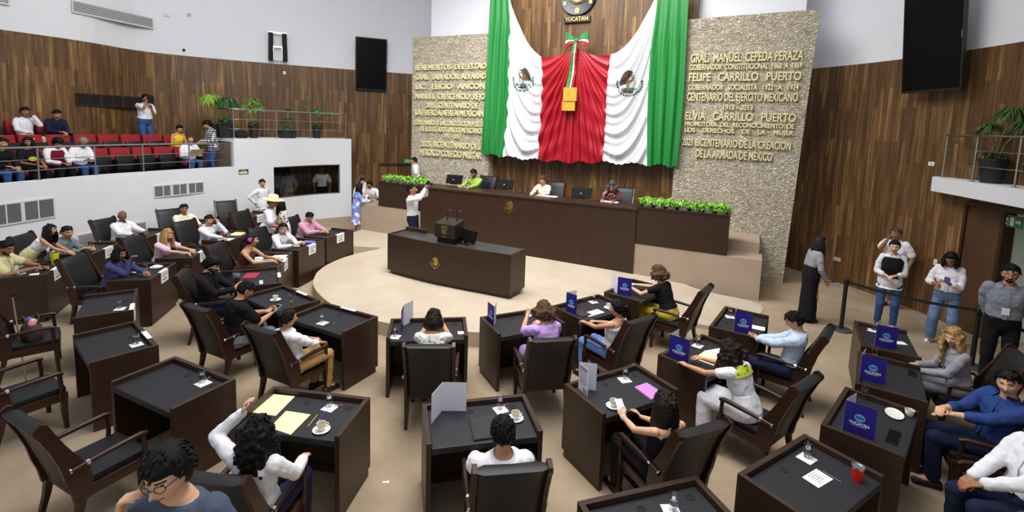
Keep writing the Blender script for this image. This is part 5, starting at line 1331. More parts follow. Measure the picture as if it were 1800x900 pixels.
    def cap(front, side, back, thick, part=0):
        cb = MB(); rows2 = head_dirs(48 if near else 30, 30 if near else 20); R_ = []
        for row in rows2:
            rw = []
            for d in row:
                p = head_point(d, fem, ft); lim = front if d[1] > .35 else (side if d[1] > -.15 else back)
                if .15 < d[1] <= .6: lim = front + (side - front) * sstep(.62, .2, d[1])
                elif -.35 < d[1] <= .15: lim = side + (back - side) * sstep(.15, -.35, d[1])
                k = sstep(lim - .012, lim + .010, p.z)
                if abs(p.x) > .055 and -.03 < p.y < .022 and p.z < .03 and style in ('short', 'bald'): k *= .0 if p.z < .02 else 1
                t = thick * (1 + .35 * g(p.z - .1, .05)) + rg.uniform(-.0012, .0012)
                q = p * (1 + (t * k - .006 * (1 - k)) / max(.05, p.length)); rw.append(tuple(HM @ q))
            R_.append(rw)
        cb.loft(R_); return cb
    hb = None
    if style in ('short', 'bald'):
        cbm = cap({'short': .062, 'bald': .30}[style], .012 if style == 'short' else .0, -.055, .009 if style == 'short' else .005)
        ho = cbm.build('hair', HMAT, o, True)
    elif style == 'thick':
        cbm = cap(.045, -.005, -.07, .020); ho = cbm.build('hair', HMAT, o, True)
    elif style == 'bun':
        cbm = cap(.062, .0, -.05, .010); cbm.ell((0, -.105, .055), (.040, .034, .040), T=HM); ho = cbm.build('hair', HMAT, o, True)
    else:
        hb = cap(.062, -.02, -.07, .014)
        L = {'bob': .14, 'long': .36, 'longer': .46, 'pony': .0, 'curlylong': .40, 'curly': .10, 'wavy': .40}[style]
        Hi = Hm.to_3x3(); down = V((0, 0, -1)); cur = style.startswith('curly') or style == 'wavy'
        def strand(ang, r0, n_, spreadk=1.0, lenk=1.0):
            st = HM @ V((sin(ang) * .078, -cos(ang) * .092, .02)); back = (Hi @ V((sin(ang) * .8, -cos(ang), 0)))
            pts = [HM @ V((sin(ang) * .05, -cos(ang) * .06, .085)), st]
            p = st.copy()
            for k in range(n_):
                q = (k + 1) / n_; p = st + down * (L * lenk * q) + back * (.030 * spreadk * sin(pi * min(1, q * .9))) + V((rg.uniform(-1, 1), rg.uniform(-1, 1), 0)) * (.012 if cur else .004)
                # keep outside the back
                pts.append(p)
            return pts
        if L:
            for k in range(17):
                ang = R(-118 + k * 236 / 16)
                pts = strand(ang, .03, 5, (1.6 if style != 'wavy' else .8) if cur else 1.0, 1 - .25 * abs(sin(ang)) if style != 'bob' else 1)
                rs = [.022] + [.026 if (not cur or style == 'wavy') else .032] * (len(pts) - 2) + [.014]
                hb.tube(pts, rs, 8)
                if cur:
                    for p in pts[1:]:
                        for z in range((4 if near else 2) if style != 'wavy' else 1): q = p + V((rg.uniform(-1, 1), rg.uniform(-1, 1), rg.uniform(-1, 1))) * .032; hb.ell(tuple(q), (.020, .020, .024), 8, 6)
        if style == 'curly':
            for k in range(150 if near else 90):
                a = rg.uniform(0, 2 * pi); e = rg.uniform(-.3, 1); d = V((cos(a) * sqrt(1 - e * e * .98), sin(a) * sqrt(1 - e * e * .98), e))
                if d.y > .45 and d.z < .55: continue
                p = head_point(d.normalized(), fem, ft) * 1.16; hb.ell(tuple(HM @ p), (.020, .020, .020), 8, 6)
        if style == 'pony':
            pts = [HM @ V((0, -.09, .03)), HM @ V((0, -.135, .03))] + [HM @ V((0, -.14, .03)) + down * (.07 * k) + (Hi @ V((0, -.012 * k, 0))) for k in range(1, 5)]
            hb.tube(pts, [.022, .03, .034, .032, .026, .010], 10)
        me2 = fuse(hb, .008 if near else .012, 'hair', 2 if not cur else 1, .012 if cur else .006, .02); ho = link('hair', me2, o); me2.materials.append(HMAT)
    if style != 'bald':                                          # loose locks over the cap
        kb = MB(); nl = (190 if near else 60) if style in ('short', 'thick', 'bun', 'pony') else (110 if near else 30)
        lift = {'short': .008, 'thick': .020, 'bun': .008, 'pony': .010}.get(style, .016)
        for k in range(nl):
            a = rg.uniform(0, 2 * pi); e_ = rg.uniform(-.15, .99); d = V((sin(a) * sqrt(1 - e_ * e_), cos(a) * sqrt(1 - e_ * e_), e_))
            p = head_point(d, fem, ft); lim = .055 if p.y > .03 else (.02 if p.y > -.03 else -.05)
            if p.z < lim + .008: continue
            swirl = {'bun': V((0, -1, .2)), 'pony': V((0, -1, .1))}.get(style, V((rg.uniform(-.5, .5) + d.x * .8, (.9 if style == 'thick' and p.y > 0 else -.5) + d.y * .3, -.75)))
            tg = swirl - d * swirl.dot(d); tg = tg.normalized() if tg.length > .05 else V((0, -1, 0))
            L_ = rg.uniform(.03, .055) * (1 if near else 1.3); nr = p.normalized(); lf = lift * rg.uniform(.75, 1.25)
            P_ = [HM @ (p + nr * lf * .6), HM @ (p + nr * (lf + .004) + tg * L_ * .5), HM @ (p + tg * L_ + nr * (lf - .02 * L_ / .05 * .3))]
            kb.tube(P_, [.008, .009, .002], 5)
        lm_ = kb.mesh('locks', [], True); bm = bmesh.new(); bm.from_mesh(ho.data); bm.from_mesh(lm_); bm.to_mesh(ho.data); bm.free(); bpy.data.meshes.remove(lm_)
        ho.data.polygons.foreach_set('use_smooth', [True] * len(ho.data.polygons)); ho.data.update()
    # ---------------- small things worn
    for e in extras:
        if e == 'glasses':
            gb = MB()
            for sx in (-1, 1):
                gb.tube([HM @ V((sx * .033 + .022 * cos(a), .104 - .012 * abs(cos(a)) * (1 if cos(a) * sx > 0 else 0), .004 + .017 * sin(a))) for a in [2 * pi * k / 14 for k in range(15)]], .0022 * (1 if near else 1.5), 6)
                gb.tube([HM @ V((sx * .055, .096, .008)), HM @ V((sx * .078, .03, .008)), HM @ V((sx * .080, -.015, .0))], .0022 * (1 if near else 1.5), 6)
            gb.tube([HM @ V((-.012, .112, .008)), HM @ V((.012, .112, .008))], .0025, 6); gb.build('glasses', FRAME, o, True)
        elif e in ('mask', 'maskpink'):
            kb = MB(); R_ = []
            for i in range(10):
                z = -.018 - .075 * i / 9; row = []
                for j in range(17):
                    a = R(-78 + 156 * j / 16); d = V((sin(a), cos(a), z / .118 * .9)).normalized(); p = head_point(d, fem, ft); row.append(tuple(HM @ (p * 1.0 + V((0, .006 + .010 * cos(a) ** 2, 0)) + V((sin(a) * .006, 0, 0)))))
                R_.append(row)
            kb.loft(R_, cap=False, closed=False); kb.build('face_mask', MASKB if e == 'mask' else MASKP, o, True, fix=False)
        elif e == 'hat':
            kb = MB(); HT = HM @ TR((0, -.005, .055), 0, .05)
            kb.lathe([(.19, .012), (.185, .0), (.10, -.004), (.098, .05), (.088, .105), (.06, .12), (.005, .105), (.005, .10), (.055, .112), (.082, .10), (.092, .05), (.095, .004)], 28, cap=False, T=HT @ M.Scale(1.18, 4, (0, 1, 0))); kb.build('straw_hat', simple('pale_straw', rgb(232, 220, 178), .8, noise=.08, scale=60), o, True)
        elif e == 'lanyard':
            kb = MB(); a = ring((.50, .075, .07, 0, 1), .016, 18); b = hip + u * .24 * S + f2 * (.135 * S * fat + .012); kb.tube([a[1], tuple(b)], .005, 5); kb.tube([a[8], tuple(b)], .005, 5); kb.build('lanyard', LANY, o)
            kb = MB(); kb.box(-.04, .04, -.004, .004, -.10, 0, M.Translation(b) @ M.Rotation(-la, 4, 'X')); kb.build('badge', PAPER, o); 
        elif e == 'flower':
            kb = MB(); 
            for k in range(9): a = 2 * pi * k / 8; kb.ell((.085 + .004 * k % 2, -.02 + .024 * cos(a) * (k < 8), .03 + .024 * sin(a) * (k < 8)), (.014, .018, .018), 8, 6, HM)
            kb.build('hair_flower', simple('magenta_petals', rgb(206, 70, 190), .7), o, True)
        elif e == 'watch':
            el, wr = arms_[1]; kb = MB(); dd = (wr - el).normalized(); kb.tube([wr - dd * .03, wr - dd * .005], .034 * S, 12); kb.build('wrist_band', FRAME, o)
        elif e == 'bracelet':
            el, wr = arms_[-1]; kb = MB(); dd = (wr - el).normalized(); kb.tube([wr - dd * .022, wr - dd * .006], .031 * S, 12); kb.build('wrist_band', SHOEW, o)
        elif e == 'vest':
            kb = MB(); kb.loft([ring(q, gr + .016) for q in wl if .06 <= q[0] < .42] + [ring((.44, sw * .80, .09, 0, 1), gr + .014), ring((.475, sw * .62, .078, 0, 1), gr + .012)])
            vo = link('vest', fuse(kb, .010, 'vest', 2), o); vo.data.materials.append(CL['wine'] if 'winevest' in extras else CL['black'])
        elif e == 'trim':                                       # embroidered strips down the chest
            for ix in (8, 17):
                kb = MB(); kb.loft([[r_[ix], r_[ix + 1]] for r_ in [ring(q, gr + .012, 52) for q in wl if .06 <= q[0] < .48]], cap=False, closed=False); kb.build('embroidered_strip', CL['trim'], o, True, fix=False)
        elif e in ('emblem', 'print'):
            c = hip + u * (.36 if e == 'print' else .30) * S + rt2 * (-.085 if e == 'print' else 0); w_, h_ = (.035, .006) if e == 'print' else (.085, .05)
            jr = ring((.36 if e == 'print' else .30, .165 if not fem else .142, .108, .004, 1), gr + .030, 52)
            nr = [V(p_) for p_ in jr]; k0 = 13 + (5 if e == 'print' else 0); fr = (nr[k0] - (hip + u * (.36 if e == 'print' else .30) * S)).normalized(); ax_x = (nr[k0 + 1] - nr[k0 - 1]).normalized() * -1
            EM_ = M((ax_x, u, fr)).transposed().to_4x4(); EM_.translation = nr[k0]
            if e == 'emblem': kb = MB(); kb.prism([(w_ * cos(2 * pi * k / 20), h_ * sin(2 * pi * k / 20)) for k in range(20)], -.012, .004, EM_); kb.build('chest_emblem', simple('yellow_print', rgb(222, 216, 40), .6), o)
            else:
                for k in range(3): kb = MB(); kb.box(-w_ * (1, .8, .5)[k], w_ * (1, .8, .5)[k], -h_ - k * .018, h_ * .2 - k * .018, -.010, .003, EM_); kb.build('chest_print', PAPER, o)
        elif e == 'yoke':
            kb = MB(); kb.loft([ring(q, gr + .013, 28) for q in wl if .38 <= q[0] < .52], cap=False); kb.build('embroidered_yoke', CL['yoke'], o, True, fix=False)
    HEADS[label] = ((M.Translation(T) @ M.Rotation(rz, 4, 'Z')) @ hc, rz)
    info = dict(o=o, arms=arms_, HM=HM, T=M.Translation(T) @ M.Rotation(rz, 4, 'Z'), hip=hip)
    return info

def hold(name, P, side, label, cat, size, mat, rot=(0, 0, 0), d=(0, .07, .02), screen=None):
    """a thing held in a hand"""
    el, wr = P['arms'][side]; q = P['T'] @ (wr + V(d)); rz = P['o'].rotation_euler.z
    o = empty(name, q, rz, label, cat); X, Y, Z = size; E = M.Rotation(rot[2], 4, 'Z') @ M.Rotation(rot[0], 4, 'X') @ M.Rotation(rot[1], 4, 'Y')
    mb = MB(); mb.box(-X / 2, X / 2, -Y / 2, Y / 2, -Z / 2, Z / 2, E, b=min(X, Y, Z) * .3); mb.build('casing', mat, o)
    mb = MB(); mb.box(-X * .45, X * .45, -Y * .45, Y * .45, Z / 2, Z / 2 + .001, E); mb.build('screen', screen or SCREEN, o)
    return o
# ------------------------------------------------------------------ who sits where
def sit(key, label, fwd=.02, side=0, dth=0, **k):
    T = CH[key]; p = T @ V((side, fwd, 0)); rz = T.to_euler().z + R(dth); seat = .475
    return person(label, (p.x, p.y, T.translation.z), rz, 'sit', **k)
def stand(label, x, y, th, z=0, **k): return person(label, (x, y, z), R(th), 'stand', **k)
LAP = ((-.09, .26, .68), (.09, .28, .68))
# right half of the chamber
sit('A', 'person in white shirt with short black hair, seen from behind at bottom centre', fwd=-0.06, side=-.04, lean=-13, pitch=14, LH=(-.16, .26, .70), RH=(.14, .28, .70), top='white', bottom='ddenim', near=True, fat=1.2, s=0.97)
sit('B', 'person with long curly black hair and white blouse beside the two cream folders', fwd=0, side=0.12, lean=-6, pitch=14, fem=True, hair=('curlylong', 'black'), LH=(-.24, .06, 1.20), RH=(.15, .25, .72), hdir=((.3, .1, .9), None), curl=(.5, .4), top='white', bottom='navy', skin='light', near=True, spread=1.0, s=0.95)
PG = sit('G', 'person with long dark brown hair and bare shoulders holding a white phone', fwd=0.0, lean=-16, pitch=26, fem=True, hair=('longer', 'dark'), sleeve='none', top='black', bottom='black', LH=(-.12, .24, .80), RH=(.07, .25, .76), curl=(.7, .7), palms=((.6, .2, -.5), (-.6, .2, -.5)), hdir=((.1, 1, .45), (-.1, 1, .35)), skin='light', near=True, extras=('bracelet',), collar=False, side=-0.14, s=0.93)
hold('phone', PG, -1, 'white phone held by the bare-shouldered person at the pink tablet desk', 'phone', (.075, .15, .01), PAPER, (.5, 0, -.2), (.035, .10, .045), simple('bright_phone_screen', rgb(216, 220, 236), .3))
sit('H', 'person with long curly hair in a white dress with green and yellow embroidery, reading', fwd=.14, side=-0.08, lean=20, pitch=26, yaw=12, fem=True, hair=('curlylong', 'dark'), sleeve='cap', top='white', bottom='white', LH=(-.22, .58, .83), RH=(.10, .56, .83), hdir=((.3, 1, 0), (-.3, 1, 0)), skin='tan', near=True, hemline=.3, extras=('glasses', 'yoke'), collar=False, shoes='tan', s=0.95)
sit('I', 'person in pale blue shirt with short black hair, looking down at a phone', fwd=0, lean=-10, pitch=26, top='pblue', bottom='navy', LH=(-.02, .30, .80), RH=(.10, .28, .78), curl=(.7, .7), palms=((.4, 0, .7), (-.4, 0, .7)), near=True, twist=0, side=-0.15, s=0.96)
sit('J', 'person in white shirt and navy trousers cut off at the lower right corner', fwd=.0, lean=-4, pitch=0, top='white', bottom='navy', LH=(-.02, .32, .66), RH=(.08, .28, .67), curl=(.25, .5), skin='brown', near=True, fat=1.1, extras=('watch',))
sit('K', 'person in a blue denim shirt turning to look at us, lower right', fwd=.02, lean=-8, twist=28, yaw=48, pitch=4, roll=6, top='bluedenim', bottom='navy', LH=(-.08, .34, .76), RH=(-.10, .32, .84), hdir=((.2, 1, -.2), (-1, .4, .3)), curl=(.3, .6), skin='light', near=True, sleeve='three', beard=None, extras=('print',))
sit('K3', 'person with long wavy blonde hair and pale grey blazer, seated at right', fwd=0.14, lean=10, twist=12, yaw=44, pitch=8, fem=True, hair=('wavy', 'blonde'), top='lgrey', bottom='grey', LH=(-.10, .30, .70), RH=(.04, .30, .72), skin='light', near=True, s=0.95)
PQ = sit('Q', 'person with short brown curls, black crop top and yellow trousers', fwd=.16, dth=-9, lean=22, pitch=6, yaw=16, fem=True, hair=('curly', 'brown'), sleeve='cap', top='black', bottom='mustard', LH=(-.20, .54, .86), RH=(-.02, .56, .86), hdir=((.4, 1, .1), (-.5, 1, .1)), curl=(.8, .8), skin='light', near=True, collar=False)
sit('RR', 'person with black hair in a white tank top and pale blue trousers, seen in profile', fwd=0.0, lean=-14, pitch=10, yaw=30, fem=True, hair=('pony', 'black'), sleeve='none', top='tank', bottom='sky', LH=(-.15, .28, .82), RH=(.04, .25, .80), curl=(.7, .6), skin='tan', near=True, collar=False, side=-0.12, s=0.93)
sit('F', 'person in a lilac blouse with short brown hair, leaning on the desk', fwd=0.12, dth=16, lean=14, pitch=10, fem=True, hair=('curly', 'brown'), sleeve='short', top='lilac', bottom='lilac', LH=(-.08, .34, 1.02), RH=(.14, .36, .84), curl=(.9, .9), hdir=((.3, .2, .9), None), skin='light', near=True, fat=1.12, hemline=.2, collar=False, untuck=True, side=0.08, s=0.95)
sit('E', 'person in a speckled white blouse with dark bobbed hair, leaning on the desk', fwd=0.03, lean=8, pitch=14, fem=True, hair=('bob', 'dark'), sleeve='cap', top='speck', bottom='black', LH=(-.08, .36, .98), RH=(.08, .36, .98), hdir=((.3, .3, .8), (-.3, .3, .8)), curl=(.8, .8), skin='tan', near=True, fat=1.1, collar=False, s=0.95)
# left half
PD = sit('D', 'person in white shirt and tan trousers with pulled back dark hair', fwd=-0.02, lean=-15, pitch=6, yaw=-16, fem=True, hair=('bun', 'dark'), top='white', bottom='khaki', LH=(-.02, .25, .70), RH=(.10, .23, .69), curl=(.6, .6), skin='tan', near=True, sleeve='three', side=0.14, s=0.92)
PL = sit('L', 'person in black polo shirt and grey shorts looking at a phone', fwd=0.02, dth=-10, lean=10, pitch=32, sleeve='short', top='black', bottom='grey', LH=(.0, .34, .78), RH=(.13, .33, .77), curl=(.7, .6), palms=((.4, 0, .7), (-.4, 0, .7)), near=True, fat=1.22, side=0.14, s=0.97)
hold('phone', PL, 1, 'pale phone held by the person in the black polo shirt', 'phone', (.075, .15, .01), simple('pale_phone_case', rgb(190, 206, 226), .4), (.5, 0, .2), (-.03, .10, .05))
PL2 = sit('L2', 'bearded person in a black suit with hands together over a phone', fwd=0.0, dth=-12, lean=0, pitch=26, hair=('thick', 'black'), top='black', bottom='navy', LH=(.02, .34, .84), RH=(.08, .32, .82), hdir=((.1, 1, .4), (-.1, 1, .4)), palms=((1, 0, 0), (-1, 0, 0)), curl=(.15, .15), beard='full', skin='light', near=True, side=0.08)
sit('BR', 'person in brown sleeveless top with a pink flower in the hair', fwd=.14, lean=18, pitch=2, yaw=24, fem=True, hair=('pony', 'dark'), sleeve='none', top='brown', bottom='lgrey', LH=(-.10, .50, .82), RH=(.14, .50, .82), skin='tan', near=True, collar=False, extras=('flower',))
sit('N', 'person in a pale blue face mask and embroidered white shirt', fwd=0.16, lean=20, yaw=-46, pitch=6, twist=-8, top='white', bottom='black', LH='desk', RH='desk', extras=('mask', 'trim'), skin='tan', s=0.94)
sit('M', 'heavy-set person in a pink shirt at the farthest inner desk on the left', fwd=.04, lean=16, yaw=-18, pitch=24, top='pinkshirt', bottom='navy', LH=(-.06, .48, .84), RH=(.12, .44, .83), fat=1.5, s=.95, skin='tan')
sit('BL', 'person with long blonde hair and pale pink short-sleeved top', fwd=0.16, lean=14, pitch=16, yaw=-10, fem=True, hair=('long', 'blonde'), sleeve='short', top='pink', bottom='navy', LH=(-.06, .50, .84), RH=(.12, .48, .83), curl=(.8, .8), skin='light', collar=False, s=0.95)
sit('DK', 'person in dusty dark blue blouse with a hand at the mouth', fwd=.24, lean=16, pitch=10, yaw=-16, fem=True, hair=('bob', 'black'), top='dkblue', bottom='black', LH=(.05, .56, .82), RH=(-.02, .22, 1.02), hdir=((.3, 1, -.2), (-.1, .5, .9)), curl=(.5, .8), skin='brown', fat=1.2, s=0.95)
PPH = sit('PH', 'person in white shirt talking on a black phone', fwd=0.3, lean=12, yaw=-42, pitch=8, top='white', bottom='navy', LH=(-.09, .17, 1.08), RH=(.10, .50, .82), hdir=((-.05, -.3, 1), None), curl=(.9, .5), skin='tan', beard='mustache', s=0.96)
hold('phone', PPH, -1, 'black phone at the ear of the person in white on the second row', 'phone', (.012, .075, .14), BLACK, (.2, 0, .4), (-.035, -.02, .09))
sit('WH', 'dark-skinned person with grey hair and white shirt near the gallery wall', fwd=0.08, lean=8, yaw=-26, pitch=2, top='white', bottom='navy', LH=(-.08, .46, .83), RH=(.20, .42, .83), hair=('bald', 'grey'), skin='dark', fat=1.25, s=0.96)
sit('CR', 'person in a cream shirt looking right, near the gallery wall', fwd=0.34, lean=10, yaw=-18, pitch=0, top='cream', bottom='navy', LH='desk', RH=(.16, .44, .83), skin='brown', fat=1.1, s=0.96)
sit('GR', 'person in a grey suit leaning over the desk with a white cup', fwd=.24, lean=26, yaw=-30, pitch=6, top='suit', bottom='suit', LH=(.0, .52, .83), RH=(.18, .44, .83), hair=('short', 'black'), skin='tan', fat=1.18, side=0.16)
sit('CL', 'bearded person in a beige short-sleeved shirt at the left edge', fwd=0.22, lean=14, yaw=-24, pitch=20, top='beige', bottom='navy', sleeve='short', LH=(-.02, .50, .83), RH=(.20, .42, .83), beard='full', skin='brown', fat=1.2)
q = V((-8.88, 8.80, 0)); stand('person with long black hair and white top leaning over the desk at left', q.x, q.y, -62, fem=True, lean=40, pitch=-4, yaw=-18, hair=('long', 'black'), sleeve='none', top='white', bottom='beige', hemline=.45, LH=(.05, .60, .86), RH=(.26, .72, .83), skin='tan', collar=False, s=0.87)
stand('person in a wide straw hat and white shirt, standing among the left desks', -5.57, 10.98, -70, lean=10, pitch=10, yaw=-20, s=1.0, top='white', bottom='grey', sleeve='short', untuck=True, LH=(-.05, .36, 1.02), RH=(.16, .34, 1.04), hair=('short', 'pepper'), skin='brown', extras=('hat',), fat=1.15)
stand('person with black hair in a dress with bright embroidery beside the straw hat', -5.36, 11.44, 110, fem=True, s=.93, pitch=8, hair=('long', 'black'), top='embro', bottom='white', hemline=.25, sleeve='long', LH=(-.02, .26, 1.0), RH=(.10, .28, 1.0), skin='brown', collar=False)
stand('person in white shirt leaning back on the white wall left of the booth window', -7.50, 14.62, -108, s=.96, lean=-3, pitch=2, yaw=-32, top='white', bottom='khaki2', untuck=True, LH=(-.20, -.10, .95), RH=(.20, -.10, .95), skin='tan')
# round the rostrum
q = at(629, 412); stand('person with long black hair and a blue patterned dress beside the tan ramp', q.x - .05, q.y, -62, fem=True, s=0.93, yaw=-6, hair=('longer', 'black'), top='bluedress', bottom='bluedress', hemline=.32, LH=(-.10, .36, 1.06), RH=(.16, .38, 1.06), skin='brown', shoes='tan', collar=False)
stand('person with dark hair and white blouse behind the person in the blue dress', -4.98, 16.05, -150, fem=True, s=.96, yaw=20, hair=('bun', 'black'), top='offwhite', bottom='beige', hemline=.3, LH=(-.1, .25, 1.0), RH=(.1, .25, 1.0), skin='tan', collar=False)
q = behind(642, 317, 1.40); stand('person with grey hair and white shirt behind the tan ramp', q.x, q.y, 90, s=.97, yaw=0, pitch=10, hair=('short', 'pepper'), top='white', bottom='navy', LH=(-.1, .28, 1.05), RH=(.1, .28, 1.05), skin='tan')
q = behind(659, 327, 1.2); stand('bearded person in white leaning on the end of the tan ramp', q.x, q.y, 160, s=.93, lean=24, yaw=-40, pitch=14, top='white', bottom='navy', sleeve='short', LH=(-.16, .34, 1.02), RH=(.16, .34, 1.02), beard='full', skin='brown')
PC = stand('person in white shirt raising a camera above the head in front of the rostrum', -2.39, 11.78, -96, z=.20, lean=-4, yaw=0, pitch=-12, top='white', bottom='navy', LH=(-.08, .30, 1.74), RH=(.10, .32, 1.72), hdir=((.3, .3, .7), (-.2, .3, .8)), curl=(.7, .7), skin='brown', s=1.05)
def camera(P, label, d):
    el, wr = P['arms'][1]; q = P['T'] @ (wr + V(d)); o = empty('photo_camera', q, P['o'].rotation_euler.z, label, 'camera')
    mb = MB(); mb.box(-.07, .07, -.035, .035, -.045, .045, b=.012); mb.box(-.03, .03, -.03, .03, .04, .07, b=.008); mb.build('camera_body', BLACK, o, True, 40)
    mb = MB(); mb.lathe([(.036, 0), (.036, .07), (.030, .075), (.028, .06), (.01, .06)], 16, M.Translation((0, .03, -.005)) @ M.Rotation(-pi / 2, 4, 'X')); mb.build('lens', MATTE, o, True, 40)
    mb = MB(); mb.tube([(-.07, 0, .03), (-.09, -.05, -.10), (-.05, -.08, -.22), (.05, -.08, -.22), (.09, -.05, -.10), (.07, 0, .03)], .006, 6); mb.build('strap', BLACK, o)
camera(PC, 'black camera held up in front of the rostrum', (-.09, .06, .13))
q = behind(733, 300, 1.30); stand('person in white shirt standing behind the left planter box', q.x, q.y, math.degrees(RZ) + 180 - 60, z=.90, s=0.88, yaw=0, pitch=6, top='white', bottom='navy', beard='mustache', skin='tan', sleeve='short')
ROS_HANDS = dict(LH=(-.14, .46, .84), RH=(.14, .46, .84))
sit('R0', 'person in a lime green shirt seated at the left of the presidium desk', fwd=.14, side=.16, lean=8, pitch=20, yaw=-10, top='lime', bottom='navy', beard='full', skin='brown', **ROS_HANDS)
sit('R1', 'person in a cream blouse reading at the middle of the presidium desk', fwd=.16, side=.12, lean=12, pitch=26, fem=True, hair=('bun', 'brown'), top='offwhite', bottom='navy', skin='light', collar=False, **ROS_HANDS)
sit('R2', 'person in dark red patterned top and pink mask at the presidium desk', fwd=.14, side=.16, lean=10, pitch=26, fem=True, hair=('curly', 'pepper'), top='floral', bottom='navy', skin='tan', extras=('maskpink', 'glasses'), collar=False, fat=1.1, **ROS_HANDS)
# the gallery
def gal(k, label, **kw):
    T = GS[k]; p = T @ V((0, kw.pop('fwd', .04), 0)); return person(label, tuple(p), T.to_euler().z, 'sit', **kw)
PGA = gal((1, 0), 'person with glasses in white reading a sheet at the right of the front gallery row', lean=14, pitch=22, yaw=-12, top='white', bottom='denim', LH=(-.15, .26, .66), RH=(.12, .26, .66), hair=('bald', 'pepper'), extras=('glasses',), fat=1.2, s=0.94, seat=0.4)
hold('magazine', PGA, 1, 'open magazine held by the person in white at the right of the front gallery row', 'magazine', (.36, .26, .008), simple('magazine_cover', rgb(190, 182, 150), .5), (.9, 0, 0), (-.13, .06, .06), simple('magazine_page', rgb(170, 168, 170), .5))
gal((1, 5), 'grey-haired person with glasses and white shirt in the front gallery row', lean=18, pitch=26, top='white', bottom='denim', LH=(-.05, .32, .64), RH=(.12, .30, .63), hair=('short', 'grey'), skin='brown', fat=1.1, extras=('glasses',), s=0.94, seat=0.4)
gal((1, 6), 'person in a wine red vest over white sleeves in the front gallery row', lean=16, pitch=30, top='white', bottom='black', LH=(-.08, .30, .60), RH=(.10, .30, .60), hair=('thick', 'black'), skin='brown', extras=('vest', 'winevest'), s=0.94, seat=0.4)
gal((1, 7), 'person in a black tee with a yellow emblem in the front gallery row', lean=12, pitch=4, yaw=-40, top='black', sleeve='short', bottom='black', fem=True, hair=('bob', 'black'), LH=(-.08, .30, .58), RH=(.10, .28, .60), skin='brown', collar=False, s=0.94, seat=0.4, extras=('emblem',))
gal((1, 8), 'person in dark clothes at the left edge of the front gallery row', lean=16, pitch=10, top='black', bottom='denim', LH=(-.08, .32, .58), RH=(.10, .28, .60), hair=('short', 'black'), skin='tan', s=0.94, seat=0.4)
gal((2, 0), 'person in a yellow sleeveless dress in the middle gallery row', lean=16, pitch=22, fem=True, sleeve='none', top='yellow', bottom='yellow', hemline=.3, hair=('bun', 'black'), LH=(-.05, .26, .60), RH=(.08, .26, .60), collar=False, skin='tan', s=0.94, seat=0.4)
gal((3, 1), 'person in white shirt resting the chin on a hand in the rear gallery row', lean=4, yaw=-14, top='white', bottom='khaki2', LH=(-.06, .15, 1.00), RH=(.14, .26, .60), hdir=((.2, .1, .9), None), curl=(1.0, .4), skin='brown', s=0.94, seat=0.4)
gal((3, 0), 'person in navy jacket looking down in the rear gallery row', lean=14, yaw=-10, pitch=24, top='navy', bottom='navy', LH=(-.05, .30, .60), RH=(.08, .30, .62), skin='tan', s=0.94, seat=0.4)
def at_row(u, o_, v=230):
    c = off(G_LOW, o_); p, s = on_curve(u, v, c); _, d = along(c, lengths(c), s); return p.x, p.y, math.degrees(atan2(d.y, d.x)) + 180
x_, y_, t_ = at_row(255, 2.15); PCM = stand('person in white shirt and jeans filming from the back of the gallery', x_, y_, t_ + 6, z=2.34, top='white', bottom='denim', sleeve='short', LH=(-.06, .24, 1.32), RH=(.07, .25, 1.54), hdir=((.3, .2, .6), (-.2, .2, .8)), curl=(.9, .8), hair=('short', 'black'), skin='brown', fat=1.15, beard='full')
camera(PCM, 'black video camera on a short pole, used at the back of the gallery', (-.06, .07, .09))
x_, y_, t_ = at_row(374, .62, 250); stand('person in a checked shirt and jeans standing at the right end of the gallery', x_, y_, t_ - 96, z=1.70, s=.97, top='check', bottom='denim', untuck=True, pitch=22, LH=(-.06, .30, 1.02), RH=(.10, .30, 1.02), hair=('thick', 'black'), skin='tan')
# standing on the right
PS = stand('person in grey top and long black skirt standing by the right stone slab', 5.70, 9.02, -98, fem=True, s=.965, yaw=-14, pitch=4, hair=('long', 'dark'), top='lgrey', bottom='black', hemline=.06, LH=(-.10, .14, .90), RH=(.16, .20, .86), skin='tan', collar=False, extras=('glasses', 'lanyard'), spread=.6)
hold('phone', PS, 1, 'pale blue phone in the hand of the person in the black skirt', 'phone', (.075, .14, .012), simple('blue_phone_case', rgb(140, 160, 226), .4), (0, 0, .3), (.02, .09, -.02))
stand('person in white shirt and khaki trousers, hand at the mouth, by the wood wall', 8.02, 9.98, 120, yaw=-8, pitch=0, s=.98, top='white', bottom='khaki2', sleeve='short', untuck=True, LH=(-.24, .06, .86), RH=(.04, .34, 1.46), hdir=(None, (-.3, -.1, .9)), curl=(.4, .8), hair=('short', 'pepper'), beard='mustache', skin='brown', fat=1.25, extras=('lanyard',))
PV = stand('person in black vest over a white blouse and blue jeans behind the barrier', 7.02, 8.80, 148, fem=True, s=.98, yaw=-6, pitch=4, hair=('bun', 'black'), top='white', bottom='denim', sleeve='three', untuck=True, LH=(-.03, .26, 1.06), RH=(.07, .26, 1.04), skin='light', extras=('vest',), shoes='white', near=True, spread=1.15)
PW = stand('person in white shirt and wide washed jeans reading a phone behind the barrier', 7.50, 8.14, 128, fem=True, s=.97, yaw=6, pitch=24, hair=('bob', 'black'), top='white', bottom='ldenim', sleeve='three', LH=(-.02, .30, 1.16), RH=(.12, .28, 1.10), curl=(.8, .8), skin='brown', extras=('glasses',), shoes='white', near=True, spread=1.5, fat=1.1)
hold('phone', PW, -1, 'purple phone held by the person in wide jeans', 'phone', (.075, .15, .012), simple('purple_phone_case', rgb(150, 130, 220), .4), (.9, 0, .1), (-.02, .08, .06))
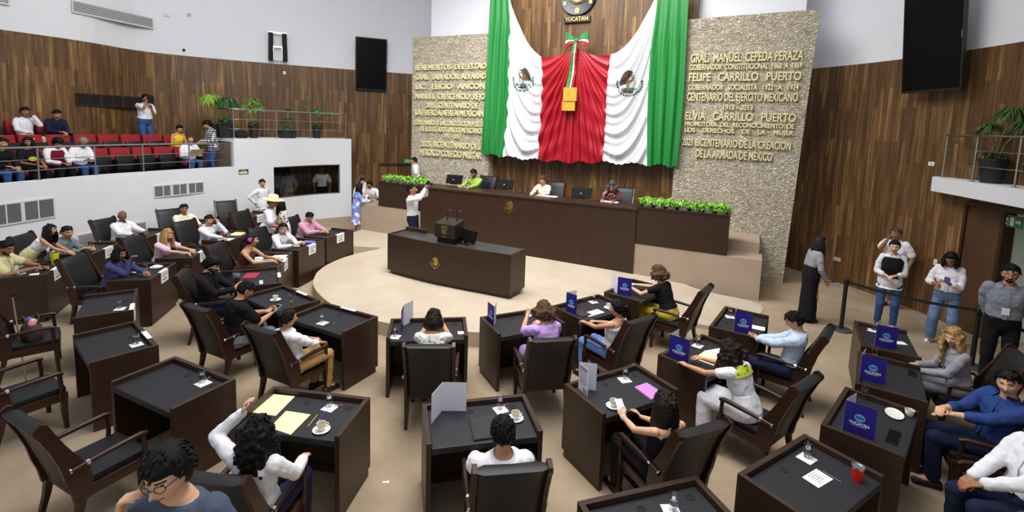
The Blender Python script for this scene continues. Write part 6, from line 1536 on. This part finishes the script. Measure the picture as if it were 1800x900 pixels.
stand('person in grey shirt and dark trousers with hands behind the back, right edge', 7.02, 6.72, 140, s=1.06, yaw=-2, pitch=2, top='mgrey', bottom='black', LH=(-.10, -.16, .92), RH=(.10, -.16, .92), beard='full', hair=('short', 'black'), skin='tan', extras=('glasses', 'lanyard'), near=True, fat=1.1)
qd = along(off(RW, .64), lengths(off(RW, .64)), s_open + .38)[0]; stand('person in white shirt standing inside the open doorway at right', qd.x, qd.y, 118, s=1.02, top='white', bottom='navy', hair=('short', 'black'), skin='brown')
# behind the booth window
for u, o_, th, lab, kw in ((507, .55, 60, 'person in pale grey shirt seen from behind through the booth window', dict(top='lgrey', bottom='khaki2', hair=('short', 'black'))), (566, .50, 205, 'person in white polo facing out through the booth window', dict(top='white', bottom='navy', sleeve='short', hair=('bald', 'pepper'))),
                        (489, .70, 20, 'person with dark hair at the left end of the booth window', dict(top='lgrey', bottom='black', fem=True, hair=('long', 'black'))), (601, .60, 120, 'person in white at the right end of the booth window', dict(top='white', bottom='navy', hair=('short', 'black')))):
    c = off(G_TALL, o_); p, s = on_curve(u, 320, c); stand(lab, p.x, p.y, th, z=.10, skin='brown', **kw)
# close to us
q = at(300, 838, 1.72); stand('person with glasses and tousled black hair in a slate tee at the very front', q.x - .04, q.y + .13, 172, s=1.06, lean=2, yaw=8, roll=6, pitch=6, top='slate', sleeve='short', bottom='navy', hair=('thick', 'black'), LH=(-.22, .1, .95), RH=(.20, .16, 1.50), hdir=(None, (-.2, -.05, .95)), curl=(.4, 1.0), skin='light', extras=('glasses',), near=True, collar=False)
# ------------------------------------------------------------------ things on the desks
DZ = .7525
def rot_of(k): return R(DESKS[k][2])
def put(name, u, v, rz, label, cat, group=None, z=DZ):
    q = at(u, v, z); return empty(name, q, rz, label, cat, group)
NAPK = simple('white_napkin', rgb(238, 238, 240), .9)
def napkin(u, v, k, label, dr=.2):
    o = put('paper_napkin', u, v, rot_of(k) + dr, label, 'napkin', 'paper napkins under the glasses'); mb = MB(); mb.box(-.062, .062, -.062, .062, 0, .0015); mb.build('sheet', NAPK, o)
    mb = MB(); mb.box(-.0615, .0615, -.0615, .0, .0016, .003); mb.build('folded_layer', NAPK, o); return o
glass_first = None
def glass(u, v, k, label, nap=None, lvl=.62):
    global glass_first
    z = DZ + (.0035 if nap else 0); q = at(u, v, z)
    if nap: 
        n = at(nap[0], nap[1], DZ); 
        if (q - n).length > .05: q = n + (q - n).normalized() * .03; q.z = z
    if glass_first is None:
        o = empty('water_glass', q); glass_first = o
        mb = MB(); mb.lathe([(.027, 0), (.029, .01), (.033, .13), (.0312, .13), (.0272, .012), (.004, .010)], 24); mb.build('glass_body', GLASS, o, True, 50)
        mb = MB(); mb.lathe([(.0270, .0125), (.0300, .085), (.003, .085)], 24); mb.build('water', WATER, o, True, 50)
    else: o = copy_tree(glass_first); o.location = q
    tag(o, label, 'glass', 'water glasses on the desks')
for k, gl, np_, w in (('C', (355, 669), (357, 674), 'the empty desk at lower left'), ('B', (579, 713), (580, 717), 'the desk with the cream folders'), ('A', (879, 717), (880, 720.5), 'the desk with the big white card'), ('G', (1099, 665), (1098, 668), 'the desk with the pink tablet'),
                      ('H', (1230, 602), (1226, 608), 'the desk of the reader in white'), ('J', (1419, 803), (1418, 806), 'the desk with the red tumbler'), ('S', (1183, 896), (1180, 898), 'the desk cut by the bottom edge'), ('D', (565, 565), (567, 568), 'the desk before the person in tan trousers'),
                      ('O', (208, 538), (211, 543), 'the empty desk nearest the person in dark blue'), ('P', (236, 599), (240, 606), 'the middle of three empty left desks'), ('E', (695, 587), (694.5, 592.5), 'the desk of the speckled blouse'), ('RR', (1042, 523), (1043, 531), 'the desk with the white sheet and cup'),
                      ('F', (938, 545), (932, 553), 'the desk of the lilac blouse'), ('I', (1286, 550), (1283, 557), 'the desk before the pale blue shirt'), ('K3', (1542, 575), (1534, 581), 'the desk of the blonde person in grey'), ('BL', (326, 443), (325, 445), 'the desk of the blonde person in pink')):
    napkin(*np_, k, 'white napkin under the glass on ' + w, random.uniform(-.3, .5)); glass(*gl, k, 'glass of water with napkin on ' + w, np_)
for k, gl, w in (('L', (512.7, 530), 'the desk of the black polo shirt'), ('K', (1519, 701), 'the denim person\'s desk, behind its navy card'), ('K2', (1537, 624), 'the desk with a navy card and flat dark phone'), ('GR', (162.5, 438.4), 'the desk of the grey suit'), ('WH', (252, 412), 'the desk of the grey-haired person in white'),
                 ('DK', (256, 473), 'the desk of the dusty blue blouse'), ('CL', (64.5, 476), 'the desk at the left edge, beside a dark tumbler'), ('PH', (403, 415.5), 'the desk of the person on the phone'), ('BR', (466, 458), 'the desk of the pink hair flower, left glass'), ('N', (509, 431), 'the desk of the masked person')):
    glass(*gl, k, 'glass of water standing on ' + w)
cup_first = None
def cup(u, v, k, label, saucer=True, spoon=False):
    global cup_first
    q = at(u, v, DZ)
    if saucer:
        s = empty('saucer', q, random.uniform(0, 6), 'white saucer under the cup on ' + label, 'saucer', 'white saucers'); mb = MB(); mb.lathe([(.035, 0), (.05, .004), (.075, .013), (.076, .0155), (.05, .008), (.03, .006), (.003, .006)], 28); mb.build('dish', PORC, s, True, 50)
        mb = MB(); mb.lathe([(.030, .0062), (.031, .0085), (.028, .0086), (.027, .0064)], 20, None, False); mb.build('cup_well', PORC, s, True)
        q = q + V((0, 0, .0088))
    if cup_first is None:
        o = empty('coffee_cup', q); cup_first = o
        mb = MB(); mb.lathe([(.022, 0), (.028, .008), (.038, .040), (.041, .066), (.0385, .066), (.0355, .040), (.025, .010), (.003, .008)], 28); mb.build('cup_body', PORC, o, True, 60)
        mb = MB(); mb.tube([(.037, 0, .055), (.056, 0, .057), (.063, 0, .042), (.052, 0, .024), (.033, 0, .022)], .0055, 8); mb.build('handle', PORC, o, True)
        mb = MB(); mb.lathe([(.0365, .050), (.003, .0502)], 24); mb.build('coffee', COFFEE, o)
    else: o = copy_tree(cup_first); o.location = q
    o.rotation_euler = (0, 0, R(DESKS[k][2]) + random.uniform(-1, .6)); tag(o, 'white coffee cup on ' + label, 'cup', 'white coffee cups')
for u, v, k, w in ((565, 757, 'B', 'the desk with the cream folders'), (906, 737, 'A', 'the desk with the big white card'), (1078.5, 715, 'G', 'the desk with the pink tablet'), (484.5, 528, 'L', 'the desk of the black polo shirt'), (1070, 542, 'RR', 'the desk with the white sheet'),
                   (233, 480, 'DK', 'the desk of the dusty blue blouse'), (36, 483, 'CL', 'the desk at the left edge'), (522, 433.5, 'N', 'the desk of the masked person')): cup(u, v, k, w)
cup(1598, 731, 'K', 'the denim person\'s desk, off its plate', False); cup(155.5, 439, 'GR', 'the desk of the grey suit', False)
o = put('oval_plate', 1572, 729, rot_of('K') + .2, 'white oval plate without cup on the denim person\'s desk', 'plate'); mb = MB(); T = M.Scale(1.5, 4, (1, 0, 0)); mb.lathe([(.04, 0), (.062, .006), (.078, .013), (.077, .016), (.055, .009), (.003, .006)], 28, T); mb.build('dish', PORC, o, True, 50); mb = MB(); mb.lathe([(.045, .0085), (.0455, .0095), (.043, .0095), (.0425, .0085)], 24, T, False); mb.build('inner_ring', PORC, o)
o = put('napkin_plate', 275, 470.5, rot_of('DK'), 'white plate with a crumpled napkin on the desk of the dusty blue blouse', 'plate'); mb = MB(); mb.lathe([(.05, 0), (.08, .006), (.10, .014), (.099, .017), (.07, .009), (.003, .007)], 28); mb.build('dish', PORC, o, True, 50)
mb = MB(); rr = random.Random(5); mb.prism([((.06 + .02 * rr.random()) * cos(a), (.06 + .025 * rr.random()) * sin(a)) for a in [k * .9 for k in range(7)]], .012, .035); mb.build('crumpled_napkin', NAPK, o)
def tumbler(u, v, k, mat, label, h=.13, r=.043, lid=STEEL):
    o = put('insulated_tumbler', u, v, 0, label, 'tumbler'); mb = MB(); mb.lathe([(r * .78, 0), (r * .8, .006), (r, h - .02), (r, h - .012), (r * .5, h - .012)], 24); mb.build('body', mat, o, True, 45); mb = MB(); mb.lathe([(r + .001, h - .016), (r + .002, h), (r - .003, h), (r - .006, h - .006), (.004, h - .006)], 24); mb.build('lid', lid, o, True, 45)
tumbler(1506, 843, 'J', simple('red_enamel', rgb(206, 30, 32), .35), 'red insulated tumbler with a steel rim on the lower right desk', .12, .045)
tumbler(97, 465, 'CL', simple('yellow_enamel', rgb(214, 210, 20), .4), 'tall yellow tumbler on the desk at the left edge', .24, .062)
tumbler(389.5, 419, 'PH', simple('brown_ceramic', rgb(112, 70, 50), .5), 'brown tall cup on the desk of the person on the phone', .16, .042, simple('dark_brown_lid', rgb(80, 50, 38), .5))
tumbler(79, 474, 'CL', MATTE, 'black tumbler beside the yellow tumbler at the left edge', .12, .05, BLACK)
def flat(name, pts, label, cat, mat, h=.002, k=None, inner=None, group=None):
    """a flat thing lying on a desk, its four corners where the photograph shows them"""
    P = [at(u, v, DZ) for u, v in pts]; c = sum(P, V()) / 4; o = empty(name, c, 0, label, cat, group)
    mb = MB(); mb.prism([((p - c).x, (p - c).y) for p in P], 0, h); mb.build('sheet' if h < .006 else 'cover', mat, o)
    if inner: mb = MB(); mb.prism([((p - c).x * .9, (p - c).y * .9) for p in P], h, h + .001); mb.build(inner[0], inner[1], o)
    return o
def flat_at(name, u, v, k, w, d, label, cat, mat, h=.002, dr=0, inner=None):
    o = put(name, u, v, rot_of(k) + dr, label, cat); mb = MB(); mb.box(-w / 2, w / 2, -d / 2, d / 2, 0, h, b=min(.004, h * .3) if h > .006 else 0); mb.build('sheet' if h < .006 else 'cover', mat, o)
    if inner: mb = MB(); mb.box(-w * .46, w * .46, -d * .46, d * .46, h, h + .001); mb.build(inner[0], inner[1], o)
    return o
flat('folder', [(442, 725), (484.6, 731.4), (518.5, 697), (478, 693)], 'cream card folder, the far one of two by the curly-haired person', 'folder', YELLOWP, .003, None, ('folder_flap', YELLOWP))
flat('folder', [(474, 752), (511, 764.5), (546, 729), (503, 722.6)], 'cream card folder, the near one of two by the curly-haired person', 'folder', YELLOWP, .003, None, ('folder_flap', YELLOWP))
def stick(name, a, b, r, mat, tipm, label, cat):
    p, q = at(*a, DZ + r), at(*b, DZ + r); c = (p + q) / 2; o = empty(name, c, 0, label, cat); mb = MB(); mb.tube([p - c, (q - c) * .86], r, 8); mb.build('barrel', mat, o); mb = MB(); mb.tube([(q - c) * .86, q - c], [r, r * .2], 8); mb.build('tip', tipm, o)
stick('pencil', (558, 729), (541, 750), .004, simple('yellow_pencil', rgb(226, 160, 40), .5), simple('pencil_wood', rgb(210, 170, 120), .7), 'yellow pencil left of the cup by the cream folders', 'pencil')
stick('pen', (574, 723), (561, 739), .0045, simple('blue_pen', rgb(60, 60, 190), .4), PAPER, 'blue pen behind the cup by the cream folders', 'pen')
stick('pen', (1446, 828), (1479, 848), .0045, simple('grey_pen', rgb(110, 112, 124), .4), STEEL, 'grey pen beside the printed sheet at lower right', 'pen')
def candy(u, v, k, label):
    o = put('wrapped_candy', u, v, random.uniform(0, 3), label, 'candy', 'wrapped candies'); C_ = simple('red_candy_wrap', rgb(180, 70, 60), .35); mb = MB(); mb.ell((0, 0, .008), (.016, .009, .008)); mb.build('sweet', C_, o, True)
    for s_ in (-1, 1): mb = MB(); mb.add([(s_ * .015, 0, .008), (s_ * .032, -.010, .012), (s_ * .034, 0, .006), (s_ * .032, .010, .012)], [(0, 1, 2), (0, 2, 3)]); mb.build('twist', C_, o)
for u, v, k, w in ((595, 714, 'B', 'by the glass beside the cream folders'), (889, 713, 'A', 'by the glass of the desk with the big white card'), (587, 569, 'D', 'on the desk before the person in tan trousers'), (368, 665, 'C', 'on the empty desk at lower left')): candy(u, v, k, 'small red wrapped candy ' + w)
flat('tablet_case', [(1115, 682), (1144.5, 704), (1169, 694.7), (1136.7, 674.5)], 'pink tablet case on the desk of the bare-shouldered person', 'tablet', simple('pink_case', rgb(196, 130, 196), .6), .014, None, ('case_panel', simple('pink_case', rgb(196, 130, 196), .6)))
flat('leather_folder', [(824, 737), (833, 776), (880, 770), (870, 730)], 'black leather folder lying on the desk with the big white card', 'folder', LEATH, .014, None, ('writing_pad', simple('dark_pad', rgb(48, 44, 46), .8)))
o = flat('printed_sheet', [(1409.8, 839), (1439, 858), (1464.8, 842.7), (1434.8, 824)], 'white sheet with a few printed lines beside the red tumbler', 'paper', PAPER, .0015)
pa_, pb_ = at(1412, 839, DZ) , at(1435, 826, DZ); ln = (pb_ - pa_); un = ln.normalized(); pn_ = V((-un.y, un.x, 0)) * -1
for k in range(6): 
    c = at(1437, 841, DZ) - o.location; mb = MB(); a = c + pn_ * (-.05 + k * .018) - un * .05; b = a + un * (.10 if k != 5 else .05); mb.prism([((a).x, a.y), (b.x, b.y), (b + pn_ * .004).xy, (a + pn_ * .004).xy], .0016, .002); mb.build('print_line', INK, o)
FM_ = simple('red_folder_card', rgb(168, 44, 64), .6)
flat_at('folder', 441.5, 485, 'L2', .22, .30, 'red folder on the desk of the bearded person in black', 'folder', FM_, .012, 1.3, ('cover_panel', FM_))
flat_at('paper_slip', 459, 496, 'L2', .05, .20, 'white slip at the front rim of the red folder desk', 'paper', PAPER, .0015, 1.6, ('print', PAPER))
flat_at('folder', 1247, 629, 'H', .33, .24, 'open cream folder under the papers of the reader in white', 'folder', YELLOWP, .004, .1, ('folder_flap', YELLOWP))
flat_at('paper_sheet', 1268, 624, 'H', .22, .30, 'white papers being read on the cream folder', 'paper', PAPER, .0065, -.3, ('page', PAPER))
flat_at('paper_sheet', 1043, 550, 'RR', .33, .15, 'single white sheet on the desk of the person in a tank top', 'paper', PAPER, .0015, .0, ('page', PAPER))
flat_at('leather_folder', 1021, 551, 'RR', .20, .26, 'black folder behind the white sheet of the tank top desk', 'folder', LEATH, .010, 0, ('pad', simple('dark_pad', rgb(48, 44, 46), .8)))
flat_at('paper_sheet', 1331, 576, 'I', .15, .20, 'white sheet beside the navy card of the pale blue shirt', 'paper', PAPER, .0015, .1, ('page', PAPER))
flat_at('phone', 1570, 769, 'K', .26, .09, 'flat black folder-phone near the front of the denim person\'s desk', 'phone', BLACK, .014, 0, ('screen', SCREEN))
flat_at('phone', 1603, 657, 'K2', .16, .08, 'flat dark phone on the desk between denim shirt and blonde person', 'phone', BLACK, .012, 0, ('screen', SCREEN))
flat_at('paper_sheet', 1583, 604, 'K3', .10, .12, 'small white crumpled tissue on the desk of the blonde person', 'paper', NAPK, .012, .4, ('fold', NAPK))
flat_at('tablet', 1130, 514, 'Q', .26, .18, 'black tablet under the hands of the person in yellow trousers', 'tablet', BLACK, .012, 0, ('screen', SCREEN))
flat_at('tissue_pack', 810, 586, 'E', .08, .09, 'small white printed tissue pack at the right of the speckled blouse', 'packet', PAPER, .012, 0, ('print', simple('pale_red_print', rgb(222, 196, 190), .7)))
flat_at('booklet', 544, 425, 'N', .22, .28, 'blue booklet on the desk of the masked person', 'booklet', simple('blue_booklet', rgb(90, 96, 190), .5), .008, .1, ('cover_panel', simple('violet_booklet', rgb(120, 118, 200), .5)))
flat_at('phone', 575, 413, 'M', .18, .09, 'black phone lying on the desk of the pink shirt', 'phone', BLACK, .012, .4, ('screen', SCREEN))
for u, v, w, d, lab in ((464, 455, .30, .34, 'left'), (494, 452, .30, .30, 'right')): flat_at('paper_sheet', u, v, 'BR', w, d, 'white papers spread on the pink hair flower desk, the %s pile' % lab, 'paper', PAPER, .006, .1, ('page', PAPER))
flat_at('packet', 483, 460, 'BR', .10, .07, 'small green packet on the papers desk of the pink hair flower', 'packet', simple('green_packet', rgb(60, 130, 80), .5), .03, .3, ('label', PAPER))
flat_at('paper_sheet', 397, 421, 'PH', .24, .30, 'white papers before the person on the phone', 'paper', PAPER, .004, .1, ('page', PAPER)); flat_at('folder', 419, 411.5, 'PH', .36, .26, 'cream folder on the far side of the phone caller\'s desk', 'folder', YELLOWP, .02, .1, ('folder_flap', YELLOWP))
flat_at('paper_slip', 60, 483, 'CL', .2, .12, 'white paper slip at the left edge desk', 'paper', PAPER, .0015, .3, ('page', PAPER))

# folded name sheets hung over the front boards
def name_sheet(k, x, label, lines=4, drop=.20, w=.28):
    o = empty('name_sheet', (DK[k] @ V((x, DDEP / 2, DH))), rot_of(k), label, 'sign', 'paper name sheets on the left desks'); mb = MB()
    mb.box(-w / 2, w / 2, -.05, .004, .0015, .003); mb.box(-w / 2, w / 2, .0022, .004, -drop, .003); mb.build('folded_sheet', PAPER, o)
    for i in range(lines):
        ww = w * (.36, .40, .16, .28)[i % 4]; mb = MB(); mb.box(-ww, ww, .0041, .005, -drop * (.22 + .17 * i) - (.010 if i == 3 else .005), -drop * (.22 + .17 * i) + (.010 if i == 3 else .005)); mb.build('printed_line', INK, o)
for k, x, w in (('O', .36, 'the empty desk below the dusty blue blouse'), ('DK', 0, 'the desk of the dusty blue blouse'), ('BL', 0, 'the desk of the blonde person in pink'), ('CL', .1, 'the desk at the left edge'), ('GR', 0, 'the desk of the grey suit'), ('WH', 0, 'the desk of the grey-haired person in white'),
                ('CR', .1, 'the desk of the cream shirt'), ('EM', 0, 'the desk behind the straw hat'), ('HA', 0, 'the desk behind the masked person'), ('N', 0, 'the desk of the masked person'), ('BR', .1, 'the desk of the pink hair flower'), ('M', 0, 'the desk of the pink shirt'),
                ('L2', .05, 'the red folder desk'), ('L', .05, 'the desk of the black polo shirt'), ('D', -.02, 'the desk before the person in tan trousers'), ('P', .1, 'the middle empty desk at left')):
    name_sheet(k, x, 'white name sheet hung on ' + w)

# folded party cards standing on the desks
SKYD = simple('sky_blue_print', rgb(96, 176, 236), .5); WPR = simple('white_print', rgb(236, 236, 244), .6)
CARDW = simple('white_card', rgb(226, 226, 238), .6)
def card(p0, p1, ang, label, front='navy', w=.21, h=.295, second=None):
    """p0: foot of the fold, p1: where the foot of the first leaf runs to; the second leaf opens by ang"""
    a, b = at(*p0, DZ), at(*p1, DZ); d = (b - a); rz = atan2(d.y, d.x); o = empty('folded_card', a, rz, label, 'card', 'folded cards on the desks')
    W_ = max(.17, min(.25, d.length)) if second is None else w
    def leaf(nm, rot, mat, back):
        T = M.Rotation(rot, 4, 'Z'); mb = MB(); mb.box(0, W_, -.0012, 0, 0, h, T); l1 = mb.build(nm, mat, o); mb = MB(); mb.box(.002, W_ - .002, .0002, .0012, .002, h - .002, T); mb.build(nm.replace('leaf', 'inside'), back, o); return T
    if front == 'navy':
        leaf('printed_leaf', 0, NAVY, CARDW); leaf('plain_leaf', ang, CARDW if ang > 0 else CARDW, CARDW)
        mb = MB(); mb.lathe([(.036, 0), (.036, .001)], 28, M.Translation((W_ * .5, -.0013, h * .56)) @ UPR @ M.Scale(1.15, 4, (1, 0, 0))); em = mb.build('round_emblem', SKYD, o)
        text_mesh('lettering', 'PAN', .042, .0006, NAVY, em, M.Translation((W_ * .5, -.0026, h * .56)) @ UPR, .058, .0015)
        text_mesh('lettering', 'YUCATÁN', .034, .0006, WPR, o, M.Translation((W_ * .5, -.0018, h * .36)) @ UPR, W_ * .66, .0012)
        mb = MB(); mb.box(W_ * .26, W_ * .74, -.002, -.0012, h * .285, h * .295); mb.build('fine_print', WPR, o)
    else:
        T0 = leaf('front_leaf', 0, CARDW, CARDW); leaf('back_leaf', ang, CARDW, CARDW)
        if front == 'text':
            for i in range(12):
                mb = MB(); hh = .010 if i < 2 else .004; z = h * (.92 - .055 * i) ; mb.box(W_ * .10, W_ * (.85 - .12 * (i % 3 == 2)), -.0022, -.0012, z - hh, z); mb.build('printed_line', INK, o)
            mb = MB(); mb.box(W_ * .45, W_ * .92, -.002, -.0012, h * .04, h * .2); mb.build('printed_picture', simple('pale_blue_print', rgb(150, 160, 196), .7), o)
for p0, p1, ang, w in (((1481, 754.7), (1536, 775), 1.35, 'the denim person\'s desk'), ((1510, 666), (1554.5, 677), 1.35, 'the desk between denim shirt and blonde person'), ((1537, 608), (1574.7, 614.7), 1.2, 'the desk of the blonde person in grey'), ((1289.7, 582), (1320.6, 588), 1.5, 'the desk before the pale blue shirt'),
                       ((1174.8, 628), (1209.4, 639.8), 1.5, 'the desk of the reader in embroidered white'), ((994.4, 546.6), (1012.6, 553), 1.3, 'the tank top desk'), ((1084.8, 516.3), (1109.4, 520.6), 2.3, 'the desk of the person in yellow trousers')):
    card(p0, p1, ang, 'navy card with sky blue emblem on ' + w)
def card_r(p1, p0, ang, label):                                  # fold on the right of the printed leaf
    a, b = at(*p0, DZ), at(*p1, DZ); d = (b - a).normalized() * .21; card(p1, p0, ang, label)
a_, b_ = at(868, 575.5, DZ), at(858, 566.8, DZ)
def card_fold(fold, printed_dir, plain_dir, label):
    """fold foot + directions of the printed (navy outside) and the plain leaf"""
    f = at(*fold, DZ); o = empty('folded_card', f, 0, label, 'card', 'folded cards on the desks'); w, h = .21, .295
    for nm, dr, m_ in (('printed_leaf', printed_dir, NAVY), ('plain_leaf', plain_dir, CARDW)):
        q = at(*dr, DZ) - f; q = q.normalized() * w; n = V((-q.y, q.x, 0)).normalized() * .0012
        mb = MB(); mb.prism([(0, 0), (q.x, q.y), (q.x + n.x, q.y + n.y), (n.x, n.y)], 0, h); mb.build(nm, m_, o)
        if nm == 'printed_leaf':
            rz = atan2(-q.y, -q.x); T = M.Translation(q) @ M.Rotation(rz, 4, 'Z') @ M.Translation((0, -.0016, 0))
            mb = MB(); mb.lathe([(.036, 0), (.036, .001)], 28, T @ M.Translation((w * .5, 0, h * .56)) @ UPR @ M.Scale(1.15, 4, (1, 0, 0))); em = mb.build('round_emblem', SKYD, o)
            text_mesh('lettering', 'PAN', .042, .0006, NAVY, em, T @ M.Translation((w * .5, -.0013, h * .56)) @ UPR, .058, .0015)
            text_mesh('lettering', 'YUCATÁN', .034, .0006, WPR, o, T @ M.Translation((w * .5, -.0006, h * .36)) @ UPR, w * .66, .0012)
            mb = MB(); mb.prism([(0, 0), (q.x, q.y), (q.x - n.x * .1, q.y - n.y * .1), (-n.x * .1, -n.y * .1)], .001, h - .001); 
card_fold((868, 575.5), (858, 566.8), (873.5, 560), 'navy and white folded card at the left of the lilac blouse')
card_fold((709, 573), (705, 584), (725.5, 564), 'white and navy folded card at the left of the speckled blouse')
card((777, 722), (758, 746), 1.9, 'large blank white folded card on the desk at bottom centre', 'plain', .21, .29)
card((1016.4, 682.3), (1033, 698), .95, 'white folded card with printed text on the pink tablet desk', 'text')

# ------------------------------------------------------------------ on the rostrum counter
RZC = RZ + pi
for u, v, w in ((797, 324, 'left'), (886, 333, 'middle'), (1021, 349, 'right')):
    q = at(u, v, 1.71); o = empty('computer_monitor', q, RZ + .15, 'low black monitor leaning back on the presidium counter, the %s one' % w, 'monitor', 'monitors on the presidium counter')
    mb = MB(); mb.box(-.10, .10, -.02, .14, 0, .015, b=.004); mb.build('foot', BLACK, o); mb = MB(); mb.box(-.26, .26, -.015, .015, .02, .30, TR((0, .0, .0), 0, -.45) @ M.Translation((0, 0, 0)), b=.008); mb.build('screen_housing', HOUS, o); mb = MB(); mb.ell((0, -.025, .13), (.03, .008, .02)); mb.build('maker_badge', STEEL, o)
q = at(854, 331, 1.71); o = empty('laptop', q, RZ - .1, 'small dark laptop open before the lime green shirt', 'laptop'); mb = MB(); mb.box(-.15, .15, .0, .2, 0, .012); mb.build('keyboard', BLACK, o); mb = MB(); mb.box(-.15, .15, -.008, .0, .012, .20, TR((0, 0, 0), 0, .12)); mb.build('lid', simple('navy_lid', rgb(30, 34, 52), .4), o)
for u, v, w, d, lab in ((818, 328.5, .40, .2, 'white papers before the lime green shirt on the presidium counter'), (962, 345, .55, .2, 'white papers before the cream blouse on the presidium counter'), (1072, 355, .42, .2, 'white papers before the red patterned top on the presidium counter')):
    q = at(u, v, 1.712); o = empty('paper_sheet', q, RZ, lab, 'paper'); mb = MB(); mb.box(-w / 2, w / 2, -d / 2, d / 2, 0, .008); mb.build('sheet', PAPER, o); mb = MB(); mb.box(-w * .3, w * .45, -d * .4, d * .45, .008, .011, TR((0, 0, 0), .1)); mb.build('page', PAPER, o)
for u, v, w in ((820, 329, 'lime green shirt'), (916, 338, 'cream blouse')):
    q = at(u, v, 1.712); o = empty('table_microphone', q, RZ, 'black gooseneck microphone before the ' + w, 'microphone'); mb = MB(); mb.lathe([(.05, 0), (.05, .015), (.01, .03)], 16); mb.build('base', BLACK, o); mb = MB(); mb.tube([(0, 0, .02), (0, .02, .15), (.02, .08, .26)], .007, 6); mb.build('gooseneck', BLACK, o); mb = MB(); mb.capsule((.02, .08, .26), (.03, .13, .28), .016, .014, 8); mb.build('microphone_head', MATTE, o)
q = at(916, 336, 1.712) + V((.03, -.02, 0)); o = copy_tree(glass_first); o.location = at(914, 337.5, 1.712); tag(o, 'glass of water on the presidium counter between monitor and cream blouse', 'glass', 'water glasses on the desks')

# ------------------------------------------------------------------ barrier, bag, cane, litter
def post(x, y, label):
    o = empty('barrier_post', (x, y, 0), 0, label, 'barrier', 'retractable belt barrier posts'); mb = MB(); mb.lathe([(.175, 0), (.175, .015), (.16, .028), (.05, .036), (.005, .037)], 32); mb.build('base_plate', simple('charcoal_metal', rgb(72, 74, 78), .5, .3), o, True, 40); mb = MB(); mb.lathe([(.034, .03), (.034, .86)], 20); mb.build('tube', MATTE, o, True, 40); mb = MB(); mb.lathe([(.042, .86), (.044, .87), (.044, .955), (.036, .965), (.004, .966)], 20); mb.build('belt_head', BLACK, o, True, 40)
    return V((x, y, 0))
p1 = at(1478, 580); P1 = post(p1.x, p1.y, 'black belt barrier post, the left one, before the person in the black vest'); p2 = at(1722, 542, .95); P2 = post(p2.x, p2.y, 'black belt barrier post, the right one, behind the blonde person')
P3 = post(P2.x + .1, P2.y - 1.5, 'black belt barrier post at the far right, outside the picture')
def belt(a, b, label):
    d = (b - a).normalized(); o = empty('barrier_belt', a + V((0, 0, .91)), 0, label, 'belt'); n = V((-d.y, d.x, 0)) * .0015; L = (b - a).length; mb = MB(); R_ = []
    for i in range(11):
        q = i / 10; c = d * (.046 + (L - .092) * q); s = -.05 * 4 * q * (1 - q); R_.append([tuple(c + n + V((0, 0, s - .024))), tuple(c - n + V((0, 0, s - .024))), tuple(c - n + V((0, 0, s + .024))), tuple(c + n + V((0, 0, s + .024)))])
    mb.loft(R_); mb.build('webbing', MATTE, o); mb = MB(); c = d * (L - .046); mb.box(-.012, .012, -.012, .012, -.03, .03, M.Translation(c)); mb.build('belt_clip', BLACK, o)
belt(P1, P2, 'black webbing belt between the two barrier posts'); belt(P2, P3, 'black webbing belt running right from the right barrier post')
T = CH['O']; q = T @ V((.03, .0, .478)); bag = empty('handbag', q, T.to_euler().z + .2, 'brown handbag with colourful bundles on the empty armchair at left', 'bag'); BM_ = simple('brown_bag_leather', rgb(70, 46, 44), .6)
mb = MB(); mb.loft([[(sx_ * cos(a), sy_ * sin(a), z) for a in [2 * pi * k / 16 for k in range(16)]] for sx_, sy_, z in ((.19, .10, 0), (.21, .12, .06), (.19, .10, .15), (.17, .06, .20))]); mb.build('bag_body', BM_, bag, True, 60)
for s_ in (-1, 1): mb = MB(); mb.tube([(-.09, s_ * .05, .18), (-.07, s_ * .07, .30), (.07, s_ * .07, .30), (.09, s_ * .05, .18)], .009, 6); mb.build('handle', BM_, bag, True)
for k, (x, y, m_) in enumerate(((-.10, .0, simple('blue_bundle', rgb(80, 90, 190), .7)), (.0, .02, simple('cream_bundle', rgb(220, 200, 170), .7)), (.09, -.01, simple('pink_bundle', rgb(210, 120, 130), .7)))): mb = MB(); mb.ell((x, y, .21), (.055, .045, .045)); mb.build('bundle', m_, bag, True)
c0_, c1_ = at(49, 690, 0), at(22, 522, .92); cane = empty('walking_cane', c0_, 0, 'thin brown walking cane leaning at the empty armchairs on the left edge', 'cane'); mb = MB(); mb.tube([(0, 0, .02), c1_ - c0_], .010, 8); mb.build('shaft', simple('cane_wood', rgb(110, 92, 78), .4), cane, True); mb = MB(); mb.tube([c1_ - c0_, c1_ - c0_ + V((.0, 0, .03)), c1_ - c0_ + V((.06, .03, .03)), c1_ - c0_ + V((.09, .04, -.01))], .012, 8); mb.build('handle', MATTE, cane, True); mb = MB(); mb.lathe([(.016, 0), (.014, .03)], 10); mb.build('rubber_tip', MATTE, cane)
q = at(678, 848); o = empty('paper_scrap', q, .1, 'small white paper scrap on the carpet between two front desks', 'litter'); mb = MB(); mb.add([(-.035, -.012, .004), (.03, -.014, .002), (.036, .012, .008), (-.03, .014, .003), (0, .0, .012)], [(0, 1, 4), (1, 2, 4), (2, 3, 4), (3, 0, 4), (3, 2, 1, 0)]); mb.build('crumpled_sheet', PAPER, o)
